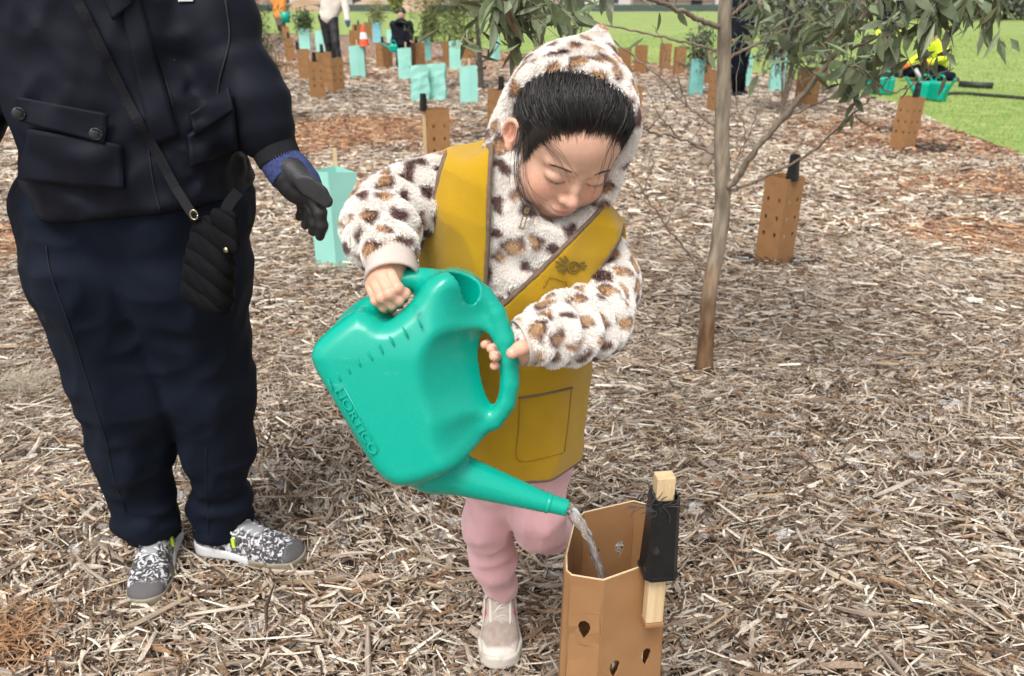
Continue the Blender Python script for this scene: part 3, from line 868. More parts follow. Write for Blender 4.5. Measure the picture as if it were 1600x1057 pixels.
# ================================================================ the watering can
m_can, nt, b = nt_new("green_can_plastic")
N, L = nt.nodes, nt.links
b.inputs["Base Color"].default_value = (0.0, 0.42, 0.30, 1)
b.inputs["Specular IOR Level"].default_value = 0.4
b.inputs["Subsurface Weight"].default_value = 0.0
tc = N.new("ShaderNodeTexCoord")
nz = N.new("ShaderNodeTexNoise"); nz.inputs["Scale"].default_value = 26; nz.inputs["Detail"].default_value = 7; nz.inputs["Roughness"].default_value = 0.65
L.new(tc.outputs["Object"], nz.inputs["Vector"])
mr = N.new("ShaderNodeMapRange"); mr.inputs[1].default_value = 0.35; mr.inputs[2].default_value = 0.75; mr.inputs[3].default_value = 0.20; mr.inputs[4].default_value = 0.36
L.new(nz.outputs["Fac"], mr.inputs[0]); L.new(mr.outputs[0], b.inputs["Roughness"])
n2 = N.new("ShaderNodeTexNoise"); n2.inputs["Scale"].default_value = 60; n2.inputs["Detail"].default_value = 8; n2.inputs["Roughness"].default_value = 0.75
mp = N.new("ShaderNodeMapping"); mp.inputs["Scale"].default_value = (0.4, 1, 2.4); mp.inputs["Rotation"].default_value = (0, 0.6, 0)
L.new(tc.outputs["Object"], mp.inputs[0]); L.new(mp.outputs[0], n2.inputs["Vector"])
m2 = N.new("ShaderNodeMapRange"); m2.inputs[1].default_value = 0.60; m2.inputs[2].default_value = 0.84; m2.inputs[4].default_value = 0.5
L.new(n2.outputs["Fac"], m2.inputs[0])
mx = N.new("ShaderNodeMix"); mx.data_type = 'RGBA'; mx.inputs[6].default_value = (0.0, 0.335, 0.24, 1); mx.inputs[7].default_value = (0.22, 0.50, 0.42, 1)
L.new(m2.outputs[0], mx.inputs[0]); L.new(mx.outputs[2], b.inputs["Base Color"])
bp = N.new("ShaderNodeBump"); bp.inputs["Strength"].default_value = 0.06; bp.inputs["Distance"].default_value = 0.003
L.new(nz.outputs["Fac"], bp.inputs["Height"]); L.new(bp.outputs[0], b.inputs["Normal"])

CAN_D = 0.985                    # ground distance of its middle plane
HT = 0.076                       # half thickness of the body
CA = math.radians(13)            # the can leans back a little towards the child
CO = W(650, 580, CAN_D)
cu_, cy_, cv_ = np.array([1.0, 0, 0]), np.array([0, math.cos(CA), -math.sin(CA)]), np.array([0, math.sin(CA), math.cos(CA)])
CB = np.stack([cu_, cy_, cv_], 1)                 # columns: local axes (along, depth, up)
def CL(px, py, w=0.0):
    """point in the can's own frame on the sight line, w in front of its middle plane"""
    v = ray(px, py)
    c0 = np.array([0, 0, CAM_H]) - CO
    o, d = CB.T @ c0, CB.T @ v
    t = (-w - o[1]) / d[1]
    return o + d * t
def CW(p): return CO + (CB @ np.asarray(p).T).T   # back to the world
body_px = [(486, 562, .06), (488, 546, .06), (496, 533, .055), (520, 510, .045), (546, 490, .04), (566, 482, .03), (588, 490, .03), (606, 500, .03), (628, 487, .04), (648, 464, .04), (664, 440, .03), (690, 426, .03), (716, 426, .03), (744, 438, .03),
           (768, 462, .02), (787, 494, .012), (801, 530, .012), (808, 564, .012), (809, 600, .012), (802, 636, .014), (784, 664, .02), (758, 690, .03), (733, 710, .03), (700, 732, .04), (665, 749, .05), (632, 758, .055), (608, 754, .06), (590, 739, .06), (574, 717, .06), (529, 641, .06), (494, 581, .06)]
poly = np.array([CL(*p)[[0, 2]] for p in body_px])
poly = spline(np.vstack([poly[-1:], poly, poly[:1]]), 4 * len(poly))
lo2, hi2 = poly.min(0), poly.max(0)
sp2 = CL(886, 794)
gc = Grid((lo2[0] - 0.02, -HT - 0.02, lo2[1] - 0.07), (sp2[0] + 0.02, HT + 0.02, hi2[1] + 0.03), 0.0024)
U2, V2 = gc.X[:, 0, :], gc.Z[:, 0, :]
def poly_sdf(P, U, V):
    d = np.full(U.shape, 1e9); ins = np.zeros(U.shape, bool)
    j = len(P) - 1
    for i in range(len(P)):
        ax, ay, bx, by = P[j][0], P[j][1], P[i][0], P[i][1]
        ex, ey = bx - ax, by - ay
        t = np.clip(((U - ax) * ex + (V - ay) * ey) / (ex * ex + ey * ey + 1e-12), 0, 1)
        d = np.minimum(d, (U - ax - t * ex) ** 2 + (V - ay - t * ey) ** 2)
        c = ((ay > V) != (by > V)) & (U < ex * (V - ay) / (ey + 1e-12) + ax)
        ins ^= c
        j = i
    d = np.sqrt(d)
    return np.where(ins, -d, d)
d2 = poly_sdf(poly, U2, V2).astype(np.float32)
wv = gc.Y
bar_px = ((756, 462), (776, 490), (789, 530), (795, 565), (796, 600), (790, 630), (772, 658))
bar = np.array([CL(*p, 0.01)[[0, 2]] for p in bar_px[1:]])
db = np.full(U2.shape, 1e9)
for i in range(len(bar) - 1):
    a, e = bar[i], bar[i + 1] - bar[i]
    t = np.clip(((U2 - a[0]) * e[0] + (V2 - a[1]) * e[1]) / (e @ e), 0, 1)
    db = np.minimum(db, np.hypot(U2 - a[0] - t * e[0], V2 - a[1] - t * e[1]))
top_t = 1 - sstep(0.0, 0.10, V2 - (hi2[1] - 0.11)) * 0.25
hth = (HT * top_t * (0.22 + 0.78 * sstep(0.010, 0.085, db))).astype(np.float32)[:, None, :]
R = np.float32(0.022)
rr_ = np.minimum(R, hth * 0.95)
qx, qy = d2[:, None, :] + rr_, np.abs(wv) - hth + rr_
S = np.sqrt(np.maximum(qx, 0) ** 2 + np.maximum(qy, 0) ** 2) + np.minimum(np.maximum(qx, qy), 0) - rr_
# the grip hole, flaring towards both sides
hc = CL(767, 578, 0.0)[[0, 2]]
def flare(U, Vv, w):
    aw = np.abs(w)
    k = 0.015 + aw * 0.50
    cx = hc[0] - aw * 0.46
    a = k; bb = 0.052 + aw * 0.36
    th = -0.14
    du, dv = U - cx, Vv - hc[1]
    du, dv = du * math.cos(th) - dv * math.sin(th), du * math.sin(th) + dv * math.cos(th)
    k0 = np.sqrt((du / a) ** 2 + (dv / bb) ** 2)
    k1 = np.sqrt((du / a ** 2) ** 2 + (dv / bb ** 2) ** 2)
    return (k0 * (k0 - 1) / (k1 + 1e-6)).astype(np.float32)
S = smax(S, -flare(gc.X, gc.Z, wv), np.float32(0.009))
# rounded grip bar
S = smin(S, gc.chain([CL(*p, 0.004) for p in bar_px], [0.012] * 7, 0.004), 0.008)
# rear handle
hp_l = spline([CL(668, 440, 0.006), CL(648, 436, 0.008), CL(626, 442, 0.008), CL(606, 458, 0.006), CL(588, 480, 0.004), CL(568, 508, 0.0)], 14)
S = smin(S, gc.chain(hp_l, [0.0165, 0.0155, 0.0140, 0.0128, 0.0125, 0.0125, 0.0125, 0.013, 0.0135, 0.0145, 0.016, 0.019, 0.024, 0.028], 0.004), 0.018)
# spout
sp0, sp1 = CL(676, 728), CL(845, 783)
S = smin(S, gc.chain([CL(640, 705), sp0, sp1], [0.045, 0.034, 0.0150], 0.02), 0.018)
S = smin(S, gc.cap(CL(852, 785), sp2, 0.0132, 0.0120), 0.003)
ax = (sp2 - sp1) / np.linalg.norm(sp2 - sp1)
S = smax(S, gc.plane(sp2 + ax * 0.001, ax), 0.001)
S = smax(S, -gc.cap(sp2 - ax * 0.05, sp2 + ax * 0.02, 0.0092, 0.0098), 0.001)
# filler opening with a flat lip
fo = CL(722, 450, 0.024)
tdir = frame((0.42, -0.50, 0.76), (0.9, 0, -0.4))
S = smax(S, -gc.ell(fo + tdir[:, 2] * 0.004, (0.0250, 0.0155, 0.075), tdir), 0.003)
V, Q = gc.mesh(S, 2)
can = empty("watering_can", (CO[0], CO[1], CO[2] - 0.15))
tag(can, "large green plastic watering can tipped over the cardboard guard by the child", "watering can")
mesh_np("body", CW(V), Q, m_can, can)
mb = MB()
for t0, t1, r in ((-0.030, -0.026, 0.0148), ):
    mb.tube([CW(sp2 + ax * t) for t in (t0 - 0.002, t0, t1, t1 + 0.001)], [r - 0.002, r, r, r - 0.001], 24, caps=False)
mb.build("spout_collar", m_can, can, True)
# moulded volume marks and lettering on the flat side
def on_face(px, py): return CW(CL(px, py, HT + 0.0002))
def text_mesh(name, body, size, extrude, M, material, parent, bevel=0.0, sx=1.0):
    cu = bpy.data.curves.new(name, 'FONT'); cu.body = body; cu.size = size; cu.extrude = extrude; cu.bevel_depth = bevel
    cu.align_x = 'CENTER'; cu.align_y = 'CENTER'
    t = bpy.data.objects.new(name, cu); COL.objects.link(t)
    bpy.context.view_layer.update()
    me = bpy.data.meshes.new_from_object(t.evaluated_get(bpy.context.evaluated_depsgraph_get()))
    bpy.data.objects.remove(t)
    me.transform(M @ Matrix.Diagonal((sx, 1, 1, 1)))
    me.materials.clear()
    o = link_mesh(name, me, material, parent, False)
    o["kind"] = "stuff"
    return o
for k, ((x0, y0), (x1, y1)) in enumerate((((652, 496), (659, 513)), ((629, 511), (637, 528)), ((608, 525), (616, 541)), ((591, 537), (599, 554)), ((573, 549), (583, 564)),
                                          ((557, 559), (564, 574)), ((541, 571), (548, 585)), ((526, 582), (533, 597)), ((512, 593), (520, 612)))):
    a, c = on_face(x0, y0), on_face(x1, y1)
    mb = MB().tube([a, a * 0.9 + c * 0.1, a * 0.1 + c * 0.9, c], [0.0004, 0.0014, 0.0014, 0.0004], 6)
    mb.build("volume_mark", m_can, can, True)
fr = [on_face(*p) for p in ((522, 612), (537, 605), (592, 703), (577, 713))]
MB().tube([fr[0], fr[1], fr[2], fr[3], fr[0]], 0.0010, 6, caps=False).build("name_frame", m_can, can, True)
dirx = fr[2] - fr[1]; dirx /= np.linalg.norm(dirx)
nrm = -cy_; diry = np.cross(nrm, dirx)
mid = sum(fr) / 4 + nrm * 0.0002
M = Matrix.Identity(4); M.col[0][:3] = dirx; M.col[1][:3] = diry; M.col[2][:3] = nrm; M.col[3][:3] = mid
text_mesh("lettering", "HORTICO", 0.0150, 0.0015, M, m_can, can, 0.0002, sx=1.45)
M3 = M.copy(); M3.col[3][:3] = on_face(648, 482)
text_mesh("lettering", "8L", 0.010, 0.0007, M3, m_can, can)
sp2, ax = CW(sp2), CB @ ax
hp = CW(hp_l)
# ---- the pouring water
m_water, nt, b = nt_new("pouring_water")
b.inputs["Base Color"].default_value = (0.97, 0.99, 1.0, 1); b.inputs["Roughness"].default_value = 0.02
b.inputs["Transmission Weight"].default_value = 0.86; b.inputs["IOR"].default_value = 1.333
wp = [sp2 - ax * 0.02, W(887, 796, CAN_D), W(903, 812, CAN_D), W(917, 835, CAN_D + 0.004), W(930, 866, CAN_D + 0.008), W(942, 903, CAN_D + 0.012), W(952, 960, CAN_D + 0.016), W(959, 1030, CAN_D + 0.018)]
ws = spline(wp, 40)
wrad = np.interp(np.linspace(0, 1, 40), [0, 0.15, 0.3, 0.5, 0.7, 1], [0.0085, 0.0090, 0.0078, 0.0058, 0.0046, 0.0032])
V, Fq = tube_geo(ws, list(wrad), 20)
V = np.array(V)
nn = vnoise(V[:, 0], V[:, 1], V[:, 2], 120, 3) * 0.0018 + vnoise(V[:, 0], V[:, 1], V[:, 2] * 0.35, 320, 4) * 0.0012
cen_ = np.repeat(ws, 20, 0)
dv = V - cen_
dv /= np.linalg.norm(dv, axis=1, keepdims=True) + 1e-9
V = V + dv * nn[:, None]
# a thinner strand braids round the main one
V, Fq = list(map(tuple, V)), [tuple(f) for f in Fq]
for ph, amp, r in ((0.6, 0.0045, 0.0026), ):
    t_ = np.linspace(0, 1, 40)
    off = amp * np.minimum(1, t_ * 3)
    c_ = ws + np.stack([off * np.cos(ph + 4 * t_), off * np.sin(ph + 4 * t_), 0 * t_], 1)
    v_, f_ = tube_geo(c_, list(r * (1.0 - 0.4 * t_)), 10)
    b0 = len(V); V += [tuple(p) for p in v_]; Fq += [tuple(i + b0 for i in f) for f in f_]
V = np.array(V)
water = mesh_np("water_stream", V, Fq, m_water, None, True)
water["kind"] = "thing"
tag(water, "clear stream of water falling from the green spout into the guard", "water")

for M_, par in PRINTS:
    o = text_mesh("lettering", "mallee", 0.032, 0.0002, M_, m_ink, None); o.parent = par
# ================================================================ the eucalypt sapling and other plants
m_bark, nt, b = nt_new("eucalypt_bark")
N, L = nt.nodes, nt.links
tc = N.new("ShaderNodeTexCoord")
mp = N.new("ShaderNodeMapping"); mp.inputs["Scale"].default_value = (30, 30, 7)
nz = N.new("ShaderNodeTexNoise"); nz.inputs["Scale"].default_value = 1.5; nz.inputs["Detail"].default_value = 7
L.new(tc.outputs["Object"], mp.inputs[0]); L.new(mp.outputs[0], nz.inputs["Vector"])
rp = N.new("ShaderNodeValToRGB")
rp.color_ramp.elements[0].position = 0.32; rp.color_ramp.elements[0].color = (0.15, 0.115, 0.08, 1)
rp.color_ramp.elements[1].position = 0.68; rp.color_ramp.elements[1].color = (0.36, 0.30, 0.22, 1)
L.new(nz.outputs["Fac"], rp.inputs["Fac"])
at = N.new("ShaderNodeAttribute"); at.attribute_name = "ccol"
mx = N.new("ShaderNodeMix"); mx.data_type = 'RGBA'; mx.blend_type = 'MULTIPLY'; mx.inputs[0].default_value = 1
L.new(rp.outputs[0], mx.inputs[6]); L.new(at.outputs["Color"], mx.inputs[7]); L.new(mx.outputs[2], b.inputs["Base Color"])
b.inputs["Roughness"].default_value = 0.85
bp = N.new("ShaderNodeBump"); bp.inputs["Strength"].default_value = 0.7; bp.inputs["Distance"].default_value = 0.004
L.new(nz.outputs["Fac"], bp.inputs["Height"]); L.new(bp.outputs[0], b.inputs["Normal"])
m_twig = mat("twig_bark", (0.16, 0.115, 0.08), 0.8, (0.26, 0.20, 0.15), 40)
m_darkbark = mat("dark_bark", (0.06, 0.05, 0.04), 0.9, (0.11, 0.09, 0.07), 30)
def leaf_mat(name, cols, rough=0.5, trans=True):
    m, nt, b = nt_new(name)
    N, L = nt.nodes, nt.links
    oi = N.new("ShaderNodeObjectInfo"); rp = N.new("ShaderNodeValToRGB"); rp.color_ramp.interpolation = 'LINEAR'
    el = rp.color_ramp.elements
    el[0].position, el[0].color = 0, c4(cols[0]); el[1].position, el[1].color = 1, c4(cols[-1])
    for k, c in enumerate(cols[1:-1]):
        e = el.new((k + 1) / (len(cols) - 1)); e.color = c4(c)
    L.new(oi.outputs["Random"], rp.inputs["Fac"])
    tc = N.new("ShaderNodeTexCoord"); nz = N.new("ShaderNodeTexNoise"); nz.inputs["Scale"].default_value = 60; nz.inputs["Detail"].default_value = 4
    L.new(tc.outputs["Object"], nz.inputs["Vector"])
    mr = N.new("ShaderNodeMapRange"); mr.inputs[1].default_value = 0.3; mr.inputs[2].default_value = 0.7; mr.inputs[3].default_value = 0.75; mr.inputs[4].default_value = 1.2
    L.new(nz.outputs["Fac"], mr.inputs[0])
    vm = N.new("ShaderNodeVectorMath"); vm.operation = 'SCALE'
    L.new(rp.outputs[0], vm.inputs[0]); L.new(mr.outputs[0], vm.inputs["Scale"])
    geo = N.new("ShaderNodeNewGeometry")          # the paler underside of a gum leaf
    mx = N.new("ShaderNodeMix"); mx.data_type = 'RGBA'; mx.inputs[7].default_value = (0.18, 0.225, 0.13, 1)
    mf = N.new("ShaderNodeMath"); mf.operation = 'MULTIPLY'; mf.inputs[1].default_value = 0.65
    L.new(geo.outputs["Backfacing"], mf.inputs[0]); L.new(mf.outputs[0], mx.inputs[0]); L.new(vm.outputs[0], mx.inputs[6])
    L.new(mx.outputs[2], b.inputs["Base Color"])
    b.inputs["Roughness"].default_value = rough
    if trans:
        tr = N.new("ShaderNodeBsdfTranslucent"); L.new(mx.outputs[2], tr.inputs["Color"])
        ms = N.new("ShaderNodeMixShader"); ms.inputs[0].default_value = 0.32
        out = N["Material Output"]
        L.new(b.outputs[0], ms.inputs[1]); L.new(tr.outputs[0], ms.inputs[2]); L.new(ms.outputs[0], out.inputs["Surface"])
    return m
m_leaf = leaf_mat("gum_leaf", [(0.13, 0.175, 0.08), (0.19, 0.235, 0.125), (0.10, 0.13, 0.055), (0.25, 0.29, 0.18), (0.16, 0.195, 0.075), (0.22, 0.26, 0.155), (0.12, 0.135, 0.07), (0.21, 0.115, 0.075)], 0.38)
m_fol = attr_mat("foliage", 0.6, vary=0.15, vscale=40)
def leaf_geo(l, w, curl=0.25, ns=5):
    V, Fq = [], []
    for s in range(ns + 1):
        u = s / ns
        ww = w * 0.5 * math.sin(math.pi * min(1, u * 0.94 + 0.03)) ** 0.75 * (1.15 - 0.45 * u)
        if s == ns: ww = 0.0006
        z = -curl * l * (u - 0.1) ** 2
        y = 0.08 * l * math.sin(u * 2.6)
        for sx, dz in ((-1, 0.10), (0, 0.0), (1, 0.10)):
            V.append((u * l, y + sx * ww, z + dz * ww))
    for s in range(ns):
        for k in range(2):
            a = s * 3 + k
            Fq.append((a, a + 1, a + 4, a + 3))
    return V, Fq
leaf_meshes = []
for k in range(10):
    V, Fq = leaf_geo(random.uniform(0.075, 0.115), random.uniform(0.024, 0.036), random.uniform(-0.1, 0.45))
    me = bpy.data.meshes.new("leaf"); me.from_pydata(V, [], Fq); me.materials.append(m_leaf); me.shade_smooth(); me.update()
    leaf_meshes.append(me)

tree = empty("eucalypt_sapling", G(1099, 576))
tag(tree, "young eucalypt with slender curved grey trunk standing beside the child", "tree")
TD = float(G(1099, 576)[1])
tp = [(1099, 585, 0), (1102, 540, 0), (1105, 500, 0), (1109, 450, 0), (1119, 400, 0), (1127, 345, 0), (1129, 300, 0), (1128, 240, 0), (1129, 180, 0), (1131, 120, 0), (1132, 60, 0), (1134, 0, 0)]
tpts = [W(x, y, TD) for x, y, _ in tp]
top = tpts[-1]
tpts += [top + np.array([0.01, 0.02, 0.3]), top + np.array([0.05, 0.0, 0.7]), top + np.array([0.04, 0.05, 1.1]), top + np.array([0.08, 0.02, 1.6])]
trs = spline(tpts, 90)
trad = np.interp(trs[:, 2], [0, 0.05, 0.3, 0.6, 1.2, 2.0, 2.9], [0.036, 0.030, 0.027, 0.0265, 0.021, 0.014, 0.004])
V, Fq = tube_geo(trs, list(trad), 14)
V = np.array(V)
V += (vnoise(V[:, 0], V[:, 1], V[:, 2], 22, 2) * 0.003)[:, None] * np.array([1, 1, 0.2])
tcol = np.ones((len(V), 3))
low = 1 - sstep(0.18, 0.42, V[:, 2] + 0.08 * vnoise(V[:, 0], V[:, 1], V[:, 2], 18, 9))
tcol = tcol * (1 - low[:, None]) + low[:, None] * np.array([0.62, 0.42, 0.27])
sc_ = sstep(0.08, 0.0, np.abs(V[:, 2] - 0.36) + 0.03 * vnoise(V[:, 0], V[:, 1], V[:, 2], 30, 4))
tcol = tcol * (1 - 0.4 * sc_[:, None]) + 0.4 * sc_[:, None] * np.array([1.3, 0.8, 0.5])
mesh_np("trunk", V, Fq, m_bark, tree, True, tcol)
def on_trunk(py):
    i = np.argmin([abs(py - q) for q in PYS]); return trs[i]
def proj(p):
    v = np.asarray(p) - np.array([0, 0, CAM_H])
    z = v @ _f
    return CX + F_PX * (v @ _r) / z, CY - F_PX * (v @ _u) / z
PYS = [proj(p)[1] for p in trs]
def branch(pts, r0, r1, start=None, mat_=None):
    P = [W(*p) for p in pts]
    if start is not None: P = [on_trunk(start)] + P
    c = spline(P, 8 * len(P))
    jit = np.array([[random.gauss(0, 0.0022) for _ in range(3)] for _ in c]); jit[0] = 0
    c = c + jit
    V, Fq = tube_geo(c, list(np.linspace(r0, r1, len(c))), 7)
    mesh_np("branch", np.array(V), Fq, mat_ or m_twig, tree, True, np.ones((len(V), 3)) * 0.95)
    return c
T = TD
br = {}
br['main'] = branch([(1150, 282, T - 0.04), (1180, 238, T - 0.10), (1240, 165, T - 0.18), (1300, 92, T - 0.25), (1335, 45, T - 0.3), (1400, -30, T - 0.35)], 0.0125, 0.006, 300, m_bark)
br['low_r'] = branch([(1170, 288, T - 0.05), (1260, 243, T - 0.15), (1320, 190, T - 0.22), (1362, 152, T - 0.28)], 0.006, 0.002, 308)
br['l1'] = branch([(1095, 231, T), (1060, 216, T - .05), (1010, 204, T - .1), (985, 184, T - .12), (960, 168, T - .14)], 0.0055, 0.0018, 250)
br['l2'] = branch([(1075, 168, T + .05), (1030, 120, T + .1), (1000, 98, T + .12), (950, 55, T + .15), (915, 25, T + .15)], 0.005, 0.002, 205)
br['l3'] = branch([(1085, 70, T + .04), (1010, 52, T + .1), (940, 38, T + .12), (880, 20, T + .12)], 0.005, 0.002, 88)
br['l4'] = branch([(1090, 30, T - .06), (1040, 8, T - .15), (980, -12, T - .3), (900, -22, T - .5), (840, -4, T - .62), (800, 20, T - .66)], 0.0085, 0.003, 48)
br['l5'] = branch([(1090, 425, T), (1078, 398, T), (1040, 352, T - .05), (1005, 300, T - .1), (975, 255, T - .1)], 0.006, 0.0015, 445)
br['r2'] = branch([(1180, 70, T + .05), (1240, 42, T + .08), (1310, 26, T + .05), (1380, 15, T)], 0.006, 0.002, 95)
br['r3'] = branch([(1160, 10, T), (1190, -40, T)], 0.006, 0.004, 32)
br['r4'] = branch([(1330, 78, T - .28), (1390, 48, T - .4), (1450, 22, T - .45), (1530, 5, T - .5)], 0.0045, 0.002); 
br['r5'] = branch([(1296, 98, T - .25), (1345, 108, T - .38), (1390, 145, T - .42), (1440, 125, T - .45), (1490, 108, T - .45)], 0.0035, 0.0015)
br['r6'] = branch([(1215, 192, T - .14), (1280, 160, T - .25), (1340, 138, T - .3)], 0.0035, 0.0015)
for pts in ([(1100, 190, T), (1070, 235, T - .05), (1040, 262, T - .1)], [(1060, 216, T - .05), (1030, 180, T - .1), (1005, 130, T - .1)], [(1040, 352, T - .05), (1060, 300, T - .05), (1050, 250, T - .05)],
            [(1030, 120, T + .1), (1040, 80, T + .1), (1020, 40, T + .1)], [(1075, 168, T + .05), (1060, 120, T), (1070, 70, T)], [(1010, 204, T - .1), (1040, 170, T - .1), (1030, 130, T - .1)],
            [(1145, 270, T), (1165, 220, T), (1150, 150, T), (1160, 60, T)], [(1150, 250, T + .05), (1175, 200, T + .05), (1185, 140, T + .05)], [(1005, 300, T - .1), (1020, 250, T - .1), (1000, 215, T - .1)]):
    branch(pts, 0.0028, 0.0009)
# leaves: those in view are single parts, the canopy above the frame is one mass
LEAVES_IN_VIEW = 0
def put_leaf(p, d, scale=1.0, k=None):
    """one leaf hanging from p along d"""
    global LEAVES_IN_VIEW
    d = d / np.linalg.norm(d)
    roll = random.uniform(0, 2 * math.pi)
    x = Vector(d); up = Vector((random.gauss(0, 1), random.gauss(0, 1), random.gauss(0, 0.6)))
    y = up.cross(x).normalized(); z = x.cross(y)
    M = Matrix((x, y, z)).transposed().to_4x4()
    M = Matrix.Translation(p) @ M @ Matrix.Scale(scale, 4)
    o = bpy.data.objects.new("leaf", random.choice(leaf_meshes))
    COL.objects.link(o); o.parent = tree
    o.matrix_parent_inverse = world_of(tree).inverted()
    o.matrix_basis = M
    LEAVES_IN_VIEW += 1
def twig(anchor, tip, nleaf, scale=1.0, droop=0.8, r=0.0016):
    a, t = np.array(anchor), np.array(tip)
    m = (a + t) / 2 + np.array([random.gauss(0, 0.02), random.gauss(0, 0.02), 0.03 + random.gauss(0, 0.02)])
    c = spline([a, m, t], 14)
    V, Fq = tube_geo(c, list(np.linspace(r, r * 0.5, 14)), 5)
    mesh_np("twig", np.array(V), Fq, m_twig, tree, True)
    for k in range(nleaf):
        u = 0.25 + 0.75 * (k + random.random() * 0.5) / nleaf
        p = c[min(13, int(u * 13))]
        dr = (t - a); dr /= np.linalg.norm(dr) + 1e-6
        d = np.array([random.gauss(0, 0.55), random.gauss(0, 0.45), -droop + random.gauss(0, 0.4)]) + dr * 0.4
        put_leaf(p, d, scale * random.uniform(0.75, 1.15))
def near_pt(c): return c[random.randrange(len(c) // 3, len(c))]
clusters = [  # anchor branch, centre px, spread px, depth, twigs, leaves per twig, size
    ('r4', (1400, 60), (60, 45), T - .42, 7, 5, 0.85), ('r4', (1470, 30), (55, 35), T - .47, 7, 5, 0.9), ('r4', (1535, 25), (30, 22), T - .5, 4, 4, 1.0),
    ('r5', (1350, 125), (40, 40), T - .40, 5, 4, 0.8), ('r5', (1400, 80), (25, 30), T - .45, 2, 3, 0.75), ('r6', (1330, 125), (35, 35), T - .3, 4, 5, 0.95),
    ('low_r', (1350, 175), (30, 20), T - .28, 3, 4, 0.65), ('main', (1330, 40), (50, 40), T - .3, 6, 5, 0.85), ('main', (1270, 40), (60, 45), T - .2, 5, 5, 0.8), ('r2', (1230, 40), (55, 35), T + .05, 4, 5, 0.85),
    ('l4', (835, 35), (50, 40), T - .66, 7, 5, 0.8), ('l4', (785, 55), (30, 55), T - .7, 5, 5, 0.85), ('l4', (880, 60), (35, 45), T - .62, 5, 5, 0.75), ('l4', (920, 10), (50, 20), T - .5, 4, 4, 0.7), ('l4', (750, 15), (35, 25), T - .72, 4, 4, 0.95),
    ('r5', (1480, 100), (25, 12), T - .45, 2, 2, 0.6), ('l3', (900, 30), (40, 25), T + .1, 3, 4, 0.9)]
for bn, (cx, cy), (sx, sy), d, ntw, nl, sz in clusters:
    for k in range(ntw):
        tip = W(cx + random.uniform(-1, 1) * sx, cy + random.uniform(-1, 1) * sy - 12, d + random.gauss(0, 0.06))
        C = br[bn]
        i = min(range(len(C) // 3, len(C)), key=lambda q: np.linalg.norm(C[q] - tip) + random.random() * 0.08)
        twig(C[i], tip, nl, sz)
for px, py in ((1495, 83), (1478, 120), (1095, 10), (1060, 18), (1005, 60), (1030, 20), (1185, 118)):
    put_leaf(W(px, py, T - 0.3), np.array([random.gauss(0, 0.5), 0.2, -0.6]), 0.6)
# smaller leaves that fill the sprays out, and the canopy above the frame
def leaf_mass(name, parent, centres, n, l, w, cols, droop=0.7, spread=1.0, material=None):
    c = np.array([q[0] for q in centres]); s = np.array([q[1] for q in centres])
    i = RNG.choice(len(c), n)
    p = c[i] + RNG.normal(0, 0.5, (n, 3)) * s[i]
    d = RNG.normal(0, 1, (n, 3)) * spread; d[:, 2] -= droop; d /= np.linalg.norm(d, axis=1, keepdims=True)
    q = np.cross(d, RNG.normal(0, 1, (n, 3))); q /= np.linalg.norm(q, axis=1, keepdims=True)
    nn_ = np.cross(d, q)
    ll = (l * RNG.uniform(0.6, 1.3, n))[:, None]; ww = (w * RNG.uniform(0.6, 1.2, n))[:, None]
    V = np.stack([p, p + d * ll * 0.45 + q * ww * 0.5, p + d * ll * 0.45 - q * ww * 0.5 , p + d * ll - nn_ * ll * 0.12], 1)
    Fq = (np.array([[0, 1, 3, 2]])[None] + (np.arange(n) * 4)[:, None, None]).reshape(-1, 4)
    cc = np.array(cols)[RNG.choice(len(cols), n)] * RNG.uniform(0.7, 1.25, n)[:, None]
    o = mesh_np(name, V.reshape(-1, 3), Fq, material or m_fol, parent, False, np.repeat(cc, 4, 0))
    o["kind"] = "stuff"
    return o
GUM = [(0.07, 0.09, 0.06), (0.10, 0.12, 0.085), (0.13, 0.145, 0.11), (0.085, 0.095, 0.055)]
leaf_mass("canopy_leaves", tree, [(top + np.array([0.15, -0.1, 0.45]), (0.5, 0.5, 0.25)), (top + np.array([-0.3, 0.0, 0.6]), (0.5, 0.5, 0.3)), (top + np.array([0.1, 0, 1.1]), (0.5, 0.5, 0.4)), (top + np.array([0.6, -0.2, 0.4]), (0.35, 0.35, 0.2))], 900, 0.095, 0.028, GUM)

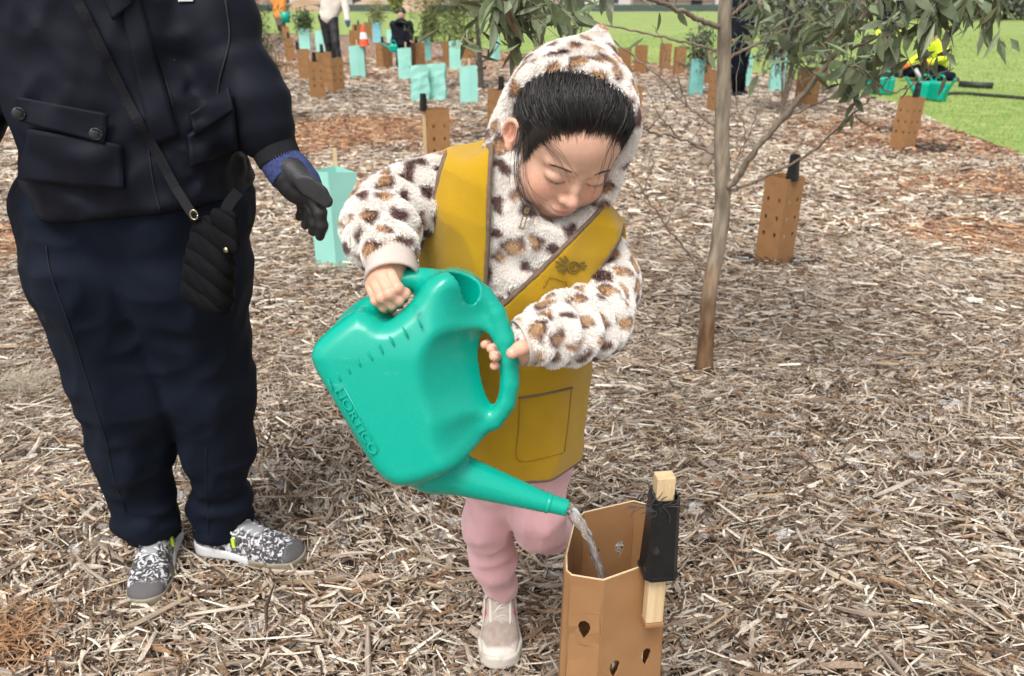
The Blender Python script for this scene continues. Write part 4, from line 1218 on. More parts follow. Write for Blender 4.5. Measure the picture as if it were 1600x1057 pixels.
GUM2 = [(0.14, 0.18, 0.09), (0.20, 0.245, 0.13), (0.25, 0.285, 0.17), (0.15, 0.16, 0.075)]
leaf_mass("spray_leaves", tree, [(W(x, y, T + dz), (sx * 0.0021, 0.12, sy * 0.0021)) for x, y, dz, sx, sy in ((1400, 40, -.4, 90, 70), (1470, 15, -.45, 90, 40), (1330, 30, -.3, 90, 60), (1260, 20, -.15, 90, 50), (1325, 90, -.34, 50, 40), (1530, 10, -.5, 50, 30), (840, 20, -.66, 80, 50), (790, 20, -.7, 60, 50), (1200, 30, .1, 80, 60))], 330, 0.066, 0.019, GUM2)
def plant(name, label, px, py, h, rad, n, l, w, cols, cat="shrub", stems=3, droop=0.0, base=0.3, group=None, z0=0.0, dark=False, d=None, lean=0.0):
    g = G(px, py) if d is None else np.array([W(px, py, d)[0], d, 0])
    root = empty(name, (g[0], g[1], 0))
    tag(root, label, cat, group)
    mb = MB()
    cent = []
    for k in range(stems):
        a = random.uniform(0, 6.28)
        tip = g + np.array([math.cos(a) * rad * 0.6 + lean, math.sin(a) * rad * 0.6, h * random.uniform(0.75, 1.0)])
        c = spline([g, g * 0.5 + tip * 0.5 + np.array([0, 0, h * 0.06]), tip], 8)
        mb.tube(c, list(np.linspace(0.006 + h * 0.003, 0.002, 8)), 5)
        for q in c[3:]: cent.append((q, (rad * 0.7, rad * 0.7, h * 0.16)))
    mb.build("stem", m_darkbark if dark else m_twig, root)["kind"] = "stuff"
    cent = [(q, s) for q, s in cent if q[2] > base * h] or cent
    leaf_mass("foliage", root, cent, n, l, w, cols, droop)
    return root
OLIVE = [(0.10, 0.125, 0.04), (0.14, 0.16, 0.05), (0.075, 0.095, 0.03), (0.18, 0.19, 0.07)]
MID = [(0.07, 0.12, 0.04), (0.11, 0.16, 0.06), (0.15, 0.2, 0.09)]
plant("shrub", "bushy green shrub growing out of a pale green sleeve near the conifer", 478, 77, 1.0, 0.22, 900, 0.09, 0.04, MID, stems=5, base=0.5)
plant("shrub", "yellowish shrub growing out of the blue sleeve", 590, 66, 1.1, 0.26, 900, 0.08, 0.028, [(0.24, 0.25, 0.10), (0.18, 0.2, 0.09), (0.13, 0.17, 0.07)], stems=5, base=0.5)
plant("shrub", "dark bushy shrub growing out of the dull green sleeve", 667, 95, 1.05, 0.24, 1200, 0.09, 0.035, [(0.08, 0.11, 0.04), (0.12, 0.14, 0.05), (0.16, 0.17, 0.06)], stems=5, base=0.4)
plant("gum_seedling", "drooping eucalypt seedling growing out of the dark green sleeve", 1086, 146, 0.9, 0.2, 420, 0.12, 0.026, GUM, cat="sapling", stems=4, droop=1.0, base=0.4)
plant("gum_sapling", "grey drooping eucalypt sapling behind the slender trunk", 1222, 178, 1.75, 0.50, 2600, 0.15, 0.026, [(0.13, 0.145, 0.11), (0.17, 0.185, 0.15), (0.10, 0.115, 0.085), (0.21, 0.22, 0.18)], cat="sapling", stems=9, droop=1.3, base=0.2, lean=0.05)
plant("gum_sapling", "grey drooping eucalypt sapling crowding behind the thick side branch", 1285, 150, 1.8, 0.42, 1200, 0.15, 0.026, [(0.13, 0.145, 0.11), (0.17, 0.185, 0.15), (0.10, 0.115, 0.085)], cat="sapling", stems=5, droop=1.3, base=0.3)
# the thin dark sapling with wispy olive foliage
wat = plant("wattle_sapling", "thin dark-stemmed sapling with wispy olive foliage behind the teal guards", 752, 138, 1.9, 0.55, 900, 0.10, 0.008, OLIVE, cat="sapling", stems=1, base=0.45, dark=True)
g = G(752, 138)
mb = MB()
mb.tube(spline([g, g + np.array([-0.02, 0, 0.5]), g + np.array([-0.06, 0, 1.2]), g + np.array([-0.03, 0, 2.0])], 14), list(np.linspace(0.045, 0.02, 14)), 8)
mb.build("trunk", m_darkbark, wat)
for sx, sz, tx, tz in ((-0.01, 0.35, 0.28, 0.62), (-0.04, 0.75, -0.75, 1.15), (-0.05, 0.95, -0.45, 1.35), (-0.05, 1.0, 0.4, 1.4), (-0.03, 0.6, -0.6, 0.85)):
    a, t = g + np.array([sx, 0, sz]), g + np.array([tx, random.uniform(-.2, .2), tz])
    MB().tube(spline([a, (a + t) / 2 + np.array([0, 0, -0.03]), t], 8), list(np.linspace(0.02 if tx > 0 and tz < 1 else 0.011, 0.006, 8)), 6).build("branch", m_darkbark, wat)
    if not (tx > 0 and tz < 1): leaf_mass("foliage", wat, [(t, (0.35, 0.3, 0.2)), ((a + t) / 2 + np.array([0, 0, 0.05]), (0.25, 0.2, 0.15))], 650, 0.12, 0.013, OLIVE, 0.2)
# feathery conifer behind the adult's arm
con = empty("conifer", (W(372, 60, 8.6)[0], 8.6, 0))
tag(con, "feathery olive-green conifer behind the adult's sleeve", "tree")
cb = np.array(con.location)
MB().tube([cb, cb + np.array([0, 0, 1.0]), cb + np.array([0, 0, 2.0])], [0.03, 0.02, 0.006], 7).build("trunk", m_darkbark, con)
cent = []
for k in range(150):
    z = random.uniform(0.35, 1.95); a = random.uniform(0, 6.28); rr = 0.50 * (1 - (z - 0.35) / 1.9) ** 0.6 * random.uniform(0.4, 1)
    cent.append((cb + np.array([math.cos(a) * rr, math.sin(a) * rr, z]), (0.09, 0.09, 0.06)))
leaf_mass("foliage", con, cent, 7000, 0.075, 0.009, [(0.085, 0.095, 0.035), (0.12, 0.12, 0.045), (0.06, 0.07, 0.03), (0.15, 0.14, 0.06)], -0.3)
# dry grass tuft on the mulch beside the adult
tuft = empty("dry_grass_tuft", G(38, 612))
tag(tuft, "pale dry grass tuft lying on the mulch behind the adult's leg", "grass tuft")
mb = MB(); tb_ = np.array(tuft.location)
for k in range(260):
    a = random.uniform(0, 6.28); rr = abs(random.gauss(0, 0.09)); p = tb_ + np.array([math.cos(a) * rr, math.sin(a) * rr * 0.7, 0.015])
    d = np.array([random.gauss(0, 1), random.gauss(0, 1), random.uniform(0.1, 0.8)]); d /= np.linalg.norm(d)
    e = p + d * random.uniform(0.05, 0.11); mm = (p + e) / 2 + np.array([random.gauss(0, .012), random.gauss(0, .012), random.uniform(0, 0.02)])
    mb.tube(spline([p, mm, e], 6), 0.0007, 3, caps=False)
mb.build("blades", mat("dry_grass", (0.40, 0.34, 0.25), 0.9, (0.52, 0.46, 0.35), 30), tuft)["kind"] = "stuff"
# fibrous orange bark in the corner of the bed
fib = empty("bark_fibre_heap", G(15, 1010)); tag(fib, "heap of stringy orange bark fibre on the mulch below the adult's shoe", "bark fibre")
mb = MB(); tb_ = np.array(fib.location)
for k in range(300):
    p = tb_ + np.array([random.gauss(-0.03, 0.055), random.gauss(0, 0.06), random.uniform(0.01, 0.035)])
    d = np.array([random.gauss(0, 1), random.gauss(0, 1), random.gauss(0, 0.3)]); d /= np.linalg.norm(d)
    e = p + d * random.uniform(0.03, 0.08); e[2] = max(e[2], 0.01); mm = (p + e) / 2 + np.array([random.gauss(0, .012), random.gauss(0, .012), random.uniform(0, 0.01)])
    mb.tube(spline([p, mm, e], 6), random.uniform(0.0006, 0.0014), 3, caps=False)
mb.build("fibres", mat("orange_bark_fibre", (0.30, 0.15, 0.07), 0.9, (0.48, 0.29, 0.15), 30), fib)["kind"] = "stuff"
# fallen log stub behind the trunk
MBl = MB().tube([G(1100, 262) + np.array([0, 0, 0.03]), G(1118, 240) + np.array([0, 0, 0.10])], [0.045, 0.035], 9)
tag(MBl.build("tree_stump", m_twig, None, True), "small pale cut branch stump lying behind the eucalypt trunk", "stump")
# ================================================================ beyond the lawn
m_wallp = mat("pale_wall", (0.55, 0.54, 0.52), 0.8, (0.62, 0.6, 0.57), 0.4)
m_roofg = mat("grey_metal_roof", (0.42, 0.45, 0.50), 0.5, (0.5, 0.53, 0.57), 0.5)
m_rooft = mat("tan_roof", (0.50, 0.36, 0.20), 0.8, (0.56, 0.42, 0.26), 0.5)
m_glassd = mat("dark_window_glass", (0.06, 0.07, 0.08), 0.15)
m_fence = mat("dark_green_fence", (0.06, 0.09, 0.08), 0.8)
m_dirt = mat("dirt", (0.30, 0.20, 0.12), 0.95, (0.40, 0.29, 0.19), 0.6, bump=0.6, bscale=3)
def building(name, label, x0, x1, d, h, roof, depth=9.0, wall=None, hip=True):
    xa, xb = W(x0, 0, d)[0], W(x1, 0, d)[0]
    root = empty(name, ((xa + xb) / 2, d, 0))
    tag(root, label, "building")
    cx, hw = (xa + xb) / 2, (xb - xa) / 2
    MB().box((cx, d + depth / 2, h * 0.5), (hw, depth / 2, h * 0.5)).build("wall", wall or m_wallp, root)
    e = 0.6
    rz = h + 0.002
    rh = 1.8
    k = 0.55 if hip else 0.96
    V = [(cx - hw - e, d - e, rz), (cx + hw + e, d - e, rz), (cx + hw + e, d + depth + e, rz), (cx - hw - e, d + depth + e, rz), (cx - hw * k, d + depth / 2, rz + rh), (cx + hw * k, d + depth / 2, rz + rh)]
    MB().add(V, [(3, 2, 1, 0), (0, 1, 5, 4), (2, 3, 4, 5), (1, 2, 5), (3, 0, 4)]).build("roof", roof, root)
    n = max(2, int(hw * 2 / 3.2))
    for i in range(n):
        wx = cx - hw + (i + 0.5) * 2 * hw / n
        MB().box((wx, d - 0.03, h * 0.5), (0.55, 0.05, 0.6)).build("window", m_glassd, root)
building("long_shed", "long low building with pale blue-grey roof beyond the dirt heaps", 655, 780, 96, 1.75, m_roofg, 10)
building("house", "white low house beyond the lawn behind the conifer", 425, 500, 94, 2.4, m_roofg, 9)
building("house", "low tan-roofed house seen beside the eucalypt trunk", 1010, 1115, 88, 1.0, m_rooft, 10)
building("house", "grey-roofed house beyond the lawn behind the white-jacketed person", 530, 640, 104, 2.0, m_roofg, 9)
building("house", "white house beyond the lawn between the hood and the tan-roofed house", 880, 985, 100, 2.4, m_roofg, 9)
building("house", "white cottage with grey roof next to the tan-roofed house", 1118, 1180, 92, 2.2, m_roofg, 9)
def heap(label, px, d, w, h):
    c = W(px, 0, d)
    g = Grid((c[0] - w - 1, d - 3, -0.6), (c[0] + w + 1, d + 3, h + 0.6), 0.22)
    S = g.ell((c[0], d, -0.2), (w, 2.4, h + 0.2)) + 0.18 * vnoise(g.X, g.Y, g.Z, 0.9, int(px)).astype(np.float32)
    V, Q = g.mesh(S, 1)
    tag(mesh_np("dirt_heap", V, Q, m_dirt, None), label, "dirt heap", "dirt heaps beyond the lawn")
heap("brown dirt heap beyond the lawn beside the navy-hooded child's head", 655, 80, 3.0, 1.15)
heap("brown dirt heap beyond the lawn above the traffic cone", 585, 81, 2.6, 0.95)
heap("grey-brown dirt heap behind the white-jacketed person's back", 482, 80, 2.2, 1.1)
heap("low brown dirt heap in front of the long pale-roofed building", 710, 82, 2.4, 0.8)
# fence along the far side of the lawn
fen = empty("boundary_fence", (0, 78.3, 0)); tag(fen, "low dark mesh fence along the far side of the lawn", "fence")
for k in range(45):
    x = -46 + k * 3
    MB().box((x, 78.3, 0.35), (0.03, 0.03, 0.38)).build("post", m_fence, fen)
    MB().box((x + 1.5, 78.3, 0.33), (1.46, 0.012, 0.28)).build("mesh_panel", m_fence, fen)
# trees beyond the lawn
def far_tree(label, px, d, h, rad, cols, n=2600):
    c = W(px, 0, d); c = np.array([c[0], d, 0.0])
    root = empty("far_tree", c); tag(root, label, "tree", "trees beyond the lawn")
    mb = MB(); mb.tube([c, c + np.array([0.1, 0, h * 0.5]), c + np.array([0, 0, h * 0.9])], [0.16, 0.1, 0.04], 7)
    for k in range(5):
        a = random.uniform(0, 6.28); s = c + np.array([0, 0, h * random.uniform(0.25, 0.5)])
        mb.tube([s, s + np.array([math.cos(a) * rad * 0.6, math.sin(a) * rad * 0.6, h * 0.3])], [0.07, 0.03], 5)
    mb.build("trunk", m_darkbark, root)
    cent = []
    for k in range(26):
        a = random.uniform(0, 6.28); rr = rad * math.sqrt(random.random()) * 0.85; z = h * random.uniform(0.12, 0.98)
        cent.append((c + np.array([math.cos(a) * rr, math.sin(a) * rr, z]), (rad * 0.33, rad * 0.33, h * 0.1)))
    leaf_mass("crown", root, cent, n, 0.45, 0.22, cols, 0.3)
GREYG = [(0.12, 0.13, 0.10), (0.16, 0.17, 0.135), (0.09, 0.10, 0.075)]
far_tree("broad grey-green tree beyond the lawn above the kneeling worker", 1490, 50, 5.5, 3.4, GREYG)
far_tree("grey-green tree at the far lawn corner with a dense low crown", 1575, 52, 5.0, 3.2, GREYG)
far_tree("pale grey-green tree between the two dense trees beyond the lawn", 1535, 56, 6.5, 3.0, [(0.17, 0.18, 0.15), (0.2, 0.21, 0.18)])
far_tree("dark tree beyond the lawn between the tan roof and the far lawn corner", 1400, 60, 6.0, 3.2, GREYG)
far_tree("tall dark tree behind the white cottage", 1200, 110, 7.0, 4.0, GREYG)
far_tree("olive tree behind the tan-roofed house", 1060, 118, 9.0, 4.5, OLIVE)
far_tree("grey-green tree behind the long pale-roofed building", 730, 120, 8.0, 4.5, GREYG)
far_tree("slim young yellow-green tree by the dirt heap", 618, 70, 2.4, 0.5, [(0.3, 0.3, 0.1), (0.22, 0.24, 0.08)], 500)
far_tree("round dark tree behind the white low house", 455, 118, 7.0, 4.0, GREYG)
# ---- things on the lawn
m_blackpipe = mat("black_pipe", (0.02, 0.02, 0.022), 0.5)
p0, p1 = G(1497, 138), G(1550, 141)
tag(MB().tube([p0 + np.array([0, 0, 0.06]), (p0 + p1) / 2 + np.array([0, 0, 0.055]), p1 + np.array([0, 0, 0.06])], 0.045, 10).build("black_pipe", m_blackpipe, None, True), "short thick black pipe lying on the lawn", "pipe")
hose = spline([G(1470, 152), G(1500, 150), G(1540, 153), G(1600, 158), G(1680, 166)], 30) + np.array([0, 0, 0.035])
tag(MB().tube(hose, 0.022, 8).build("garden_hose", m_blackpipe, None, True), "thin black hose stretched over the lawn", "hose")
# ---- small green cans standing on the lawn
def small_can(px, py, label, rot, s=1.0):
    g = G(px, py)
    gr = Grid((-0.34, -0.13, -0.02), (0.36, 0.13, 0.46), 0.012)
    S = gr.box((0, 0, 0.15), (0.15, 0.095, 0.15), 0.05)
    S = smin(S, gr.chain([(0.10, 0, 0.08), (0.20, 0, 0.2), (0.31, 0, 0.36)], [0.045, 0.03, 0.02], 0.01), 0.03)
    hpt = spline([(0.12, 0, 0.28), (0.06, 0, 0.39), (-0.05, 0, 0.38), (-0.13, 0, 0.26)], 8)
    S = smin(S, gr.chain(hpt, [0.018] * 8, 0.005), 0.02)
    V, Q = gr.mesh(S, 1)
    A = np.array([[math.cos(rot), -math.sin(rot), 0], [math.sin(rot), math.cos(rot), 0], [0, 0, 1]])
    V = (A @ (V * s).T).T + np.array([g[0], g[1], 0.012])
    root = empty("watering_can", (g[0], g[1], 0)); tag(root, label, "watering can", "green watering cans on the lawn")
    mesh_np("body", V, Q, m_can, root)
small_can(1440, 158, "green watering can on the lawn with its spout raised beside the kneeling worker", 3.0, 0.78)
small_can(1462, 160, "green watering can on the lawn touching the one with the raised spout", -1.3, 0.8)
small_can(1380, 150, "green watering can on the lawn behind the eucalypt's leaves", 2.6, 0.78)
small_can(1362, 148, "green watering can half hidden by gum leaves at the lawn edge", 2.9, 0.74)
# ---- traffic cone on a stick
cg_ = np.array(cone_guard.location)
conep = W(569, 72, cg_[1] - 0.03)
cone = empty("traffic_cone", (conep[0], conep[1], conep[2])); tag(cone, "small orange traffic cone with white band up on a stick", "traffic cone")
m_or = mat("orange_plastic", (0.75, 0.10, 0.03), 0.5); m_wh = mat("white_band", (0.8, 0.8, 0.8), 0.5)
def conering(z0, z1, h=0.32, r0=0.085, r1=0.028):
    f = lambda z: r0 + (r1 - r0) * z / h
    return [conep + np.array([0, 0, z0]), conep + np.array([0, 0, z1])], [f(z0), f(z1)]
for nm, z0, z1, mt in (("lower_cone", 0, 0.11, m_or), ("white_band", 0.11, 0.21, m_wh), ("cone_tip", 0.21, 0.32, m_or)):
    P, Rr = conering(z0, z1); MB().tube(P, Rr, 16).build(nm, mt, cone, False)
MB().tube([np.array([conep[0], conep[1], 0]), conep + np.array([0, 0, 0.1])], 0.012, 6).build("stick", m_darkbark, cone)
# ================================================================ the child
def hexcol(h): 
    v = [int(h[i:i + 2], 16) / 255 for i in (0, 2, 4)]
    return np.array([((x + 0.055) / 1.055) ** 2.4 if x > 0.04045 else x / 12.92 for x in v])
def sdf_at(grid, S, P):
    """trilinear sample of a field at points"""
    q = (P - grid.lo) / grid.vs
    n = np.array(S.shape)
    q = np.clip(q, 0, n - 1.001); i = q.astype(int); f = q - i
    r = 0
    for dx in (0, 1):
        for dy in (0, 1):
            for dz in (0, 1):
                w = (f[:, 0] if dx else 1 - f[:, 0]) * (f[:, 1] if dy else 1 - f[:, 1]) * (f[:, 2] if dz else 1 - f[:, 2])
                r = r + w * S[i[:, 0] + dx, i[:, 1] + dy, i[:, 2] + dz]
    return r
def hair_obj(name, parent, P, rad, col, material):
    """P: (n, k, 3) strands; rad: (k,) radii; col: (n, 3)"""
    n, k, _ = P.shape
    h = bpy.data.hair_curves.new(name)
    h.add_curves([k] * n)
    h.attributes["position"].data.foreach_set("vector", np.ascontiguousarray(P, np.float32).ravel())
    a = h.attributes.get("radius") or h.attributes.new("radius", 'FLOAT', 'POINT')
    a.data.foreach_set("value", np.tile(np.asarray(rad, np.float32), n))
    c = h.attributes.new("ccol", 'FLOAT_COLOR', 'CURVE')
    c4_ = np.ones((n, 4), np.float32); c4_[:, :3] = col
    c.data.foreach_set("color", c4_.ravel())
    h.materials.append(material)
    o = bpy.data.objects.new(name, h)
    COL.objects.link(o)
    o.parent = parent
    if parent is not None: o.matrix_parent_inverse = world_of(parent).inverted()
    return o
def sample_surface(V, Q, n, rng):
    T = np.vstack([Q[:, [0, 1, 2]], Q[:, [0, 2, 3]]])
    a, b2, c = V[T[:, 0]], V[T[:, 1]], V[T[:, 2]]
    ar = np.linalg.norm(np.cross(b2 - a, c - a), axis=1)
    t = rng.choice(len(T), n, p=ar / ar.sum())
    u, v = rng.random(n), rng.random(n)
    s = u + v > 1; u[s], v[s] = 1 - u[s], 1 - v[s]
    return a[t] + (b2 - a)[t] * u[:, None] + (c - a)[t] * v[:, None], T[t]

child = empty("person", (0.0, 1.27, 0.0))
tag(child, "child in leopard-print hooded jacket, mustard vest and pink trousers pouring water", "person")
m_skin = attr_mat("child_skin", 0.46, sub=0.22, bump=0.12, bscale=700, spec=0.45, vary=0.05, vscale=220)
SKIN = hexcol("dbad94")
# ---------------- head frame
HC = W(884, 214, 1.13)
ya, pa, ra = math.radians(14), math.radians(38), math.radians(11)
fwd0 = np.array([math.sin(ya), -math.cos(ya), 0])
rt0 = np.array([math.cos(ya), math.sin(ya), 0])
up0 = np.array([0, 0, 1.0])
fwd = fwd0 * math.cos(pa) - up0 * math.sin(pa)
up1 = up0 * math.cos(pa) + fwd0 * math.sin(pa)
rt = rt0 * math.cos(ra) - up1 * math.sin(ra)
up = up1 * math.cos(ra) + rt0 * math.sin(ra)
HB = np.stack([rt, -fwd, up], 1)           # columns: x right, y back, z up
def HW(p): return HC + (HB @ np.asarray(p, float).T).T
gh = Grid((-0.10, -0.12, -0.17), (0.10, 0.125, 0.125), 0.0016)
def head_sdf(g, ears=True):
    S = g.ell((0, 0.016, 0.030), (0.070, 0.088, 0.076))
    S = smin(S, g.ell((0, -0.022, 0.030), (0.060, 0.055, 0.050)), 0.02)
    S = smin(S, g.ell((0, -0.020, -0.034), (0.055, 0.058, 0.060)), 0.03)
    S = smin(S, g.ell((0, -0.055, -0.083), (0.020, 0.017, 0.015)), 0.025)
    for s in (-1, 1):
        S = smin(S, g.ell((s * 0.034, -0.046, -0.044), (0.0295, 0.0275, 0.030)), 0.018)
    # eye sockets and closed lids
    for s in (-1, 1):
        S = smax(S, -g.ell((s * 0.028, -0.090, -0.001), (0.019, 0.014, 0.0105)), 0.012)
        S = smin(S, g.ell((s * 0.0285, -0.0655, -0.005), (0.0155, 0.0125, 0.0105)), 0.005)
        # brow ridge
        S = smin(S, g.cap((s * 0.016, -0.0725, 0.012), (s * 0.042, -0.060, 0.012), 0.005, 0.004), 0.012)
    # nose
    S = smin(S, g.chain([(0, -0.074, 0.002), (0, -0.082, -0.014), (0, -0.091, -0.030)], [0.0050, 0.0058, 0.0074], 0.005), 0.010)
    S = smin(S, g.sph((0, -0.0905, -0.0315), 0.0078), 0.006)
    for s in (-1, 1):
        S = smin(S, g.ell((s * 0.0105, -0.083, -0.0355), (0.0062, 0.0070, 0.0058)), 0.005)
        S = smax(S, -g.sph((s * 0.0055, -0.0895, -0.0412), 0.0030), 0.003)
    # mouth
    S = smin(S, g.ell((0, -0.074, -0.060), (0.022, 0.011, 0.014)), 0.012)
    S = smin(S, g.ell((0, -0.0825, -0.0555), (0.0165, 0.0055, 0.0042)), 0.004)
    S = smin(S, g.ell((0, -0.0805, -0.0640), (0.0140, 0.0060, 0.0052)), 0.004)
    S = smax(S, -g.chain([(-0.0225, -0.0790, -0.0562), (-0.010, -0.0872, -0.0596), (0.010, -0.0872, -0.0596), (0.0225, -0.0790, -0.0562)], [0.0012, 0.0011, 0.0011, 0.0012], 0.001), 0.0022)
    if ears:
        for s in (-1, 1):
            A = np.array(Euler((0.18, s * 0.12, -s * 0.42)).to_matrix())
            E_ = g.ell((s * 0.0755, 0.010, -0.012), (0.0070, 0.0165, 0.0260), A)
            E_ = smax(E_, -g.ell((s * 0.0802, 0.0062, -0.009), (0.0072, 0.0105, 0.0178), A), 0.002)
            E_ = smin(E_, g.cap((s * 0.0765, 0.013, -0.004), (s * 0.0755, 0.008, -0.022), 0.0024, 0.0026), 0.003)
            E_ = smin(E_, g.ell((s * 0.0735, 0.003, -0.032), (0.006, 0.007, 0.007)), 0.005)
            S = smin(S, E_, 0.005)
    S = smin(S, g.cap((0, 0.022, -0.05), (0, 0.060, -0.155), 0.036, 0.040), 0.02)
    return S
SH = head_sdf(gh)
Vh, Qh = gh.mesh(SH, 1)
# skin tones: blush on cheeks, nose and ears, rose lips
def skin_cols(Vl, base):
    c = np.tile(base, (len(Vl), 1))
    def spot(p, r): return np.exp(-np.sum(((Vl - np.array(p)) / np.array(r)) ** 2, axis=1))[:, None]
    red = spot((-0.038, -0.066, -0.034), (0.022, 0.03, 0.018)) + spot((0.038, -0.066, -0.034), (0.022, 0.03, 0.018)) + 0.7 * spot((0, -0.097, -0.033), (0.012, 0.012, 0.01)) \
        + 1.2 * spot((-0.077, 0.010, -0.012), (0.012, 0.02, 0.03)) + 1.2 * spot((0.077, 0.012, -0.004), (0.012, 0.02, 0.03))
    red = np.clip(red, 0, 1)
    c = c * (1 - 0.35 * red) + 0.35 * red * hexcol("d9806a")
    lip = np.clip(spot((0, -0.086, -0.0555), (0.015, 0.008, 0.0042)) + spot((0, -0.085, -0.064), (0.013, 0.008, 0.0048)), 0, 1)
    c = c * (1 - 0.6 * lip) + 0.6 * lip * hexcol("b8635c")
    c *= (1 + 0.05 * vnoise(Vl[:, 0], Vl[:, 1], Vl[:, 2], 60, 3))[:, None]
    return c
body_parts = [(HW(Vh), Qh)]
body_cols = [skin_cols(Vh, SKIN)]
# ---------------- hands
R_F = [  # the hand on the rear handle: knuckle, first bend, second bend, tip
    [(608, 421, .992), (621, 450, .960), (633, 459, .966), (631, 468, .988)],
    [(595, 430, .992), (608, 459, .956), (623, 469, .963), (623, 477, .986)],
    [(585, 440, .992), (596, 465, .958), (612, 476, .965), (613, 483, .986)],
    [(578, 449, .994), (587, 470, .963), (599, 480, .969), (602, 486, .986)]]
L_F = [  # the hand on the front grip: fingers come round from behind
    [(822, 532, 1.002), (795, 533, 1.016), (768, 535, 1.010), (757, 539, .985)],
    [(824, 541, 1.000), (797, 543, 1.014), (776, 543, 1.002), (767, 545, .968)],
    [(824, 552, .998), (799, 556, 1.012), (782, 555, 1.000), (772, 557, .962)],
    [(821, 563, 1.000), (800, 570, 1.010), (783, 570, .998), (772, 572, .968)]]
def hand_mesh(fingers, rads, thumb, trad, palm, prad, wrist):
    allp = np.array([W(*p) for f in fingers for p in f] + [W(*p) for p in thumb] + [W(*p) for p in wrist])
    g = Grid(allp.min(0) - 0.03, allp.max(0) + 0.03, 0.0013)
    S = g.chain([W(*p) for p in palm], prad, 0.012)
    S = smin(S, g.chain([W(*p) for p in wrist], [0.020, 0.020, 0.021], 0.01), 0.018)
    for f, r in zip(fingers, rads):
        P = [W(*p) for p in f]
        F_ = g.chain(P, [r * 1.12, r * 1.05, r * 0.98, r * 0.86], 0.0035)
        # knuckle swell and crease at each joint
        for q in P[1:3]: F_ = smin(F_, g.sph(q, r * 1.04), 0.003)
        S = smin(S, F_, 0.0022)
    S = smin(S, g.chain([W(*p) for p in thumb], trad, 0.004), 0.0035)
    V, Q = g.mesh(S, 1)
    return V, Q
fr = [0.0066, 0.0068, 0.0064, 0.0056]
rh = hand_mesh(R_F, fr, [(612, 428, 1.008), (628, 442, 1.012), (640, 452, 1.004)], [0.010, 0.0085, 0.007],
               [(606, 416, 1.012), (600, 432, 1.002), (588, 446, 1.000)], [0.019, 0.018, 0.014], [(606, 392, 1.038), (609, 410, 1.022), (604, 426, 1.006)])
lh = hand_mesh(L_F, [0.0068, 0.0074, 0.0080, 0.0068], [(826, 540, .985), (812, 545, .968), (800, 552, .957)], [0.012, 0.0095, 0.0078],
               [(826, 541, .999), (819, 546, 1.003), (815, 554, 1.004)], [0.019, 0.017, 0.013], [(860, 525, 1.018), (842, 530, 1.008), (826, 537, 1.0)])
for (V, Q), tips in ((rh, [f[1] for f in R_F]), (lh, [f[3] for f in L_F] + [(800, 552, .957)])):
    c = np.tile(SKIN * np.array([1.02, 0.97, 0.95]), (len(V), 1))
    for t in tips:
        d = np.linalg.norm(V - W(*t), axis=1)
        k = np.exp(-(d / 0.009) ** 2)[:, None]
        c = c * (1 - 0.4 * k) + 0.4 * k * hexcol("dd8878")
    body_parts.append((V, Q)); body_cols.append(c)
# finger nails on the gripping hand
m_nail = mat("finger_nail", (0.74, 0.46, 0.39), 0.28)
nails = []
for tip, prev, r in [(f[3], f[2], rr2) for f, rr2 in zip(L_F, [0.0068, 0.0074, 0.0080, 0.0068])] + [((800, 552, .957), (812, 545, .968), 0.0078)]:
    t_, p_ = W(*tip), W(*prev)
    ax_ = (t_ - p_) / np.linalg.norm(t_ - p_)
    out_ = np.array([0.25, -0.55, 0.8]); out_ -= ax_ * (out_ @ ax_); out_ /= np.linalg.norm(out_)
    nails.append((t_ + out_ * r * 0.66 + ax_ * r * 0.15, frame(out_, ax_), r))
# ---------------- torso loft
TZ = np.array([0.40, 0.46, 0.55, 0.70, 0.85, 0.93, 0.985, 1.025, 1.07])
TX = np.array([0.012, 0.010, 0.004, 0.000, 0.008, 0.020, 0.032, 0.037, 0.04])
TY = np.array([1.255, 1.25, 1.238, 1.222, 1.20, 1.187, 1.175, 1.162, 1.15])
TA = np.array([0.086, 0.090, 0.098, 0.112, 0.130, 0.136, 0.120, 0.070, 0.03])
TB = np.array([0.086, 0.092, 0.096, 0.096, 0.098, 0.092, 0.076, 0.058, 0.03])
def torso(g):
    tilt = np.float32(0.36) * (g.X - np.float32(0.03)) * sstep(0.78, 0.95, g.Z)
    z = g.Z + tilt
    cx, cy, a, b2 = (np.interp(z, TZ, q).astype(np.float32) for q in (TX, TY, TA, TB))
    dx, dy = (g.X - cx) / a, (g.Y - cy) / b2
    r = np.sqrt(dx * dx + dy * dy)
    S = (r - 1) * np.minimum(a, b2) * (0.85 + 0.15)
    S = smax(S, z - np.float32(1.055), 0.03)
    return smax(S, np.float32(0.42) - z, 0.02), cy
# inner body, continuous from neck to hips under the clothes
gb = Grid((-0.20, 1.0, 0.40), (0.24, 1.34, 1.12), 0.008)
St, _ = torso(gb)
Sb = St + 0.035
Sb = smin(Sb, gb.chain([W(700, 285, 1.19), W(610, 340, 1.13), W(606, 394, 1.036)], [0.03, 0.026, 0.018], 0.02), 0.03)
Sb = smin(Sb, gb.chain([W(930, 398, 1.208), W(949, 442, 1.167), W(928, 500, 1.10), W(850, 526, 1.016)], [0.022, 0.024, 0.026, 0.018], 0.012), 0.03)
Sb = smin(Sb, gb.cap(HW((0, 0.05, -0.12)), W(835, 330, 1.18), 0.036, 0.045), 0.03)
Vb, Qb = gb.mesh(Sb, 1)
body_parts.append((Vb, Qb)); body_cols.append(np.tile(SKIN, (len(Vb), 1)))
V, Q = join_geo(body_parts)
body_o = mesh_np("body", V, Q, m_skin, child, True, np.vstack(body_cols))
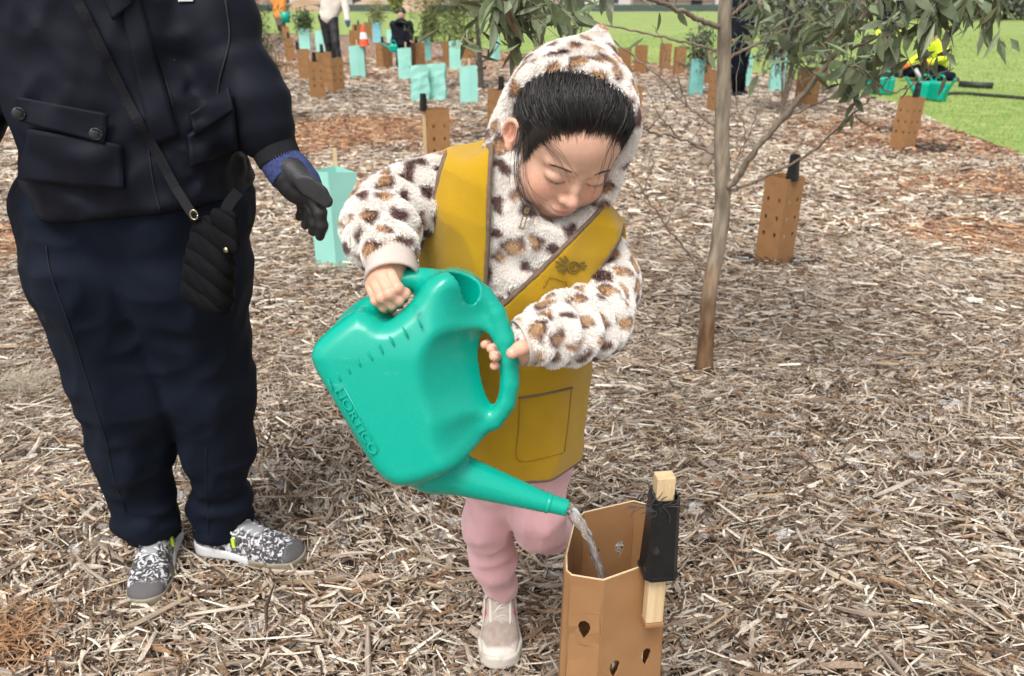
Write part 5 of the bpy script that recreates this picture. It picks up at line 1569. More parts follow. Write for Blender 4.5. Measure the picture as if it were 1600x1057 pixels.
for c_, A_, r in nails:
    V, Fq = [], []
    for i in range(5):
        for j in range(10):
            ph, th = math.pi * 0.5 * (i / 4) , 2 * math.pi * j / 10
            V.append(c_ + A_ @ np.array([math.cos(th) * math.cos(ph) * r * 0.62, math.sin(th) * math.cos(ph) * r * 0.52, math.sin(ph) * r * 0.26]))
    for i in range(4):
        for j in range(10): Fq.append((i * 10 + j, i * 10 + (j + 1) % 10, (i + 1) * 10 + (j + 1) % 10, (i + 1) * 10 + j))
    mesh_np("finger_nail", np.array(V), Fq, m_nail, body_o)
# ---------------- hooded jacket
gj = Grid((-0.29, 0.93, 0.50), (0.29, 1.36, 1.30), 0.0042)
St, cyj = torso(gj)
SJ = St.copy()
fold = (vnoise(gj.X, gj.Y, gj.Z * 1.6, 24, 5) * 0.004 + vnoise(gj.X, gj.Y, gj.Z, 50, 6) * 0.002).astype(np.float32)
armR = gj.chain([W(712, 300, 1.19), W(650, 305, 1.165), W(604, 335, 1.12), W(594, 362, 1.08), W(604, 388, 1.04)], [0.055, 0.047, 0.047, 0.045, 0.037], 0.02)
armL = gj.chain([W(932, 388, 1.205), W(950, 440, 1.165), W(930, 500, 1.10), W(885, 514, 1.045), W(842, 524, 1.01)], [0.040, 0.043, 0.047, 0.044, 0.036], 0.02)
# gathered rings along the sleeves
def rings(g, a, b2, n, amp, ph):
    a, b2 = np.array(a), np.array(b2); d = b2 - a; L_ = np.linalg.norm(d)
    X, Y, Z = g.loc(a)
    t = (X * d[0] + Y * d[1] + Z * d[2]) / L_ ** 2
    w = vnoise(g.X, g.Y, g.Z, 18, ph) * 1.8
    return (amp * np.sin(t * n * 2 * math.pi + w) * sstep(-0.05, 0.1, t) * (1 - sstep(0.95, 1.1, t))).astype(np.float32)
armR = armR + rings(gj, W(640, 310, 1.15), W(608, 402, 1.025), 3.2, 0.0055, 3)
armL = armL + rings(gj, W(935, 490, 1.10), W(828, 527, 1.0), 3.6, 0.0060, 8)
SJ = smin(SJ, armR, 0.02); SJ = smin(SJ, armL, 0.02)
SJ = SJ + fold
# hood
hx, hy, hz = gj.loc(HC, HB)
class _L: pass
def ellL(c, r):
    X, Y, Z = hx - np.float32(c[0]), hy - np.float32(c[1]), hz - np.float32(c[2])
    k0 = np.sqrt((X / r[0]) ** 2 + (Y / r[1]) ** 2 + (Z / r[2]) ** 2); k1 = np.sqrt((X / r[0] ** 2) ** 2 + (Y / r[1] ** 2) ** 2 + (Z / r[2] ** 2) ** 2)
    return (k0 * (k0 - 1) / (k1 + 1e-6)).astype(np.float32)
outer = ellL((0.002, 0.012, 0.022), (0.089, 0.110, 0.092))
outer = smin(outer, gj.chain([HW((0.0, 0.03, 0.045)), W(925, 92, 1.165), W(938, 50, 1.175)], [0.062, 0.024, 0.005], 0.015), 0.028)
outer = smin(outer, gj.chain([HW((-0.012, 0.015, -0.05)), W(832, 322, 1.14)], [0.078, 0.074], 0.02), 0.04)
outer = smin(outer, gj.chain([HW((0.012, 0.015, -0.03)), W(893, 282, 1.135)], [0.082, 0.062], 0.02), 0.03)
outer = outer + (vnoise(gj.X, gj.Y, gj.Z, 22, 11) * 0.004).astype(np.float32)
zc = np.minimum(hz, 0)
opening = hy - np.float32(0.000) - zc * np.float32(0.55) - np.abs(hx - 0.0) * np.float32(0.10) + hx * np.float32(0.50)   # <0 in front of the rim
shell = smax(outer, -(outer + np.float32(0.016)), 0.004)
shell = smax(shell, -opening, 0.004)
rimt = np.sqrt((outer + np.float32(0.010)) ** 2 + opening ** 2) - np.float32(0.0130)
SHd = smin(shell, rimt, 0.006)
SJ_nohood = SJ
SJ = smin(SJ, SHd, 0.018)
# room for the head and face, the neck opening
headc = ellL((0, 0.012, 0.022), (0.078, 0.094, 0.084))
facec = ellL((0, -0.045, -0.030), (0.066, 0.074, 0.072))
SJ = smax(SJ, -facec, 0.008)
SJ = smax(SJ, -headc, 0.004)
# vest lies outside the torso: keep the jacket's trunk a little tighter under it
Vj, Qj = gj.mesh(SJ, 1)
# ---------------- leopard pattern
rl = np.random.default_rng(11)
perm = rl.permutation(len(Vj))
seeds = []
cell = {}
def far_enough(p, r):
    k = tuple((p / 0.05).astype(int))
    for dx in (-1, 0, 1):
        for dy in (-1, 0, 1):
            for dz in (-1, 0, 1):
                for q in cell.get((k[0] + dx, k[1] + dy, k[2] + dz), ()):
                    if np.sum((q - p) ** 2) < r * r: return False
    cell.setdefault(k, []).append(p); return True
Nj = vnormals(Vj, Qj)
for i in perm:
    if far_enough(Vj[i], 0.0272): seeds.append(i)
sp, sn = Vj[seeds], Nj[seeds]
ns_ = len(seeds)
s_rad = rl.uniform(0.0095, 0.0165, ns_)
s_tan = rl.random(ns_) < 0.62
s_ang = rl.uniform(0, math.pi, ns_); s_el = rl.uniform(0.48, 0.85, ns_); s_gap = rl.uniform(0, 6.28, ns_)
ref = np.where(np.abs(sn[:, 2:3]) < 0.8, np.array([[0, 0, 1.0]]), np.array([[1.0, 0, 0]]))
t1 = np.cross(sn, ref); t1 /= np.linalg.norm(t1, axis=1, keepdims=True); t2 = np.cross(sn, t1)
CREAM, BROWN, TAN = hexcol("fbf4ed"), hexcol("7b605a"), hexcol("d0ad88")
def leopard(P):
    out = np.tile(CREAM, (len(P), 1))
    wob = np.stack([vnoise(P[:, 0], P[:, 1], P[:, 2], 75, k) for k in (1, 2, 3)], 1) * 0.0062
    Pw = P + wob
    for s in range(0, len(P), 4000):
        p = Pw[s:s + 4000]
        d = p[:, None, :] - sp[None]
        u = np.einsum('ijk,jk->ij', d, t1); v = np.einsum('ijk,jk->ij', d, t2); w = np.einsum('ijk,jk->ij', d, sn)
        ca, sa = np.cos(s_ang), np.sin(s_ang)
        uu, vv = u * ca + v * sa, -u * sa + v * ca
        r = np.sqrt(uu ** 2 + (vv / s_el) ** 2 + w ** 2) / s_rad
        j = np.argmin(r, axis=1); k = np.arange(len(p)); rm = r[k, j]
        an = np.arctan2(vv[k, j], uu[k, j])
        rim_ = 0.55 + 0.5 * np.cos(an - s_gap[j])
        n2 = vnoise(p[:, 0], p[:, 1], p[:, 2], 260, 9) * 0.12
        inside = sstep(1.12, 0.95, rm + n2)[:, None]
        core = (sstep(0.78, 0.58, rm + n2 + 0.25 * (rim_ - 0.5)) * s_tan[j])[:, None]
        edge_gap = (sstep(0.55, 0.85, rm) * sstep(0.15, -0.05, rim_ - 0.2) * s_tan[j])[:, None]
        spot = BROWN * (1 - core) + TAN * core
        spot = spot * (1 - 0.8 * edge_gap) + 0.8 * edge_gap * TAN
        out[s:s + 4000] = out[s:s + 4000] * (1 - inside) + spot * inside
    return out
m_plush = attr_mat("leopard_plush", 0.95, bump=0.5, bscale=420, spec=0.1, sheen=0.2)
m_fur = attr_mat("leopard_fur", 0.9, spec=0.1)
jcol = leopard(Vj)
jacket = mesh_np("hooded_jacket", Vj, Qj, m_plush, child, True, jcol)
# ---------------- vest
def XZ(px, py, d): 
    p = W(px, py, d); return (p[0], p[2])
front = np.array([XZ(700, 226, 1.14), XZ(768, 226, 1.14), XZ(764, 290, 1.10), XZ(762, 380, 1.095), XZ(757, 455, 1.10), XZ(783, 477, 1.10), XZ(880, 386, 1.09), XZ(955, 318, 1.12), XZ(985, 336, 1.13), XZ(990, 352, 1.13), XZ(962, 388, 1.12),
                  XZ(940, 420, 1.12), XZ(938, 470, 1.13), XZ(1010, 545, 1.14), XZ(1010, 650, 1.15), XZ(1010, 738, 1.14), XZ(860, 752, 1.13), XZ(800, 750, 1.13), XZ(740, 744, 1.13), XZ(560, 735, 1.14), XZ(560, 480, 1.14), XZ(640, 425, 1.12), XZ(653, 402, 1.12), XZ(668, 350, 1.115), XZ(683, 287, 1.125)])
back = np.array([(-0.085, 1.10), (0.02, 1.05), (0.17, 1.0), (0.19, 0.93), (0.19, 0.85), (0.19, 0.492), (-0.19, 0.492), (-0.19, 0.86), (-0.13, 0.95)])
gv = Grid((-0.17, 1.05, 0.44), (0.21, 1.37, 1.12), 0.0032)
Sv, cyv = torso(gv)
Sv = Sv + (vnoise(gv.X, gv.Y, gv.Z * 0.4, 24, 14) * 0.0042 + np.abs(vnoise(gv.X + 0.25 * gv.Z, gv.Y, gv.Z * 0.5, 15, 16)) * 0.009 - 0.003 + vnoise(gv.X, gv.Y, gv.Z * 0.5, 9, 15) * 0.006).astype(np.float32)
# lower skirt of the vest flares a little
flz = (sstep(0.66, 0.48, gv.Z) * 0.010).astype(np.float32)
OFF = np.float32(0.0135)
mid_s = Sv - OFF - flz
d_front = poly_sdf(front, gv.X[:, 0, :], gv.Z[:, 0, :]).astype(np.float32)[:, None, :]
d_back = poly_sdf(back, gv.X[:, 0, :], gv.Z[:, 0, :]).astype(np.float32)[:, None, :]
fb = sstep(-0.01, 0.01, gv.Y - cyv - 0.01).astype(np.float32)
cut = d_front * (1 - fb) + d_back * fb
vest_s = smax(np.abs(mid_s) - np.float32(0.0032), cut, 0.002)
Vv, Qv = gv.mesh(vest_s, 2)
m_vest = mat("mustard_wool", (0.45, 0.262, 0.007), 0.9, (0.475, 0.280, 0.009), 30, bump=0.35, bscale=900, spec=0.15, sheen=0.25, contrast=(0.3, 0.7))
vest = mesh_np("vest", Vv, Qv, m_vest, child)
bind = np.sqrt(mid_s ** 2 + cut ** 2) - np.float32(0.0042)
keepb = np.maximum(bind, gv.Y - cyv + 0.012)
Vq, Qq = gv.mesh(keepb, 2)
m_bind = mat("brown_binding", (0.145, 0.095, 0.065), 0.85, (0.19, 0.13, 0.09), 120, bump=0.4, bscale=700)
mesh_np("binding", Vq, Qq, m_bind, vest)["kind"] = "stuff"
def on_vest(px, py, out=0.0008):
    """where the sight line meets the outside of the vest"""
    ds = np.linspace(1.055, 1.25, 260)
    P = Wline(px, py, ds)
    s = sdf_at(gv, mid_s, P) - 0.0032
    i = np.argmax(s < out)
    return P[max(i - 1, 0)]
def vest_strip(name, pxs, r, material, n=24, flat=0.5):
    P = [on_vest(x, y) for x, y in spline(pxs, n)]
    return MB().tube(P, r, 6, flat=flat).build(name, material, vest, True)
m_stitch = mat("mustard_stitching", (0.30, 0.175, 0.01), 0.9)
vest_strip("pocket_binding", [(811, 622), (850, 616), (894, 606)], 0.0035, m_bind)
vest_strip("pocket_seam", [(812, 626), (810, 670), (806, 712), (818, 722), (850, 716), (880, 708)], 0.0010, m_stitch)
vest_strip("pocket_seam", [(893, 609), (888, 660), (882, 706)], 0.0010, m_stitch)
vest_strip("chest_pocket_seam", [(849, 450), (856, 437), (862, 434), (885, 441)], 0.0010, m_stitch)
vest_strip("chest_pocket_seam", [(885, 441), (878, 462)], 0.0010, m_stitch)
# printed emblem: a fan of feathers round a small round badge
m_print = mat("olive_print", (0.17, 0.115, 0.02), 0.9)
def vest_patch(name, pts2, material):
    n = len(pts2)
    P = [on_vest(x, y, 0.0012) for x, y in pts2]
    c = on_vest(np.mean([p[0] for p in pts2]), np.mean([p[1] for p in pts2]), 0.0012)
    return mesh_np(name, np.array([c] + P), [(0, i + 1, (i + 1) % n + 1) for i in range(n)], material, vest, True)
ec = (893, 416)
for k, (a, l0, l1) in enumerate(((214, 7, 22), (196, 8, 26), (178, 9, 29), (160, 10, 30), (142, 11, 28), (124, 11, 24), (18, 9, 20), (0, 9, 22), (-18, 8, 20))):
    t = math.radians(a); dx, dy = math.cos(t), -math.sin(t); nx_, ny_ = -dy, dx
    w = 1.9
    ox, oy = (2, 4) if 90 < a < 270 else (3, 2)
    pts2 = [(ec[0] + ox + dx * (l0 + (l1 - l0) * u) + nx_ * w * s, ec[1] + oy - 2 + dy * (l0 + (l1 - l0) * u) * 0.9 + ny_ * w * s) for u, s in ((0, 0.3), (0.45, 1), (0.85, 0.9), (1, 0), (0.85, -0.9), (0.45, -1), (0, -0.3))]
    vest_patch("printed_feather", pts2, m_print)
for r0, r1, sp in ((8.6, 10.2, 0), (4.6, 6.0, 0.8), (0.0, 2.2, 0)):
    tt_ = np.linspace(0, 2 * math.pi, 20)
    ring2 = [(ec[0] + 3 + sp + r1 * math.cos(t), ec[1] + 2 + r1 * 0.85 * math.sin(t)) for t in tt_]
    if r0 == 0: vest_patch("printed_badge", ring2[:-1], m_print)
    else: MB().tube([on_vest(x, y, 0.0012) for x, y in ring2], 0.0009, 5).build("printed_ring", m_print, vest, True)
# ---------------- fur
rf = np.random.default_rng(5)
P, T3 = sample_surface(Vj, Qj, 420000, rf)
NN = Nj[T3].mean(1); NN /= np.linalg.norm(NN, axis=1, keepdims=True)
view = np.array([0, 0, CAM_H]) - P; view /= np.linalg.norm(view, axis=1, keepdims=True)
keep = np.einsum('ij,ij->i', NN, view) > -0.35
keep |= rf.random(len(P)) < 0.15
invest = (sdf_at(gv, cut, P) < -0.004) & (sdf_at(gv, mid_s, P) < -0.004)
keep &= ~invest
P, NN, T3k = P[keep], NN[keep], T3[keep]
tang = np.stack([vnoise(P[:, 0], P[:, 1], P[:, 2], 40, k) for k in (21, 22, 23)], 1) * 0.75 + np.array([0, -0.05, -0.55])
tang += rf.normal(0, 0.14, P.shape)
tang -= NN * np.einsum('ij,ij->i', tang, NN)[:, None]
ln = rf.uniform(0.0035, 0.0062, len(P))[:, None]
d0 = NN * 0.85 + tang * 0.35; d1 = NN * 0.45 + tang * 0.75
d0 /= np.linalg.norm(d0, axis=1, keepdims=True); d1 /= np.linalg.norm(d1, axis=1, keepdims=True)
S3 = np.stack([P - NN * 0.0005, P + d0 * ln * 0.5, P + d0 * ln * 0.5 + d1 * ln * 0.5], 1)
fcol = jcol[T3k].mean(1) * rf.uniform(0.86, 1.06, len(P))[:, None]
hair_obj("plush_fur", jacket, S3, [0.00050, 0.00036, 0.00008], np.clip(fcol, 0, 0.95), m_fur)
# zip with its pull
m_brass = mat("zip_metal", (0.62, 0.52, 0.34), 0.3, metal=1.0)
m_tape = mat("zip_tape", (0.62, 0.52, 0.47), 0.9)
zp0, zp1 = W(824, 326, 1.078), W(815, 357, 1.083)
z_ = empty("zip_pull", zp0, child) if False else None
mb = MB(); A = frame(zp1 - zp0, (1, 0, 0)); c = (zp0 + zp1) / 2
mb.box(zp0 * 0.9 + zp1 * 0.1, (0.0030, 0.0022, 0.0040), Matrix(A))
mb.box(c * 0.6 + zp1 * 0.4 + A[:, 0] * 0.0028, (0.0008, 0.0008, 0.0095), Matrix(A)); mb.box(c * 0.6 + zp1 * 0.4 - A[:, 0] * 0.0028, (0.0008, 0.0008, 0.0095), Matrix(A))
mb.box(zp1, (0.0036, 0.0008, 0.0010), Matrix(A)); mb.box(zp0 * 0.62 + zp1 * 0.38, (0.0036, 0.0008, 0.0010), Matrix(A))
mb.build("zip_pull", m_brass, jacket)["kind"] = "stuff"
# cuffs
m_cuff = mat("ribbed_cuff", (0.52, 0.43, 0.37), 0.9, (0.58, 0.49, 0.43), 40, bump=0.2, bscale=500)
def cuff(pts, rad, flat=1.0):
    c = spline([W(*p) for p in pts], 12)
    r = np.interp(np.linspace(0, 1, 12), np.linspace(0, 1, len(rad)), rad)
    V, Fq = [], []
    n = 72
    for lay, (rs, order) in enumerate(((1.0, 1), (0.90, -1))):
        v, _ = tube_geo(c, list(r * rs), n, caps=False, flat=flat)
        v = np.array(v).reshape(12, n, 3)
        cc = c[:, None, :]
        rib = 1 + 0.022 * np.cos(np.arange(n) * math.pi)[None, :, None] * (1 if lay == 0 else 0)
        v = cc + (v - cc) * rib
        V.append(v if order == 1 else v[::-1])
    V = np.concatenate(V, 0)
    m = V.shape[0]
    for i in range(m):
        j = (i + 1) % m
        for k in range(n): Fq.append((i * n + k, i * n + (k + 1) % n, j * n + (k + 1) % n, j * n + k))
    return mesh_np("cuff", V.reshape(-1, 3), np.array(Fq), m_cuff, jacket)
cuff([(606, 392, 1.035), (611, 412, 1.018), (613, 436, 0.998)], [0.031, 0.033, 0.034, 0.036])
cuff([(852, 523, 1.015), (832, 530, 1.004), (812, 537, 0.996)], [0.030, 0.031, 0.033])
# ---------------- hair
m_hair, nt, b = nt_new("black_hair")
b.inputs["Base Color"].default_value = (0.004, 0.0035, 0.003, 1); b.inputs["Roughness"].default_value = 0.35; b.inputs["Specular IOR Level"].default_value = 0.55
ghr = Grid((-0.09, -0.10, -0.10), (0.09, 0.13, 0.13), 0.003)
Shr = ghr.ell((0, 0.016, 0.030), (0.0735, 0.0925, 0.081))
Shr = smin(Shr, ghr.ell((0.004, -0.012, 0.060), (0.058, 0.056, 0.042)), 0.02)
c_ = 1 - np.sqrt(np.clip(1 - (ghr.X / 0.078) ** 2, 0, 1))
hl = (ghr.Y + 0.047 - 0.030 * c_) * 0.6 + (ghr.Z - 0.080 + 0.105 * c_) * 0.8 - 0.011 + 0.006 * vnoise(ghr.X, ghr.Y, ghr.Z, 60, 5)     # hairline: behind it is hair
Shr = smax(Shr, -hl.astype(np.float32), 0.006)
Shr = smax(Shr, -ghr.Z - 0.055, 0.01)
Vr, Qr = ghr.mesh(Shr, 2)
Shr_eval = ghr.ell((0, 0.016, 0.030), (0.0735, 0.0925, 0.081)); Shr_eval = smin(Shr_eval, ghr.ell((0.004, -0.012, 0.060), (0.058, 0.056, 0.042)), 0.02)
hair = mesh_np("hair", HW(Vr), Qr, m_hair, child)
# strands combed from the hairline to the back of the crown
rs_ = np.random.default_rng(3)
gx, gy, gz = np.gradient(Shr_eval, ghr.vs)
def hn(P):
    N_ = np.stack([sdf_at(ghr, q, P) for q in (gx, gy, gz)], 1)
    return N_ / (np.linalg.norm(N_, axis=1, keepdims=True) + 1e-9)
nst, seg = 13000, 9
th = rs_.uniform(-1.35, 1.35, nst)
bk = rs_.random(nst) ** 1.5 * 0.11
P = np.stack([np.sin(th) * 0.075, -0.047 + 0.030 * (1 - np.cos(th)) + bk, 0.080 - 0.105 * (1 - np.cos(th)) + bk * 0.3], 1)
P += rs_.normal(0, 0.0026, P.shape) * (1 + 1.6 * (rs_.random(nst) < 0.35))[:, None]
for _ in range(4): P -= hn(P) * sdf_at(ghr, Shr_eval, P)[:, None]
tgt = np.array([0.008, 0.10, 0.070])
lift = rs_.uniform(0.0002, 0.0030, nst)
pts = []
side = rs_.normal(0, 0.16, nst)
cl = rs_.integers(0, 260, nst); clo = rs_.normal(0, 0.20, 260)
for s in range(seg):
    pts.append(P + hn(P) * (lift * math.sin(math.pi * min(1, 0.12 + s / seg)) + 0.0004)[:, None])
    d = tgt - P; n_ = hn(P)
    d += np.cross(n_, d) * (side * 0.4 + clo[cl])[:, None]
    d -= n_ * np.einsum('ij,ij->i', d, n_)[:, None]
    d /= np.linalg.norm(d, axis=1, keepdims=True)
    P = P + d * 0.0085
    P -= hn(P) * sdf_at(ghr, Shr_eval, P)[:, None]
S3 = np.stack(pts, 1)
under = sstep(-0.005, 0.025, S3[..., 1] + 0.5 * S3[..., 0])[..., None]      # flattened where the hood covers them
hc0 = np.array([0, 0.016, 0.030])
S3 = hc0 + (S3 - hc0) * (1 - 0.08 * under)
S3 = HW(S3.reshape(-1, 3)).reshape(nst, seg, 3)
m_strand = attr_mat("hair_strand", 0.3, spec=0.32)
hc_ = np.array([0.0065, 0.0052, 0.0048])[None] * rs_.uniform(0.3, 2.2, nst)[:, None]
hair_obj("strands", hair, S3, [0.00020] + [0.00034] * (seg - 2) + [0.00012], hc_, m_strand)
pick = rs_.choice(nst, 2200, replace=False)
N5 = HW(pts[4][pick]) - HC; N5 /= np.linalg.norm(N5, axis=1, keepdims=True)
lk = S3[pick] + N5[:, None, :] * (rs_.uniform(0.0005, 0.0032, len(pick))[:, None, None] * np.sin(np.linspace(0.2, 3.0, seg))[None, :, None] * (1 - under[pick]))
hair_obj('locks', hair, lk, [0.0002, 0.0004, 0.0006, 0.00065, 0.00065, 0.0006, 0.0005, 0.0004, 0.0002], hc_[pick] * 1.5, m_strand)
fly = S3[pick[:160]] + N5[:160, None, :] * (rs_.uniform(0.002, 0.009, 160)[:, None, None] * np.linspace(0, 1, seg)[None, :, None] ** 1.5 * (1 - under[pick[:160]]))
hair_obj('flyaways', hair, fly, [0.00014] * seg, hc_[pick[:160]] * 2, m_strand)
# short down along the hairline, fading over forehead and temple
nst2 = 6500
th = rs_.uniform(-1.45, 1.45, nst2)
P = np.stack([np.sin(th) * 0.074, -0.050 + 0.030 * (1 - np.cos(th)) - np.abs(rs_.normal(0, 0.006, nst2)), 0.077 - 0.105 * (1 - np.cos(th)) - np.abs(rs_.normal(0, 0.008, nst2))], 1)
Sskull = sdf_at(gh, SH, P)
ghx, ghy, ghz = (np.gradient(SH[::2, ::2, ::2], gh.vs * 2))
gh2 = Grid(gh.lo, gh.lo + gh.vs * 2 * (np.array(SH[::2, ::2, ::2].shape) - 1), gh.vs * 2)
def sn_(P):
    N_ = np.stack([sdf_at(gh2, q, P) for q in (ghx, ghy, ghz)], 1)
    return N_ / (np.linalg.norm(N_, axis=1, keepdims=True) + 1e-9)
for _ in range(4): P -= sn_(P) * sdf_at(gh, SH, P)[:, None]
pts = []
ll_ = rs_.uniform(0.002, 0.0055, nst2)
for s in range(5):
    pts.append(P + sn_(P) * 0.0006 * s)
    d = tgt - P + rs_.normal(0, 0.02, (nst2, 1)) * np.array([1, 0, 0]); n_ = sn_(P); d -= n_ * np.einsum('ij,ij->i', d, n_)[:, None]; d /= np.linalg.norm(d, axis=1, keepdims=True)
    P = P + d * ll_[:, None]; P -= sn_(P) * sdf_at(gh, SH, P)[:, None]
S3 = HW(np.stack(pts, 1).reshape(-1, 3)).reshape(nst2, 5, 3)
hair_obj("fine_hair", hair, S3, [0.00006, 0.00010, 0.00014, 0.00016, 0.0001], np.tile([0.03, 0.02, 0.015], (nst2, 1)), m_strand)
# loose strands that hang over temple and cheek
loose = []
for k in range(46):
    if k < 30: p0, p1, p2, p3 = (815, 205), (808, 262), (818, 305), (836, 334)
    elif k < 38: p0, p1, p2, p3 = (868, 212), (874, 240), (888, 264), (900, 280)
    else: p0, p1, p2, p3 = (950, 205), (952, 240), (942, 272), (934, 300)
    j = lambda s: (rs_.normal(0, s), rs_.normal(0, s))
    jj = rs_.normal(0, 1, 2); a, b2, c, d = [np.array(q) + jj * s + np.array(j(1.2)) for q, s in ((p0, 6), (p1, 6), (p2, 7), (p3, 10))]
    dd = 1.075 if k < 30 else 1.058
    Pw_ = spline([W(a[0], a[1], dd + 0.012), W(b2[0], b2[1], dd - 0.012 + rs_.normal(0, .004)), W(c[0], c[1], dd - 0.028 + rs_.normal(0, .004)), W(d[0], d[1], dd - 0.036 + rs_.normal(0, .004))], 6)
    # keep outside the skin
    Pl = (HB.T @ (Pw_ - HC).T).T
    for _ in range(3):
        s = sdf_at(gh, SH, Pl); m_ = np.clip(0.0015 - s, 0, 0.03); Pl = Pl + sn_(Pl) * m_[:, None]
    loose.append(spline(HW(Pl), 14))
hair_obj("loose_strands", hair, np.array(loose), np.linspace(0.00026, 0.00010, 14), np.tile([0.02, 0.015, 0.012], (len(loose), 1)), m_strand)
# eyelashes and brows on the lowered lids
lash = []
for s in (-1, 1):
    for k in range(80):
        u = rs_.uniform(-1, 1)
        p = np.array([[s * 0.0285 + u * 0.0135, -0.079 + abs(u) ** 2 * 0.006, -0.0098 + 0.0030 * u * u]])
        for _ in range(3): p -= sn_(p) * sdf_at(gh, SH, p)[:, None]
        n_ = sn_(p)[0]; q = p[0]
        lash.append([q, q + n_ * 0.0008 + np.array([s * 0.0006 * u, 0, -0.0008]), q + n_ * 0.0016 + np.array([s * 0.0016 * u, -0.0005, -0.0016])])
    for k in range(150):
        u = rs_.random()
        p = np.array([[s * (0.014 + 0.029 * u), -0.080 + 0.014 * u, 0.0128 + 0.0045 * math.sin(math.pi * (0.15 + 0.7 * u)) - 0.003 * u + rs_.normal(0, 0.0011) * (1 - 0.5 * u)]])
        for _ in range(4): p -= sn_(p) * sdf_at(gh, SH, p)[:, None]
        n_ = sn_(p)[0]; q = p[0]; d = np.array([s * 0.004, 0.0016, 0.0007 + rs_.normal(0, 0.0006)])
        lash.append([q, q + d * 0.5 + n_ * 0.0004, q + d + n_ * 0.0003])
lash = np.array(lash)
hair_obj("lashes_and_brows", hair, HW(lash.reshape(-1, 3)).reshape(-1, 3, 3), [0.00009, 0.00008, 0.00003], np.tile([0.035, 0.024, 0.018], (len(lash), 1)), m_strand)
# ---------------- trousers
m_pink = mat("pink_fleece", (0.74, 0.425, 0.445), 0.95, (0.78, 0.46, 0.48), 18, bump=0.25, bscale=500, spec=0.1, sheen=0.3, dirt=((0.30, 0.17, 0.15), 70.0, 0.70, 0.76))
gp = Grid((-0.16, 1.08, 0.05), (0.19, 1.62, 0.60), 0.005)
Sp = gp.ell((0.012, 1.255, 0.50), (0.105, 0.092, 0.10))
l1 = gp.chain([W(780, 735, 1.25), W(760, 820, 1.262), W(772, 880, 1.30), W(782, 915, 1.325)], [0.056, 0.047, 0.045, 0.037], 0.02)
l2 = gp.chain([W(838, 740, 1.25), W(838, 800, 1.21), W(846, 822, 1.22), W(858, 832, 1.34), W(852, 842, 1.46)], [0.060, 0.050, 0.046, 0.042, 0.034], 0.02)
l1 = l1 + rings(gp, W(765, 845, 1.27), W(783, 918, 1.33), 2.2, 0.0010, 4) + (vnoise(gp.X, gp.Y, gp.Z, 17, 3) * 0.004).astype(np.float32)
l2 = l2 + (vnoise(gp.X, gp.Y, gp.Z * 1.4, 20, 6) * 0.0045).astype(np.float32)
crease = np.abs(vnoise(gp.X + 0.5 * gp.Z, gp.Y, gp.Z * 1.3 - 0.4 * gp.X, 19, 33)) * 0.010 + np.abs(vnoise(gp.X * 1.3 + 0.4 * gp.Z, gp.Y, gp.Z * 0.5, 30, 34)) * 0.006
l1 = l1 + 0.75 * crease.astype(np.float32) - 0.003; l2 = l2 + 0.8 * crease.astype(np.float32) - 0.003
Sp = smin(Sp, smin(l1, l2, 0.012), 0.025)
Vp, Qp = gp.mesh(Sp, 2)
mesh_np("trousers", Vp, Qp, m_pink, child)
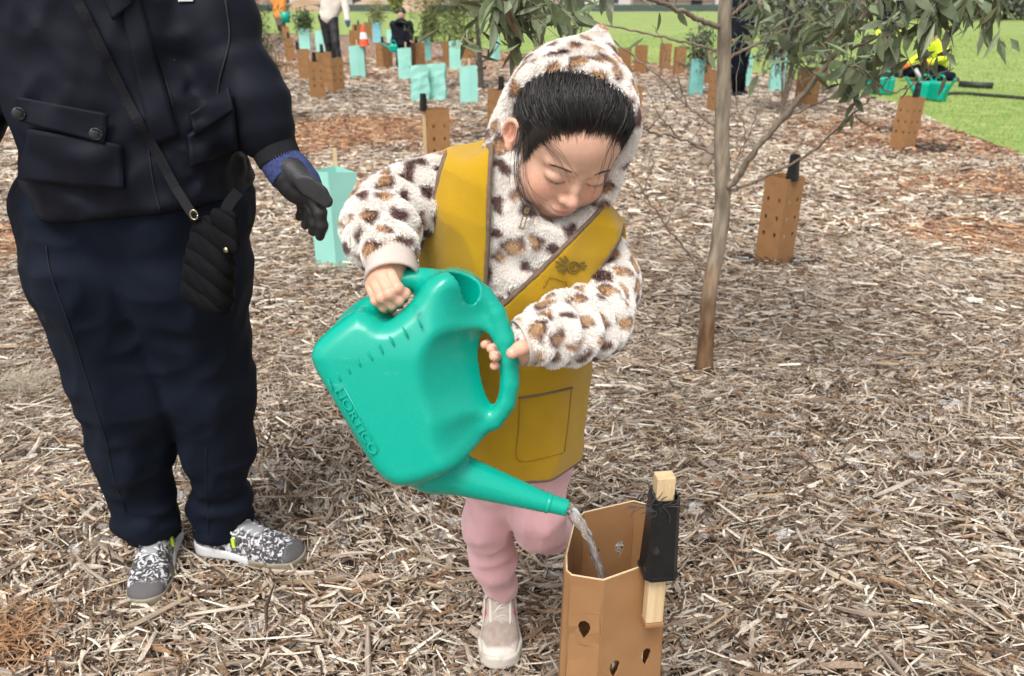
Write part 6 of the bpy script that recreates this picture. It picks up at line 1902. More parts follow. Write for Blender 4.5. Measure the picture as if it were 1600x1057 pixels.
# ---------------- shoes
m_shoe = attr_mat("scuffed_shoe", 0.7, vary=0.12, vscale=90, bump=0.25, bscale=700)
m_sole = mat("white_rubber", (0.60, 0.55, 0.48), 0.6, (0.68, 0.64, 0.57), 25, dirt=((0.36, 0.29, 0.22), 30.0, 0.5, 0.7))
m_lace = mat("white_lace", (0.66, 0.62, 0.57), 0.85, bump=0.2, bscale=900)
m_strap = mat("cream_strap", (0.62, 0.58, 0.51), 0.7, (0.68, 0.64, 0.58), 30)
SH_W, SH_G, SH_P = hexcol("d9d1c7"), hexcol("a8998d"), hexcol("cf5068")
def child_shoe(origin, heading, tiltx=0.0, roll=0.0):
    """origin: heel bottom centre; the shoe runs 0.175 along the heading"""
    Mz = Euler((tiltx, roll, heading)).to_matrix()
    A = np.array(Mz) * 1.07
    def SWd(p): return np.array(origin) + (A @ np.asarray(p, float).T).T
    g = Grid((-0.06, -0.03, -0.01), (0.06, 0.20, 0.125), 0.0024)
    t = g.Y / 0.175
    hw = np.interp(t, [-0.1, 0.0, 0.3, 0.5, 0.72, 0.92, 1.05], [0.022, 0.031, 0.031, 0.034, 0.040, 0.033, 0.014]).astype(np.float32)
    cx = np.interp(t, [0, 0.5, 1], [0, 0, 0.003]).astype(np.float32)
    ends = np.maximum(-g.Y - 0.006, g.Y - 0.176)
    sole = smax(np.abs(g.X - cx) - hw - 0.003, ends, 0.02)
    solez = np.abs(g.Z - 0.014) - np.float32(0.014)
    Ss = smax(sole, solez, 0.006)
    top = np.interp(t, [-0.05, 0.0, 0.2, 0.38, 0.5, 0.7, 0.9, 1.0], [0.074, 0.086, 0.090, 0.088, 0.078, 0.056, 0.040, 0.026]).astype(np.float32)
    k = np.clip((g.Z - 0.018) / (top - 0.012), 0, 1.3)
    prof = np.sqrt(np.clip(1 - (k * 0.93) ** 2.6, 0.0, 1))
    Su = smax(smax((np.abs(g.X - cx) - hw * prof * 0.97) * 0.8, ends + 0.004, 0.018), g.Z - top, 0.012)
    Su = smax(Su, np.float32(0.012) - g.Z, 0.002)
    Su = smax(Su, -g.ell((0, 0.035, 0.105), (0.024, 0.034, 0.045)), 0.004)
    root = None
    V1, Q1 = g.mesh(Ss, 1); V2, Q2 = g.mesh(Su, 1)
    y, z, x = V2[:, 1] / 0.175, V2[:, 2], V2[:, 0]
    c = np.tile(SH_W, (len(V2), 1))
    n_ = 0.03 * vnoise(V2[:, 0], V2[:, 1], V2[:, 2], 90, 4)
    vamp = sstep(0.62, 0.66, y + n_) * sstep(0.93, 0.88, y + n_) * sstep(0.034, 0.040, z + n_ * 0.2)
    c = c * (1 - vamp[:, None]) + vamp[:, None] * SH_G
    side = sstep(0.018, 0.024, np.abs(x)) * sstep(0.16, 0.24, y) * sstep(0.62, 0.52, y) * sstep(0.034, 0.04, z) * sstep(0.066, 0.058, z - 0.02 * (y - 0.35))
    c = c * (1 - side[:, None]) + side[:, None] * SH_P
    grey = sstep(0.3, 0.36, y) * (1 - vamp) * (1 - side) * sstep(0.032, 0.05, z) * 0.75
    c = c * (1 - grey[:, None]) + grey[:, None] * SH_G
    sh = empty("shoe", origin, child); sh.matrix_parent_inverse = world_of(child).inverted()
    mesh_np("upper", SWd(V2), Q2, m_shoe, sh, True, c)
    mesh_np("sole", SWd(V1), Q1, m_sole, sh)
    def topz(y_): return float(np.interp(y_ / 0.175, [-0.05, 0.0, 0.2, 0.38, 0.5, 0.7, 0.9, 1.0], [0.074, 0.086, 0.090, 0.088, 0.078, 0.056, 0.040, 0.026]))
    def over(y0, y1, w, lift=0.002, n=11):
        P = []
        for i in range(n):
            u = -1 + 2 * i / (n - 1)
            yy = y0 + (y1 - y0) * (u * 0.5 + 0.5)
            P.append(SWd((u * w, yy, topz(yy) + lift - 0.60 * w * abs(u) ** 2.4)))
        return P
    MB().tube(over(0.062, 0.060, 0.030, 0.003), 0.0085, 8, flat=0.30).build("strap", m_strap, sh, True)
    for y0 in (0.080, 0.092, 0.104): MB().tube(over(y0, y0 + 0.006, 0.016), 0.0024, 6, flat=0.6).build("lace", m_lace, sh, True)
    MB().tube(over(0.083, 0.100, 0.014, 0.003), 0.0022, 6, flat=0.6).build("lace", m_lace, sh, True)
    fr_ = [SWd((sx * 0.019, yy, topz(yy) - 0.003)) for sx, yy in ((-1, 0.074), (-1, 0.095), (-0.9, 0.115), (0, 0.121), (0.9, 0.115), (1, 0.095), (1, 0.074))]
    MB().tube(spline(fr_, 30), 0.0035, 6, flat=0.6).build("eyestay", m_strap, sh, True)
    g_ = SWd((0, 0.055, 0.098))
    MB().tube(spline([SWd((-0.014, 0.058, 0.088)), SWd((-0.009, 0.055, 0.103)), SWd((0, 0.054, 0.107)), SWd((0.009, 0.055, 0.103)), SWd((0.014, 0.058, 0.088))], 14), 0.006, 6, flat=0.5).build("tongue", m_strap, sh, True)
toe = Wz(786, 1035, 0.012); heel = Wz(782, 950, 0.012)
hd = math.atan2(-(toe[0] - heel[0]), toe[1] - heel[1])
child_shoe((-0.027, 1.398, 0.012), math.pi + 0.03)
child_shoe((0.045, 1.46, 0.225), math.pi + 0.1, tiltx=math.radians(102))
# ================================================================ the adult
adult = empty("person", (-0.68, 1.5, 0.0))
tag(adult, "adult in dark navy jacket and trousers with patterned sneakers and one work glove", "person")
m_navy = mat("navy_cotton", (0.0045, 0.0056, 0.0110), 0.62, (0.0066, 0.0080, 0.0145), 9, bump=0.18, bscale=900, spec=0.16, dirt=((0.10, 0.10, 0.105), 150.0, 0.775, 0.80))
m_navyt = mat("navy_twill", (0.0045, 0.0075, 0.0155), 0.8, (0.0068, 0.0105, 0.0205), 7, bump=0.22, bscale=1000, spec=0.14, dirt=((0.10, 0.10, 0.105), 120.0, 0.785, 0.81))
m_knit = mat("navy_rib_knit", (0.0035, 0.004, 0.007), 0.9, (0.005, 0.0055, 0.009), 40, bump=0.4, bscale=500, bstretch=(1, 1, 0.2))
# ---- jacket
JZ = np.array([0.86, 0.90, 0.93, 0.98, 1.06, 1.15, 1.25, 1.34, 1.41, 1.46, 1.52])
JX = np.array([-0.665, -0.665, -0.665, -0.665, -0.672, -0.680, -0.685, -0.688, -0.690, -0.690, -0.690])
JY = np.array([1.455, 1.455, 1.455, 1.452, 1.450, 1.450, 1.452, 1.455, 1.46, 1.465, 1.47])
JA = np.array([0.180, 0.184, 0.187, 0.190, 0.188, 0.186, 0.190, 0.192, 0.165, 0.10, 0.06])
JB = np.array([0.145, 0.150, 0.153, 0.162, 0.160, 0.150, 0.146, 0.135, 0.11, 0.08, 0.06])
gk = Grid((-1.06, 1.16, 0.84), (-0.34, 1.66, 1.50), 0.0062)
cx, cy, a, b2 = (np.interp(gk.Z, JZ, q).astype(np.float32) for q in (JX, JY, JA, JB))
pw = np.float32(2.4)
SK = ((np.abs((gk.X - cx) / a) ** pw + np.abs((gk.Y - cy) / b2) ** pw) ** (1 / pw) - 1) * np.minimum(a, b2)
# soft drape: long slanting folds above the hem, blousing over the band
fold = (0.007 * np.sin((gk.X * 22 + gk.Z * 26) + 2.2 * vnoise(gk.X, gk.Y, gk.Z, 5, 3)) * sstep(1.16, 0.98, gk.Z) * sstep(0.90, 0.97, gk.Z)
        + 0.0045 * vnoise(gk.X, gk.Y, gk.Z * 0.8, 13, 4) + 0.010 * vnoise(gk.X, gk.Y, gk.Z, 4.5, 9) + 0.0028 * vnoise(gk.X + gk.Z * 0.6, gk.Y, gk.Z - gk.X * 0.4, 30, 12)).astype(np.float32)
crs = np.abs(vnoise(gk.X + 0.7 * gk.Z, gk.Y, gk.Z - 0.7 * gk.X, 10, 31)) * 0.012 + np.abs(vnoise(gk.X * 0.7 + 0.7 * gk.Z, gk.Y, 1.6 * (gk.Z - 0.7 * gk.X), 22, 37)) * 0.009 * sstep(-0.57, -0.52, gk.X) + np.abs(vnoise(gk.X - 0.5 * gk.Z, gk.Y, gk.Z * 0.8, 19, 32)) * 0.007
SK = SK + fold + crs.astype(np.float32) - 0.006
armA = gk.chain([W(290, -60, 1.46), W(338, 40, 1.43), W(372, 120, 1.415), W(394, 165, 1.405), W(410, 203, 1.40)], [0.085, 0.062, 0.056, 0.058, 0.052], 0.03)
armA = armA + rings(gk, W(380, 60, 1.43), W(420, 205, 1.40), 2.6, 0.0030, 6) * (0.6 + 0.6 * vnoise(gk.X, gk.Y, gk.Z, 9, 5)).astype(np.float32) + (0.006 * vnoise(gk.X + gk.Z, gk.Y, gk.Z - gk.X, 14, 7)).astype(np.float32)
armB = gk.chain([W(60, -60, 1.46), W(-20, 60, 1.44), W(-60, 170, 1.40), W(-70, 260, 1.33)], [0.088, 0.068, 0.062, 0.05], 0.03)
SK = smin(SK, smin(armA, armB, 0.02), 0.028)
SK = smax(SK, np.float32(0.905) - gk.Z + 0.02 * np.sin((gk.X + 0.66) * 5).astype(np.float32), 0.02)
def on_early(px, py):
    ds = np.linspace(1.2, 1.5, 200); P = Wline(px, py, ds); s = sdf_at(gk, SK, P)
    return P[np.argmax(s < 0)]
Vk, Qk = gk.mesh(SK, 2)
jk = mesh_np("jacket", Vk, Qk, m_navy, adult)
def on_jk(px, py, out=0.001, g=gk, S=SK, lo=1.17, hi=1.6):
    ds = np.linspace(lo, hi, 300)
    P = Wline(px, py, ds)
    ok = np.all((P > g.lo) & (P < g.lo + g.vs * (np.array(S.shape) - 1)), axis=1)
    s = np.where(ok, sdf_at(g, S, P), 1.0)
    i = np.argmax(s < out) if (s < out).any() else 120
    return P[max(i - 1, 0)]
def jk_patch(name, c4_, nu=12, nv=8, out=0.006, th=0.004, material=None, parent=None, g=gk, S=SK):
    a, b_, c, d = (np.array(q, float) for q in c4_)
    V = []
    for i in range(nu + 1):
        for j in range(nv + 1):
            u, v = i / nu, j / nv
            p = (a * (1 - u) + b_ * u) * (1 - v) + (d * (1 - u) + c * u) * v
            V.append(on_jk(p[0], p[1], out, g, S))
    Fq = [(i * (nv + 1) + j, i * (nv + 1) + j + 1, (i + 1) * (nv + 1) + j + 1, (i + 1) * (nv + 1) + j) for i in range(nu) for j in range(nv)]
    V = relax(np.array(V), np.array(Fq), 2)
    o = mesh_np(name, V, Fq, material or m_navy, parent or jk, True)
    md = o.modifiers.new("thickness", 'SOLIDIFY'); md.thickness = th; md.offset = 0
    return o
def jk_strip(name, pxs, r, material, flat=0.5, n=26, out=0.001, parent=None):
    P = [on_jk(x, y, out) for x, y in spline(pxs, n)]
    return MB().tube(P, r, 8, flat=flat).build(name, material, parent or jk, True)
m_seam = mat("dark_seam", (0.004, 0.005, 0.008), 0.8)
pk1 = jk_patch("pocket", [(46, 200), (192, 226), (196, 296), (30, 282)], 14, 10, 0.007, 0.010)
pk2 = jk_patch("pocket", [(292, 212), (366, 170), (372, 232), (296, 262)], 10, 10, 0.007, 0.010)
flap1 = jk_patch("pocket_flap", [(22, 150), (172, 178), (164, 226), (30, 190)], out=0.014)
flap2 = jk_patch("pocket_flap", [(296, 178), (358, 136), (366, 172), (304, 214)], out=0.014)
jk_patch("placket", [(182, -12), (216, -14), (282, 215), (236, 232)], 4, 20, 0.004, 0.004)
jk_patch("collar", [(148, -30), (222, -30), (206, 6), (176, 34)], 6, 8, 0.009, 0.004)
jk_strip("seam", [(214, -5), (240, 70), (266, 150), (280, 215)], 0.0012, m_seam)
jk_strip("seam", [(232, 235), (240, 290), (250, 330)], 0.0012, m_seam)
jk_strip("seam", [(352, 0), (358, 60), (344, 120), (338, 160)], 0.0016, m_seam)
jk_strip("seam", [(34, 186), (100, 206), (162, 221)], 0.0008, m_seam, out=0.008)
jk_strip("seam", [(60, 210), (40, 270)], 0.0010, m_seam)
m_btn = mat("black_button", (0.012, 0.012, 0.014), 0.35)
for px, py in ((30, 178), (150, 210)):
    p = on_jk(px, py, 0.0165); n_ = np.array([0, 0, CAM_H]) - p; n_ /= np.linalg.norm(n_)
    bt = MB().tube([p, p + n_ * 0.003, p + n_ * 0.004], [0.0105, 0.0105, 0.009], 20).build("button", m_btn, flap1, True)
    MB().tube([p + n_ * 0.0042 + np.array([math.cos(t) * 0.0085, 0, math.sin(t) * 0.0085]) for t in np.linspace(0, 6.28, 24)], 0.0012, 6).build("button_rim", m_btn, bt, True)
    for sx in (-1, 1): MB().tube([p + n_ * 0.004 + np.array([sx * 0.0025, 0, -0.002]), p + n_ * 0.005 + np.array([sx * 0.0025, 0, 0.002])], 0.0008, 5).build("thread", m_seam, bt, True)
# white badge on the chest
jk_patch("chest_badge", [(276, -14), (304, -14), (302, 3), (278, 4)], 6, 4, 0.002, 0.001, mat("white_badge", (0.8, 0.8, 0.8), 0.6))
# knitted cuff
def knit_tube(name, pts, rad, n=96, parent=jk, material=m_knit, rib=0.012):
    c = spline([W(*p) for p in pts], 16); r = np.interp(np.linspace(0, 1, 16), np.linspace(0, 1, len(rad)), rad)
    v, Fq = tube_geo(c, list(r), n, caps=True); v = np.array(v); cc = np.repeat(c, n, 0)
    v = cc + (v - cc) * (1 + rib * np.cos(np.tile(np.arange(n), 16) * math.pi / 1.0))[:, None]
    return mesh_np(name, v, Fq, material, parent)
knit_tube("knit_cuff", [(414, 192, 1.403), (424, 222, 1.396), (438, 252, 1.388)], [0.046, 0.044, 0.039, 0.037])
# ---- trousers
gq = Grid((-0.98, 1.26, 0.06), (-0.38, 1.76, 1.00), 0.0062)
lA = gq.chain([W(118, 330, 1.47), W(143, 420, 1.47), W(196, 600, 1.50), W(214, 700, 1.53), W(232, 795, 1.56), W(243, 850, 1.585)], [0.104, 0.110, 0.098, 0.084, 0.068, 0.066], 0.03)
lB = gq.chain([W(285, 330, 1.47), W(290, 420, 1.48), W(330, 600, 1.53), W(340, 700, 1.56), W(346, 795, 1.60), W(350, 832, 1.615)], [0.118, 0.118, 0.088, 0.080, 0.070, 0.067], 0.03)
lA = lA + (rings(gq, W(225, 770, 1.56), W(243, 852, 1.58), 1.8, 0.006, 3))
lB = lB + (rings(gq, W(342, 745, 1.58), W(350, 835, 1.61), 2.0, 0.006, 5))
SQ = smin(lA, lB, 0.012)
SQ = smin(SQ, gq.ell((-0.665, 1.47, 0.90), (0.172, 0.135, 0.10)), 0.04)
SQ = SQ + (vnoise(gq.X, gq.Y, gq.Z * 0.45, 11, 3) * 0.006 + vnoise(gq.X, gq.Y, gq.Z, 22, 8) * 0.0022).astype(np.float32)
crs = np.abs(vnoise(gq.X + 0.5 * gq.Z, gq.Y, gq.Z * 0.9 - 0.5 * gq.X, 9, 35)) * 0.011 * (0.4 + sstep(0.55, 0.2, gq.Z)) + np.abs(vnoise(gq.X - 0.3 * gq.Z, gq.Y, gq.Z, 18, 36)) * 0.008
SQ = SQ + crs.astype(np.float32) - 0.006
# long crease lines down the legs
SQ = SQ + (0.004 * np.sin(gq.X * 55 + 1.5 * vnoise(gq.X, gq.Y, gq.Z, 4, 2)) * sstep(0.2, 0.5, gq.Z)).astype(np.float32)
Vq, Qq = gq.mesh(SQ, 2)
tr = mesh_np("trousers", Vq, Qq, m_navyt, adult)
def on_tr(px, py, out=0.0): return on_jk(px, py, out, gq, SQ, 1.27, 1.75)
P = [on_tr(x, y) for x, y in spline([(72, 385), (80, 430), (105, 500), (128, 570), (150, 640), (166, 690), (176, 740), (196, 800)], 30)]
MB().tube(P, 0.0014, 6).build("side_seam", m_seam, tr, True)
P = [on_tr(x, y) for x, y in spline([(322, 700), (322, 760), (326, 835)], 20)]
MB().tube(P, 0.0010, 6).build("side_seam", m_seam, tr, True)
# ---- glove
m_rubber = mat("black_glove_rubber", (0.016, 0.016, 0.0165), 0.55, (0.026, 0.0255, 0.026), 40, bump=0.3, bscale=400)
m_gknit = mat("blue_glove_knit", (0.020, 0.034, 0.12), 0.85, (0.05, 0.07, 0.19), 200, bump=0.5, bscale=800)
gg = Grid(W(425, 240, 1.42) - np.array([0.03, 0.09, 0.16]), W(520, 240, 1.36) + np.array([0.03, 0.09, 0.05]), 0.002)
Sg = gg.chain([W(440, 252, 1.388), W(455, 272, 1.38), W(472, 292, 1.375), W(486, 308, 1.372)], [0.031, 0.031, 0.028, 0.020], 0.02)
for f, r in (([(468, 300, 1.375), (479, 322, 1.372), (482, 336, 1.374), (477, 352, 1.38)], 0.0105), ([(478, 306, 1.365), (489, 330, 1.358), (492, 348, 1.360), (489, 362, 1.366)], 0.0118),
             ([(488, 308, 1.356), (500, 332, 1.348), (503, 352, 1.350), (500, 369, 1.358)], 0.0122), ([(462, 296, 1.39), (470, 318, 1.392), (472, 330, 1.395), (468, 340, 1.40)], 0.0095)):
    Sg = smin(Sg, gg.chain([W(*p) for p in f], [r * 1.05, r * 0.92, r * 0.86, r * 0.74], 0.004), 0.0025)
Sg = smin(Sg, gg.chain([W(458, 268, 1.360), W(482, 290, 1.338), W(497, 303, 1.332), W(510, 315, 1.334)], [0.020, 0.0155, 0.0140, 0.0110], 0.008), 0.008)
Sg = Sg + (vnoise(gg.X, gg.Y, gg.Z, 70, 2) * 0.0012).astype(np.float32)
Vg, Qg = gg.mesh(Sg, 1)
glove = mesh_np("glove", Vg, Qg, m_rubber, adult)
# blue knit shows on the back of the hand and at the wrist
back_n = np.array([0.75, -0.1, 0.65])
kx = gg.plane(W(472, 280, 1.372) + np.array([0.0105, 0, 0.009]), back_n)
Sk2 = smax(Sg - 0.0012, -kx, 0.002)
axis = W(486, 308, 1.372) - W(440, 252, 1.388)
lim = gg.plane(W(492, 306, 1.36), axis)
Sk2 = smax(Sk2, lim, 0.004)
Sk2 = smax(Sk2, -(gg.chain([W(458, 268, 1.350), W(482, 292, 1.332), W(510, 318, 1.33)], [0.020, 0.0165, 0.012], 0.008) - 0.002), 0.003)
Vg2, Qg2 = gg.mesh(Sk2, 1)
mesh_np("knit_back", Vg2, Qg2, m_gknit, glove)
knit_tube("knit_wrist", [(436, 248, 1.388), (446, 262, 1.384), (454, 272, 1.380)], [0.0355, 0.0365, 0.037], 90, glove, m_gknit, 0.008)
# ---- shoes
m_pat, nt, b = nt_new("marbled_mesh")
N, L = nt.nodes, nt.links
tc = N.new("ShaderNodeTexCoord"); nz = N.new("ShaderNodeTexNoise"); nz.inputs["Scale"].default_value = 75; nz.inputs["Detail"].default_value = 3; nz.inputs["Distortion"].default_value = 1.6
L.new(tc.outputs["Object"], nz.inputs["Vector"])
rp = N.new("ShaderNodeValToRGB"); rp.color_ramp.interpolation = 'LINEAR'
el = rp.color_ramp.elements; el[0].position = 0.42; el[0].color = (0.035, 0.033, 0.036, 1); el[1].position = 0.60; el[1].color = (0.62, 0.60, 0.62, 1)
e = el.new(0.52); e.color = (0.10, 0.095, 0.10, 1)
e = el.new(0.55); e.color = (0.50, 0.48, 0.50, 1)
at = N.new("ShaderNodeAttribute"); at.attribute_name = "ccol"
mx = N.new("ShaderNodeMix"); mx.data_type = 'RGBA'
sp_ = N.new("ShaderNodeSeparateColor"); L.new(at.outputs["Color"], sp_.inputs[0])
L.new(nz.outputs["Fac"], rp.inputs["Fac"]); L.new(sp_.outputs[0], mx.inputs[0]); L.new(rp.outputs[0], mx.inputs[6]); mx.inputs[7].default_value = (0.085, 0.078, 0.080, 1)
L.new(mx.outputs[2], b.inputs["Base Color"]); b.inputs["Roughness"].default_value = 0.7
bpn = N.new("ShaderNodeBump"); bpn.inputs["Strength"].default_value = 0.25; bpn.inputs["Distance"].default_value = 0.002
L.new(nz.outputs["Fac"], bpn.inputs["Height"]); L.new(bpn.outputs[0], b.inputs["Normal"])
m_midw = mat("white_midsole", (0.66, 0.66, 0.66), 0.5, (0.72, 0.72, 0.72), 20, dirt=((0.36, 0.33, 0.3), 30.0, 0.6, 0.75))
m_gum = mat("tan_grey_rubber", (0.21, 0.185, 0.125), 0.6, (0.26, 0.23, 0.165), 25)
m_lime = mat("lime_tab", (0.55, 0.80, 0.05), 0.6)
m_lace2 = mat("pale_lace", (0.60, 0.64, 0.60), 0.85, bump=0.2, bscale=900)
m_greyp = mat("grey_panel", (0.30, 0.30, 0.31), 0.6)
def sneaker(origin, heading):
    A = np.array(Euler((0, 0, heading)).to_matrix())
    def SWd(p): return np.array(origin) + (A @ np.asarray(p, float).T).T
    LN = 0.275
    g = Grid((-0.07, -0.02, -0.006), (0.07, 0.30, 0.135), 0.0030)
    t = g.Y / LN
    hw = np.interp(t, [-0.1, 0.0, 0.12, 0.35, 0.55, 0.75, 0.92, 1.05], [0.018, 0.030, 0.035, 0.034, 0.041, 0.048, 0.040, 0.016]).astype(np.float32)
    cx = np.interp(t, [0, 0.5, 1], [0, 0.002, -0.002]).astype(np.float32)
    ends = np.maximum(-g.Y - 0.004, g.Y - LN - 0.001)
    plan = smax(np.abs(g.X - cx) - hw - 0.0025, ends, 0.03)
    arch = np.interp(t, [0, 0.25, 0.45, 0.6, 1.0], [0.006, 0.010, 0.016, 0.004, 0.006]).astype(np.float32)
    stop = np.interp(t, [0, 0.2, 0.45, 0.62, 1.0], [0.038, 0.034, 0.030, 0.022, 0.026]).astype(np.float32)
    Ss = smax(plan, np.maximum(g.Z - stop, arch * 0.6 - g.Z), 0.004)
    front_cut = g.Y - LN * 0.56
    mids = smax(Ss, front_cut, 0.003)
    gum = smax(smax(plan + 0.0005, np.maximum(g.Z - stop, -g.Z), 0.004), -front_cut + 0.001, 0.003)
    TT = [-0.05, 0.0, 0.12, 0.28, 0.42, 0.55, 0.72, 0.88, 1.0]
    TV = [0.080, 0.098, 0.100, 0.100, 0.094, 0.080, 0.062, 0.048, 0.030]
    top = np.interp(t, TT, TV).astype(np.float32)
    k = np.clip((g.Z - 0.022) / (top - 0.016), 0, 1.3)
    prof = np.sqrt(np.clip(1 - (k * 0.94) ** 2.4, 0, 1))
    Su = smax(smax((np.abs(g.X - cx) - hw * prof * 0.97) * 0.8, ends + 0.003, 0.025), g.Z - top, 0.014)
    Su = smax(Su, np.float32(0.016) - g.Z, 0.002)
    Su = smax(Su, -g.ell((0, 0.055, 0.125), (0.027, 0.048, 0.052)), 0.004)
    V, Q = g.mesh(Su, 1)
    toe_ = sstep(0.84, 0.90, V[:, 1] / LN + 0.03 * vnoise(V[:, 0], V[:, 1], V[:, 2], 60, 3)) + 0.6 * sstep(0.06, 0.03, V[:, 1]) 
    sh = empty("shoe", origin, adult); sh.matrix_parent_inverse = world_of(adult).inverted()
    cc = np.zeros((len(V), 3)); cc[:, 0] = np.clip(toe_, 0, 1)
    mesh_np("upper", SWd(V), Q, m_pat, sh, True, cc)
    V, Q = g.mesh(mids, 1); mesh_np("midsole", SWd(V), Q, m_midw, sh)
    V, Q = g.mesh(gum, 1); mesh_np("toe_sole", SWd(V), Q, m_gum, sh)
    def tz(y): return float(np.interp(y / LN, TT, TV))
    def over(u0, y0, u1, y1, lift=0.0025, n=9):
        P = []
        for i in range(n):
            s = i / (n - 1); u = u0 + (u1 - u0) * s; yy = y0 + (y1 - y0) * s
            P.append(SWd((u, yy, tz(yy) + lift - 12 * abs(u) ** 2.0 * (0.9 if True else 1) + 0.002 * math.sin(s * 9))))
        return P
    MB().tube(spline([SWd((0, yy, tz(yy) + 0.001)) for yy in (0.10, 0.125, 0.15, 0.175)], 12), [0.019] * 12, 8, flat=0.25).build("tongue", m_greyp, sh, True)
    for i, y0 in enumerate((0.115, 0.131, 0.147, 0.163)):
        MB().tube(over(-0.020, y0, 0.020, y0 + 0.018), 0.0028, 6, flat=0.6).build("lace", m_lace2, sh, True)
        MB().tube(over(0.020, y0, -0.020, y0 + 0.018, 0.004), 0.0028, 6, flat=0.6).build("lace", m_lace2, sh, True)
    for s in (-1, 1):
        lp = [SWd(p) for p in ((0, 0.112, tz(.112) + .006), (s * 0.018, 0.105, tz(.105) + 0.004), (s * 0.032, 0.115, 0.082), (s * 0.024, 0.128, 0.084), (s * 0.004, 0.116, tz(.116) + .007))]
        MB().tube(spline(lp, 20), 0.0023, 6).build("lace_bow", m_lace2, sh, True)
        MB().box(SWd((s * 0.036, 0.118, 0.060)), (0.0025, 0.004, 0.012), Matrix(A)).build("lime_tab", m_lime, sh)
        MB().tube([SWd((s * 0.0335, 0.030, 0.046)), SWd((s * 0.031, 0.045, 0.075)), SWd((s * 0.034, 0.065, 0.062))], [0.006, 0.010, 0.004], 8, flat=0.4).build("heel_panel", m_greyp, sh, True)
ta, ha = Wz(258, 938, 0.012), Wz(238, 800, 0.012)
sneaker((-0.855, 1.655, 0.010), math.pi + 0.17)
hb, tb3 = Wz(300, 862, 0.012), Wz(473, 888, 0.012)
hdg = math.atan2(-(tb3[0] - hb[0]), tb3[1] - hb[1])
dv = tb3 - hb; dv /= np.linalg.norm(dv)
o_ = tb3 - dv * 0.275; o_ = o_ + np.array([0, 0.02, 0])
sneaker((float(o_[0]), float(o_[1]), 0.010), hdg)
# ---- inner body with neck and head (above the frame), and hair
gn = Grid((-0.92, 1.28, 0.84), (-0.46, 1.66, 1.50), 0.010)
cxn, cyn, an, bn = (np.interp(gn.Z, JZ, q).astype(np.float32) for q in (JX, JY, JA, JB))
Sn = (np.sqrt(((gn.X - cxn) / an) ** 2 + ((gn.Y - cyn) / bn) ** 2) - 1) * np.minimum(an, bn) + 0.05
V1, Q1 = gn.mesh(smin(Sn, gn.cap((-0.69, 1.46, 1.34), (-0.685, 1.42, 1.50), 0.055, 0.052), 0.03), 1)
HB2 = np.array(Euler((0.25, 0, 0.45)).to_matrix()); HC2 = np.array([-0.675, 1.40, 1.60])
V2 = HC2 + (HB2 @ (Vh * 1.14).T).T
V, Q = join_geo([(V1, Q1), (V2, Qh)])
mesh_np("body", V, Q, m_skin, adult, True, np.vstack([np.tile(SKIN, (len(V1), 1)), skin_cols(Vh, SKIN)]))
mesh_np("hair", HC2 + (HB2 @ (Vr * 1.16).T).T, Qr, m_hair, adult)
# ---- shoulder bag
bag = empty("shoulder_bag", W(330, 490, 1.27))
tag(bag, "small black quilted bag hanging on a long strap against the navy trousers", "bag")
m_quilt, nt, b = nt_new("black_quilting")
N, L = nt.nodes, nt.links
b.inputs["Base Color"].default_value = (0.0045, 0.0045, 0.0055, 1); b.inputs["Roughness"].default_value = 0.85; b.inputs["Specular IOR Level"].default_value = 0.12
tc = N.new("ShaderNodeTexCoord"); wv_ = N.new("ShaderNodeTexWave"); wv_.wave_type = 'BANDS'; wv_.bands_direction = 'DIAGONAL'; wv_.inputs["Scale"].default_value = 16; wv_.inputs["Distortion"].default_value = 1.2
L.new(tc.outputs["Object"], wv_.inputs["Vector"])
nz = N.new("ShaderNodeTexNoise"); nz.inputs["Scale"].default_value = 120; L.new(tc.outputs["Object"], nz.inputs["Vector"])
ad = N.new("ShaderNodeMath"); ad.operation = 'MULTIPLY_ADD'; ad.inputs[1].default_value = 0.25; L.new(nz.outputs["Fac"], ad.inputs[0]); 
pwn = N.new("ShaderNodeMath"); pwn.operation = 'POWER'; pwn.inputs[1].default_value = 0.35; L.new(wv_.outputs["Fac"], pwn.inputs[0]); L.new(pwn.outputs[0], ad.inputs[2])
bpn = N.new("ShaderNodeBump"); bpn.inputs["Strength"].default_value = 0.8; bpn.inputs["Distance"].default_value = 0.006
L.new(ad.outputs[0], bpn.inputs["Height"]); L.new(bpn.outputs[0], b.inputs["Normal"])
bc = W(328, 412, 1.285)
ztop, zbot = W(335, 335, 1.285), W(322, 488, 1.285)
BA = frame(ztop - zbot, (0.92, -0.40, 0.0))        # x along the width, z up
gbg = Grid(bc - 0.13, bc + 0.13, 0.0035)
lx, ly, lz = gbg.loc(bc, BA)
hgt = np.linalg.norm(ztop - zbot) / 2
wb = np.interp(lz, [-hgt, hgt], [0.054, 0.042]).astype(np.float32)
Sb_ = smax(smax(np.abs(lx) - wb, np.abs(ly) - np.float32(0.024) + 0.35 * np.clip(lz, 0, 1).astype(np.float32) * 0.5, 0.03), np.abs(lz) - np.float32(hgt), 0.035)
Sb_ = Sb_ + 0.0030 * np.abs(np.sin((lx * 0.8 + lz) * 115)).astype(np.float32) ** 0.5 * -1 + 0.002
V, Q = gbg.mesh(Sb_, 1)
mesh_np("pouch", V, Q, m_quilt, bag)
fc = W(352, 362, 1.262)
FA = frame(ztop - zbot + np.array([-0.03, 0, 0]), (0.92, -0.40, 0.0))
lx, ly, lz = gbg.loc(fc, FA)
Sf = smax(smax(np.abs(lx) - np.float32(0.027), np.abs(ly) - np.float32(0.006), 0.008), np.abs(lz) - np.float32(0.042), 0.02)
V, Q = gbg.mesh(Sf, 1)
flp = mesh_np("flap", V, Q, m_quilt, bag)
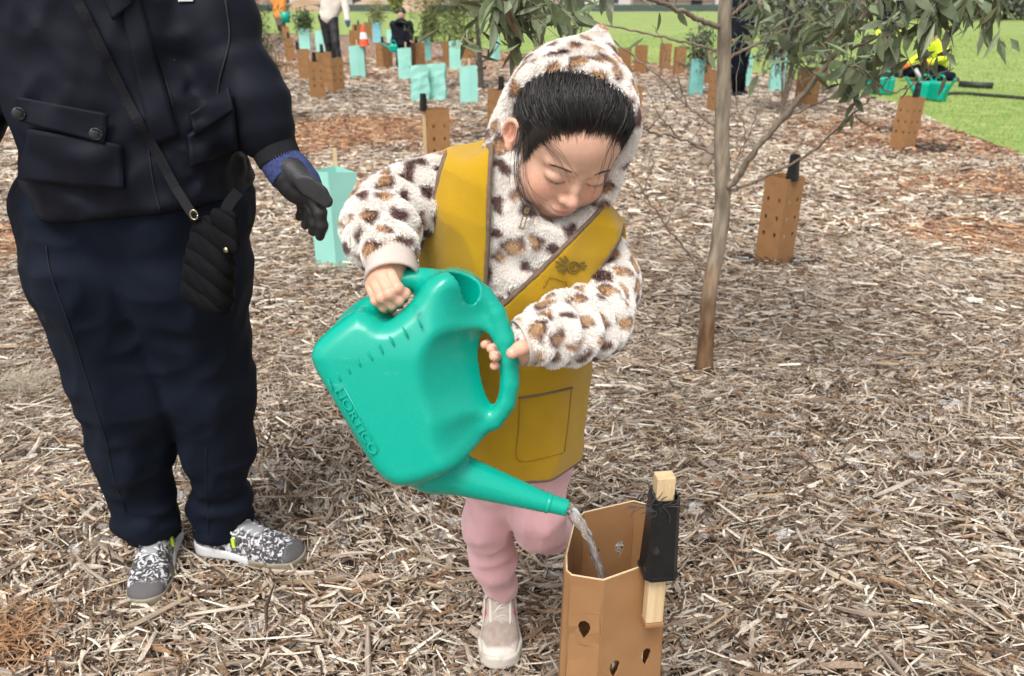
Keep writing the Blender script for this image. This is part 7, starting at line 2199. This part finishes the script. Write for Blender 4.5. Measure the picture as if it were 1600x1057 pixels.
p = fc + FA @ np.array([0.006, -0.0075, -0.028])
MB().tube([p, p + FA @ np.array([0, -0.003, 0])], [0.005, 0.0042], 14).build("snap", m_brass, flp, True)
# strap from the shoulder to the bag: lies on the jacket
m_strap2 = mat("black_strap", (0.005, 0.0055, 0.008), 0.7, bump=0.3, bscale=700, spec=0.2)
P = [on_jk(x, y, 0.007) for x, y in spline([(98, -40), (120, 0), (160, 80), (205, 170), (250, 248)], 26)]
P += [W(272, 290, P[-1][1] - 0.006), W(300, 334, 1.285), W(306, 345, 1.285)]
P = spline(P, 60)
def ribbon(name, P, w, material, parent, side=(0.8, -0.5, 0.35), th=0.0025):
    P = np.array(P); n = len(P)
    T_ = np.gradient(P, axis=0); T_ /= np.linalg.norm(T_, axis=1, keepdims=True)
    vw = np.array([0, 0, CAM_H]) - P
    s = np.cross(T_, vw); s /= np.linalg.norm(s, axis=1, keepdims=True)
    nrm = np.cross(s, T_)
    V = np.concatenate([np.stack([P + s * w * a + nrm * th * b_ for a, b_ in ((-0.5, 0), (-0.5, 1), (0.5, 1), (0.5, 0))], 1)], 0).reshape(-1, 3)
    Fq = [(i * 4 + k, i * 4 + (k + 1) % 4, (i + 1) * 4 + (k + 1) % 4, (i + 1) * 4 + k) for i in range(n - 1) for k in range(4)]
    return mesh_np(name, V, Fq, material, parent, False)
ribbon("strap", P, 0.015, m_strap2, bag)
P2 = spline([W(372, 300, 1.31), W(358, 318, 1.295), W(350, 336, 1.285)], 14)
ribbon("strap_end", P2, 0.018, m_strap2, bag)
pr = W(303, 336, 1.278)
MB().tube([pr + np.array([0.006 * math.cos(t), 0, 0.008 * math.sin(t)]) for t in np.linspace(0, 6.28, 18)], 0.0013, 6).build("ring", m_brass, bag, True)

# ================================================================ people further back
def bg_person(label, pts, cols, vs=0.02, rad=1.0, hair=(0.02, 0.015, 0.012), hat=None, hands=None, away=False, group="people working further back"):
    """pts: world joints: head, neck, hip, kneeL, footL, kneeR, footR, elbowL, handL, elbowR, handR"""
    J = {k: np.array(v, float) for k, v in pts.items()}
    A_ = np.array(list(J.values()))
    root = empty("person", (J['hip'][0], J['hip'][1], 0)); tag(root, label, "person", group)
    g = Grid(A_.min(0) - 0.26, A_.max(0) + 0.26, vs)
    sh = (J['neck'] - J['hip']); sh /= np.linalg.norm(sh)
    sd = np.array(cols.get('side', (1, 0, 0)), float)
    sL, sR = J['neck'] - sd * 0.15 * rad - sh * 0.06, J['neck'] + sd * 0.15 * rad - sh * 0.06
    hL, hR = J['hip'] - sd * 0.08 * rad, J['hip'] + sd * 0.08 * rad
    fold = (vnoise(g.X, g.Y, g.Z, 12, 4) * 0.010).astype(np.float32)
    # skin body: one continuous figure
    S = g.ell(J['head'], (0.078 * rad, 0.09 * rad, 0.11 * rad))
    S = smin(S, g.cap(J['head'] - sh * 0.05, J['neck'] - sh * 0.08, 0.05 * rad), 0.03)
    S = smin(S, g.cap(J['neck'] - sh * 0.1, J['hip'], 0.05 * rad), 0.03)
    for e, h, s in (('elbowL', 'handL', sL), ('elbowR', 'handR', sR)):
        S = smin(S, g.chain([s, J[e], J[h]], [0.04 * rad, 0.035 * rad, 0.034 * rad], 0.02), 0.02)
    V, Q = g.mesh(S, 1); mesh_np("body", V, Q, m_skin, root, True, np.tile(SKIN, (len(V), 1)))
    # jacket
    S = smin(g.cap(sL, J['hip'] - sd * 0.06, 0.085 * rad, 0.11 * rad), g.cap(sR, J['hip'] + sd * 0.06, 0.085 * rad, 0.11 * rad), 0.05)
    for e, h, s in (('elbowL', 'handL', sL), ('elbowR', 'handR', sR)):
        w = J[e] + (J[h] - J[e]) * 0.9
        S = smin(S, g.chain([s, J[e], w], [0.075 * rad, 0.06 * rad, 0.05 * rad], 0.02), 0.03)
    S = smin(S, g.cap(J['neck'] - sh * 0.07, J['hip'], 0.10 * rad, 0.12 * rad), 0.05)
    if cols.get('hood'): S = smin(S, g.ell(J['neck'] + np.array(cols['hood']), (0.12 * rad, 0.09 * rad, 0.07 * rad)), 0.03)
    V, Q = g.mesh(S + fold, 1); mesh_np("jacket", V, Q, cols['jacket'], root)
    # trousers
    S = None
    for k, f, h in (('kneeL', 'footL', hL), ('kneeR', 'footR', hR)):
        c = g.chain([h, J[k], J[f] + np.array([0, 0, 0.08])], [0.10 * rad, 0.075 * rad, 0.06 * rad], 0.03)
        S = c if S is None else smin(S, c, 0.03)
    V, Q = g.mesh(S + fold, 1); mesh_np("trousers", V, Q, cols['trousers'], root)
    for f in ('footL', 'footR'):
        S = g.chain([J[f] + np.array([0, 0.04, 0.045]), J[f] + np.array([0.02, -0.12, 0.035])], [0.05 * rad, 0.042 * rad], 0.02)
        V, Q = g.mesh(S, 1); mesh_np("shoe", V, Q, cols.get('shoe', m_blackpipe), root)
    hc = J['head'] + np.array([0, 0.012, 0.028])
    S = smax(g.ell(hc, (0.09 * rad, 0.10 * rad, 0.105 * rad)), -(g.Z - np.float32(hc[2] - 0.03) + (g.Y - np.float32(hc[1])) * np.float32((-1.2 if away else 0.8) if hat is None else 0.0)), 0.01)
    if hat is not None: S = smin(S, smax(g.ell(hc, (0.115 * rad, 0.14 * rad, 0.1)), np.abs(g.Z - np.float32(hc[2] - 0.02)) - 0.010, 0.005), 0.01)
    V, Q = g.mesh(S, 1); mesh_np("hair" if hat is None else "helmet", V, Q, mat("bg_hair", hair, 0.5) if hat is None else hat, root)
    if cols.get('glove') is not None:
        for h in ('handL', 'handR'):
            e = 'elbow' + h[-1]; d = (J[h] - J[e]) / np.linalg.norm(J[h] - J[e])
            S = g.chain([J[h] - d * 0.05, J[h] + d * 0.03, J[h] + d * 0.09], [0.045 * rad, 0.045 * rad, 0.03 * rad], 0.01)
            V, Q = g.mesh(S, 1); mesh_np("glove", V, Q, cols['glove'], root)
    return root, J
m_cream = mat("cream_fleece", (0.60, 0.55, 0.47), 0.95, (0.68, 0.63, 0.55), 8)
m_blackt = mat("black_leggings", (0.008, 0.008, 0.009), 0.7)
m_blueg = mat("blue_glove", (0.03, 0.07, 0.17), 0.8)
m_hivis = mat("hi_vis_yellow", (0.62, 0.72, 0.03), 0.6)
m_orange = mat("orange_shirt", (0.72, 0.28, 0.05), 0.8)
m_orangeg = mat("orange_red_glove", (0.75, 0.13, 0.04), 0.7)
m_greyt = mat("grey_trousers", (0.14, 0.13, 0.12), 0.85)
D = 16.6
bg_person("person in cream jacket and black trousers with blue gloves bending over the guards",
          dict(head=W(535, -42, D), neck=W(526, -18, D), hip=W(513, 27, D), kneeL=W(513, 66, D), footL=G(518, 103), kneeR=W(524, 66, D - .2), footR=G(531, 105), elbowL=W(512, 8, D + .1), handL=W(520, 26, D + .2), elbowR=W(540, 12, D - .1), handR=W(543, 33, D - .2)),
          dict(jacket=m_cream, trousers=m_blackt, glove=m_blueg), rad=1.08)
D = 15.9
bg_person("small child in navy hooded coat and dark beanie carrying a green can, seen from behind",
          dict(head=W(627, 22, D), neck=W(627, 34, D), hip=W(629, 70, D), kneeL=W(625, 88, D), footL=G(623, 107), kneeR=W(634, 88, D), footR=G(636, 107), elbowL=W(617, 52, D), handL=W(614, 66, D - .1), elbowR=W(643, 50, D), handR=W(642, 64, D - .1)),
          dict(jacket=m_navy, trousers=m_blackt, hood=(0, -0.08, 0.0)), rad=0.92, away=True)
sc_p = W(610, 70, D - 0.15)
D = 26.0
bg_person("person in orange top with grey trousers carrying a green bucket beside the conifer",
          dict(head=W(434, -12, D), neck=W(435, -3, D), hip=W(437, 25, D), kneeL=W(436, 38, D), footL=G(436, 48), kneeR=W(439, 38, D), footR=G(440, 48), elbowL=W(429, 9, D), handL=W(432, 18, D), elbowR=W(443, 8, D), handR=W(445, 19, D)),
          dict(jacket=m_orange, trousers=m_greyt), rad=1.0)
D = 11.2
bg_person("person in dark navy clothing half hidden behind the eucalypt trunk",
          dict(head=W(1158, -38, D), neck=W(1158, -14, D), hip=W(1156, 70, D), kneeL=W(1150, 112, D), footL=G(1149, 150), kneeR=W(1158, 112, D + .1), footR=G(1158, 148), elbowL=W(1146, 34, D), handL=W(1146, 62, D - .1), elbowR=W(1172, 34, D), handR=W(1170, 64, D)),
          dict(jacket=m_navy, trousers=m_navyt), rad=0.9)
D = 14.6
bg_person("worker in navy shirt with yellow cuffs standing behind the gum leaves",
          dict(head=W(1400, -30, D), neck=W(1398, -8, D), hip=W(1392, 56, D), kneeL=W(1386, 88, D), footL=G(1384, 122), kneeR=W(1398, 88, D), footR=G(1400, 122), elbowL=W(1376, 24, D), handL=W(1372, 50, D - .2), elbowR=W(1412, 24, D), handR=W(1404, 52, D - .25)),
          dict(jacket=m_navy, trousers=m_blackt, glove=m_hivis), rad=1.05)
D = 13.6
kn, J = bg_person("kneeling worker in hi-vis yellow shirt, white helmet and orange gloves on the lawn",
          dict(head=W(1457, 44, D - .1), neck=W(1456, 64, D), hip=W(1462, 108, D + .15), kneeL=W(1420, 112, D - .25), footL=G(1478, 126), kneeR=W(1440, 118, D - .35), footR=G(1486, 128), elbowL=W(1438, 88, D - .2), handL=W(1416, 102, D - .35), elbowR=W(1478, 90, D - .1), handR=W(1446, 100, D - .4)),
          dict(jacket=m_hivis, trousers=m_navyt, glove=m_orangeg), rad=1.1, hat=mat("white_helmet", (0.78, 0.78, 0.76), 0.35))
m_refl = mat("grey_reflective_band", (0.45, 0.46, 0.48), 0.4)
MB().tube([W(1430, 108, D - .38), W(1436, 118, D - .42), W(1440, 126, D - .40)], 0.03, 8).build("reflective_band", m_refl, kn, True)
# bucket and small can held further back
bp_ = W(446, 27, 25.8)
bk = empty("bucket", bp_); tag(bk, "green bucket held by the person in the orange top", "bucket")
MB().tube([bp_ + np.array([0, 0, -0.16]), bp_ + np.array([0, 0, 0.14])], [0.12, 0.16], 16).build("pail", m_can, bk, True)
MB().tube([bp_ + np.array([0.15 * math.cos(t), 0, 0.14 + 0.14 * math.sin(t)]) for t in np.linspace(0, math.pi, 12)], 0.008, 6).build("bail_handle", m_blackpipe, bk, True)
gr = Grid((-0.40, -0.12, -0.13), (0.20, 0.12, 0.26), 0.012)
S = gr.box((0.05, 0, 0), (0.12, 0.08, 0.11), 0.05)
S = smin(S, gr.chain([(-0.02, 0, -0.02), (-0.2, 0, 0.08), (-0.36, 0, 0.18)], [0.045, 0.03, 0.018], 0.01), 0.03)
S = smin(S, gr.chain(spline([(0.13, 0, 0.08), (0.09, 0, 0.2), (0.0, 0, 0.2), (-0.04, 0, 0.08)], 8), [0.016] * 8, 0.005), 0.02)
V, Q = gr.mesh(S, 1)
hc_ = empty("watering_can", sc_p); tag(hc_, "green watering can carried by the small child in the navy coat", "watering can")
mesh_np("body", V * 0.62 + np.array(sc_p) + np.array([0.04, -0.1, -0.06]), Q, m_can, hc_)
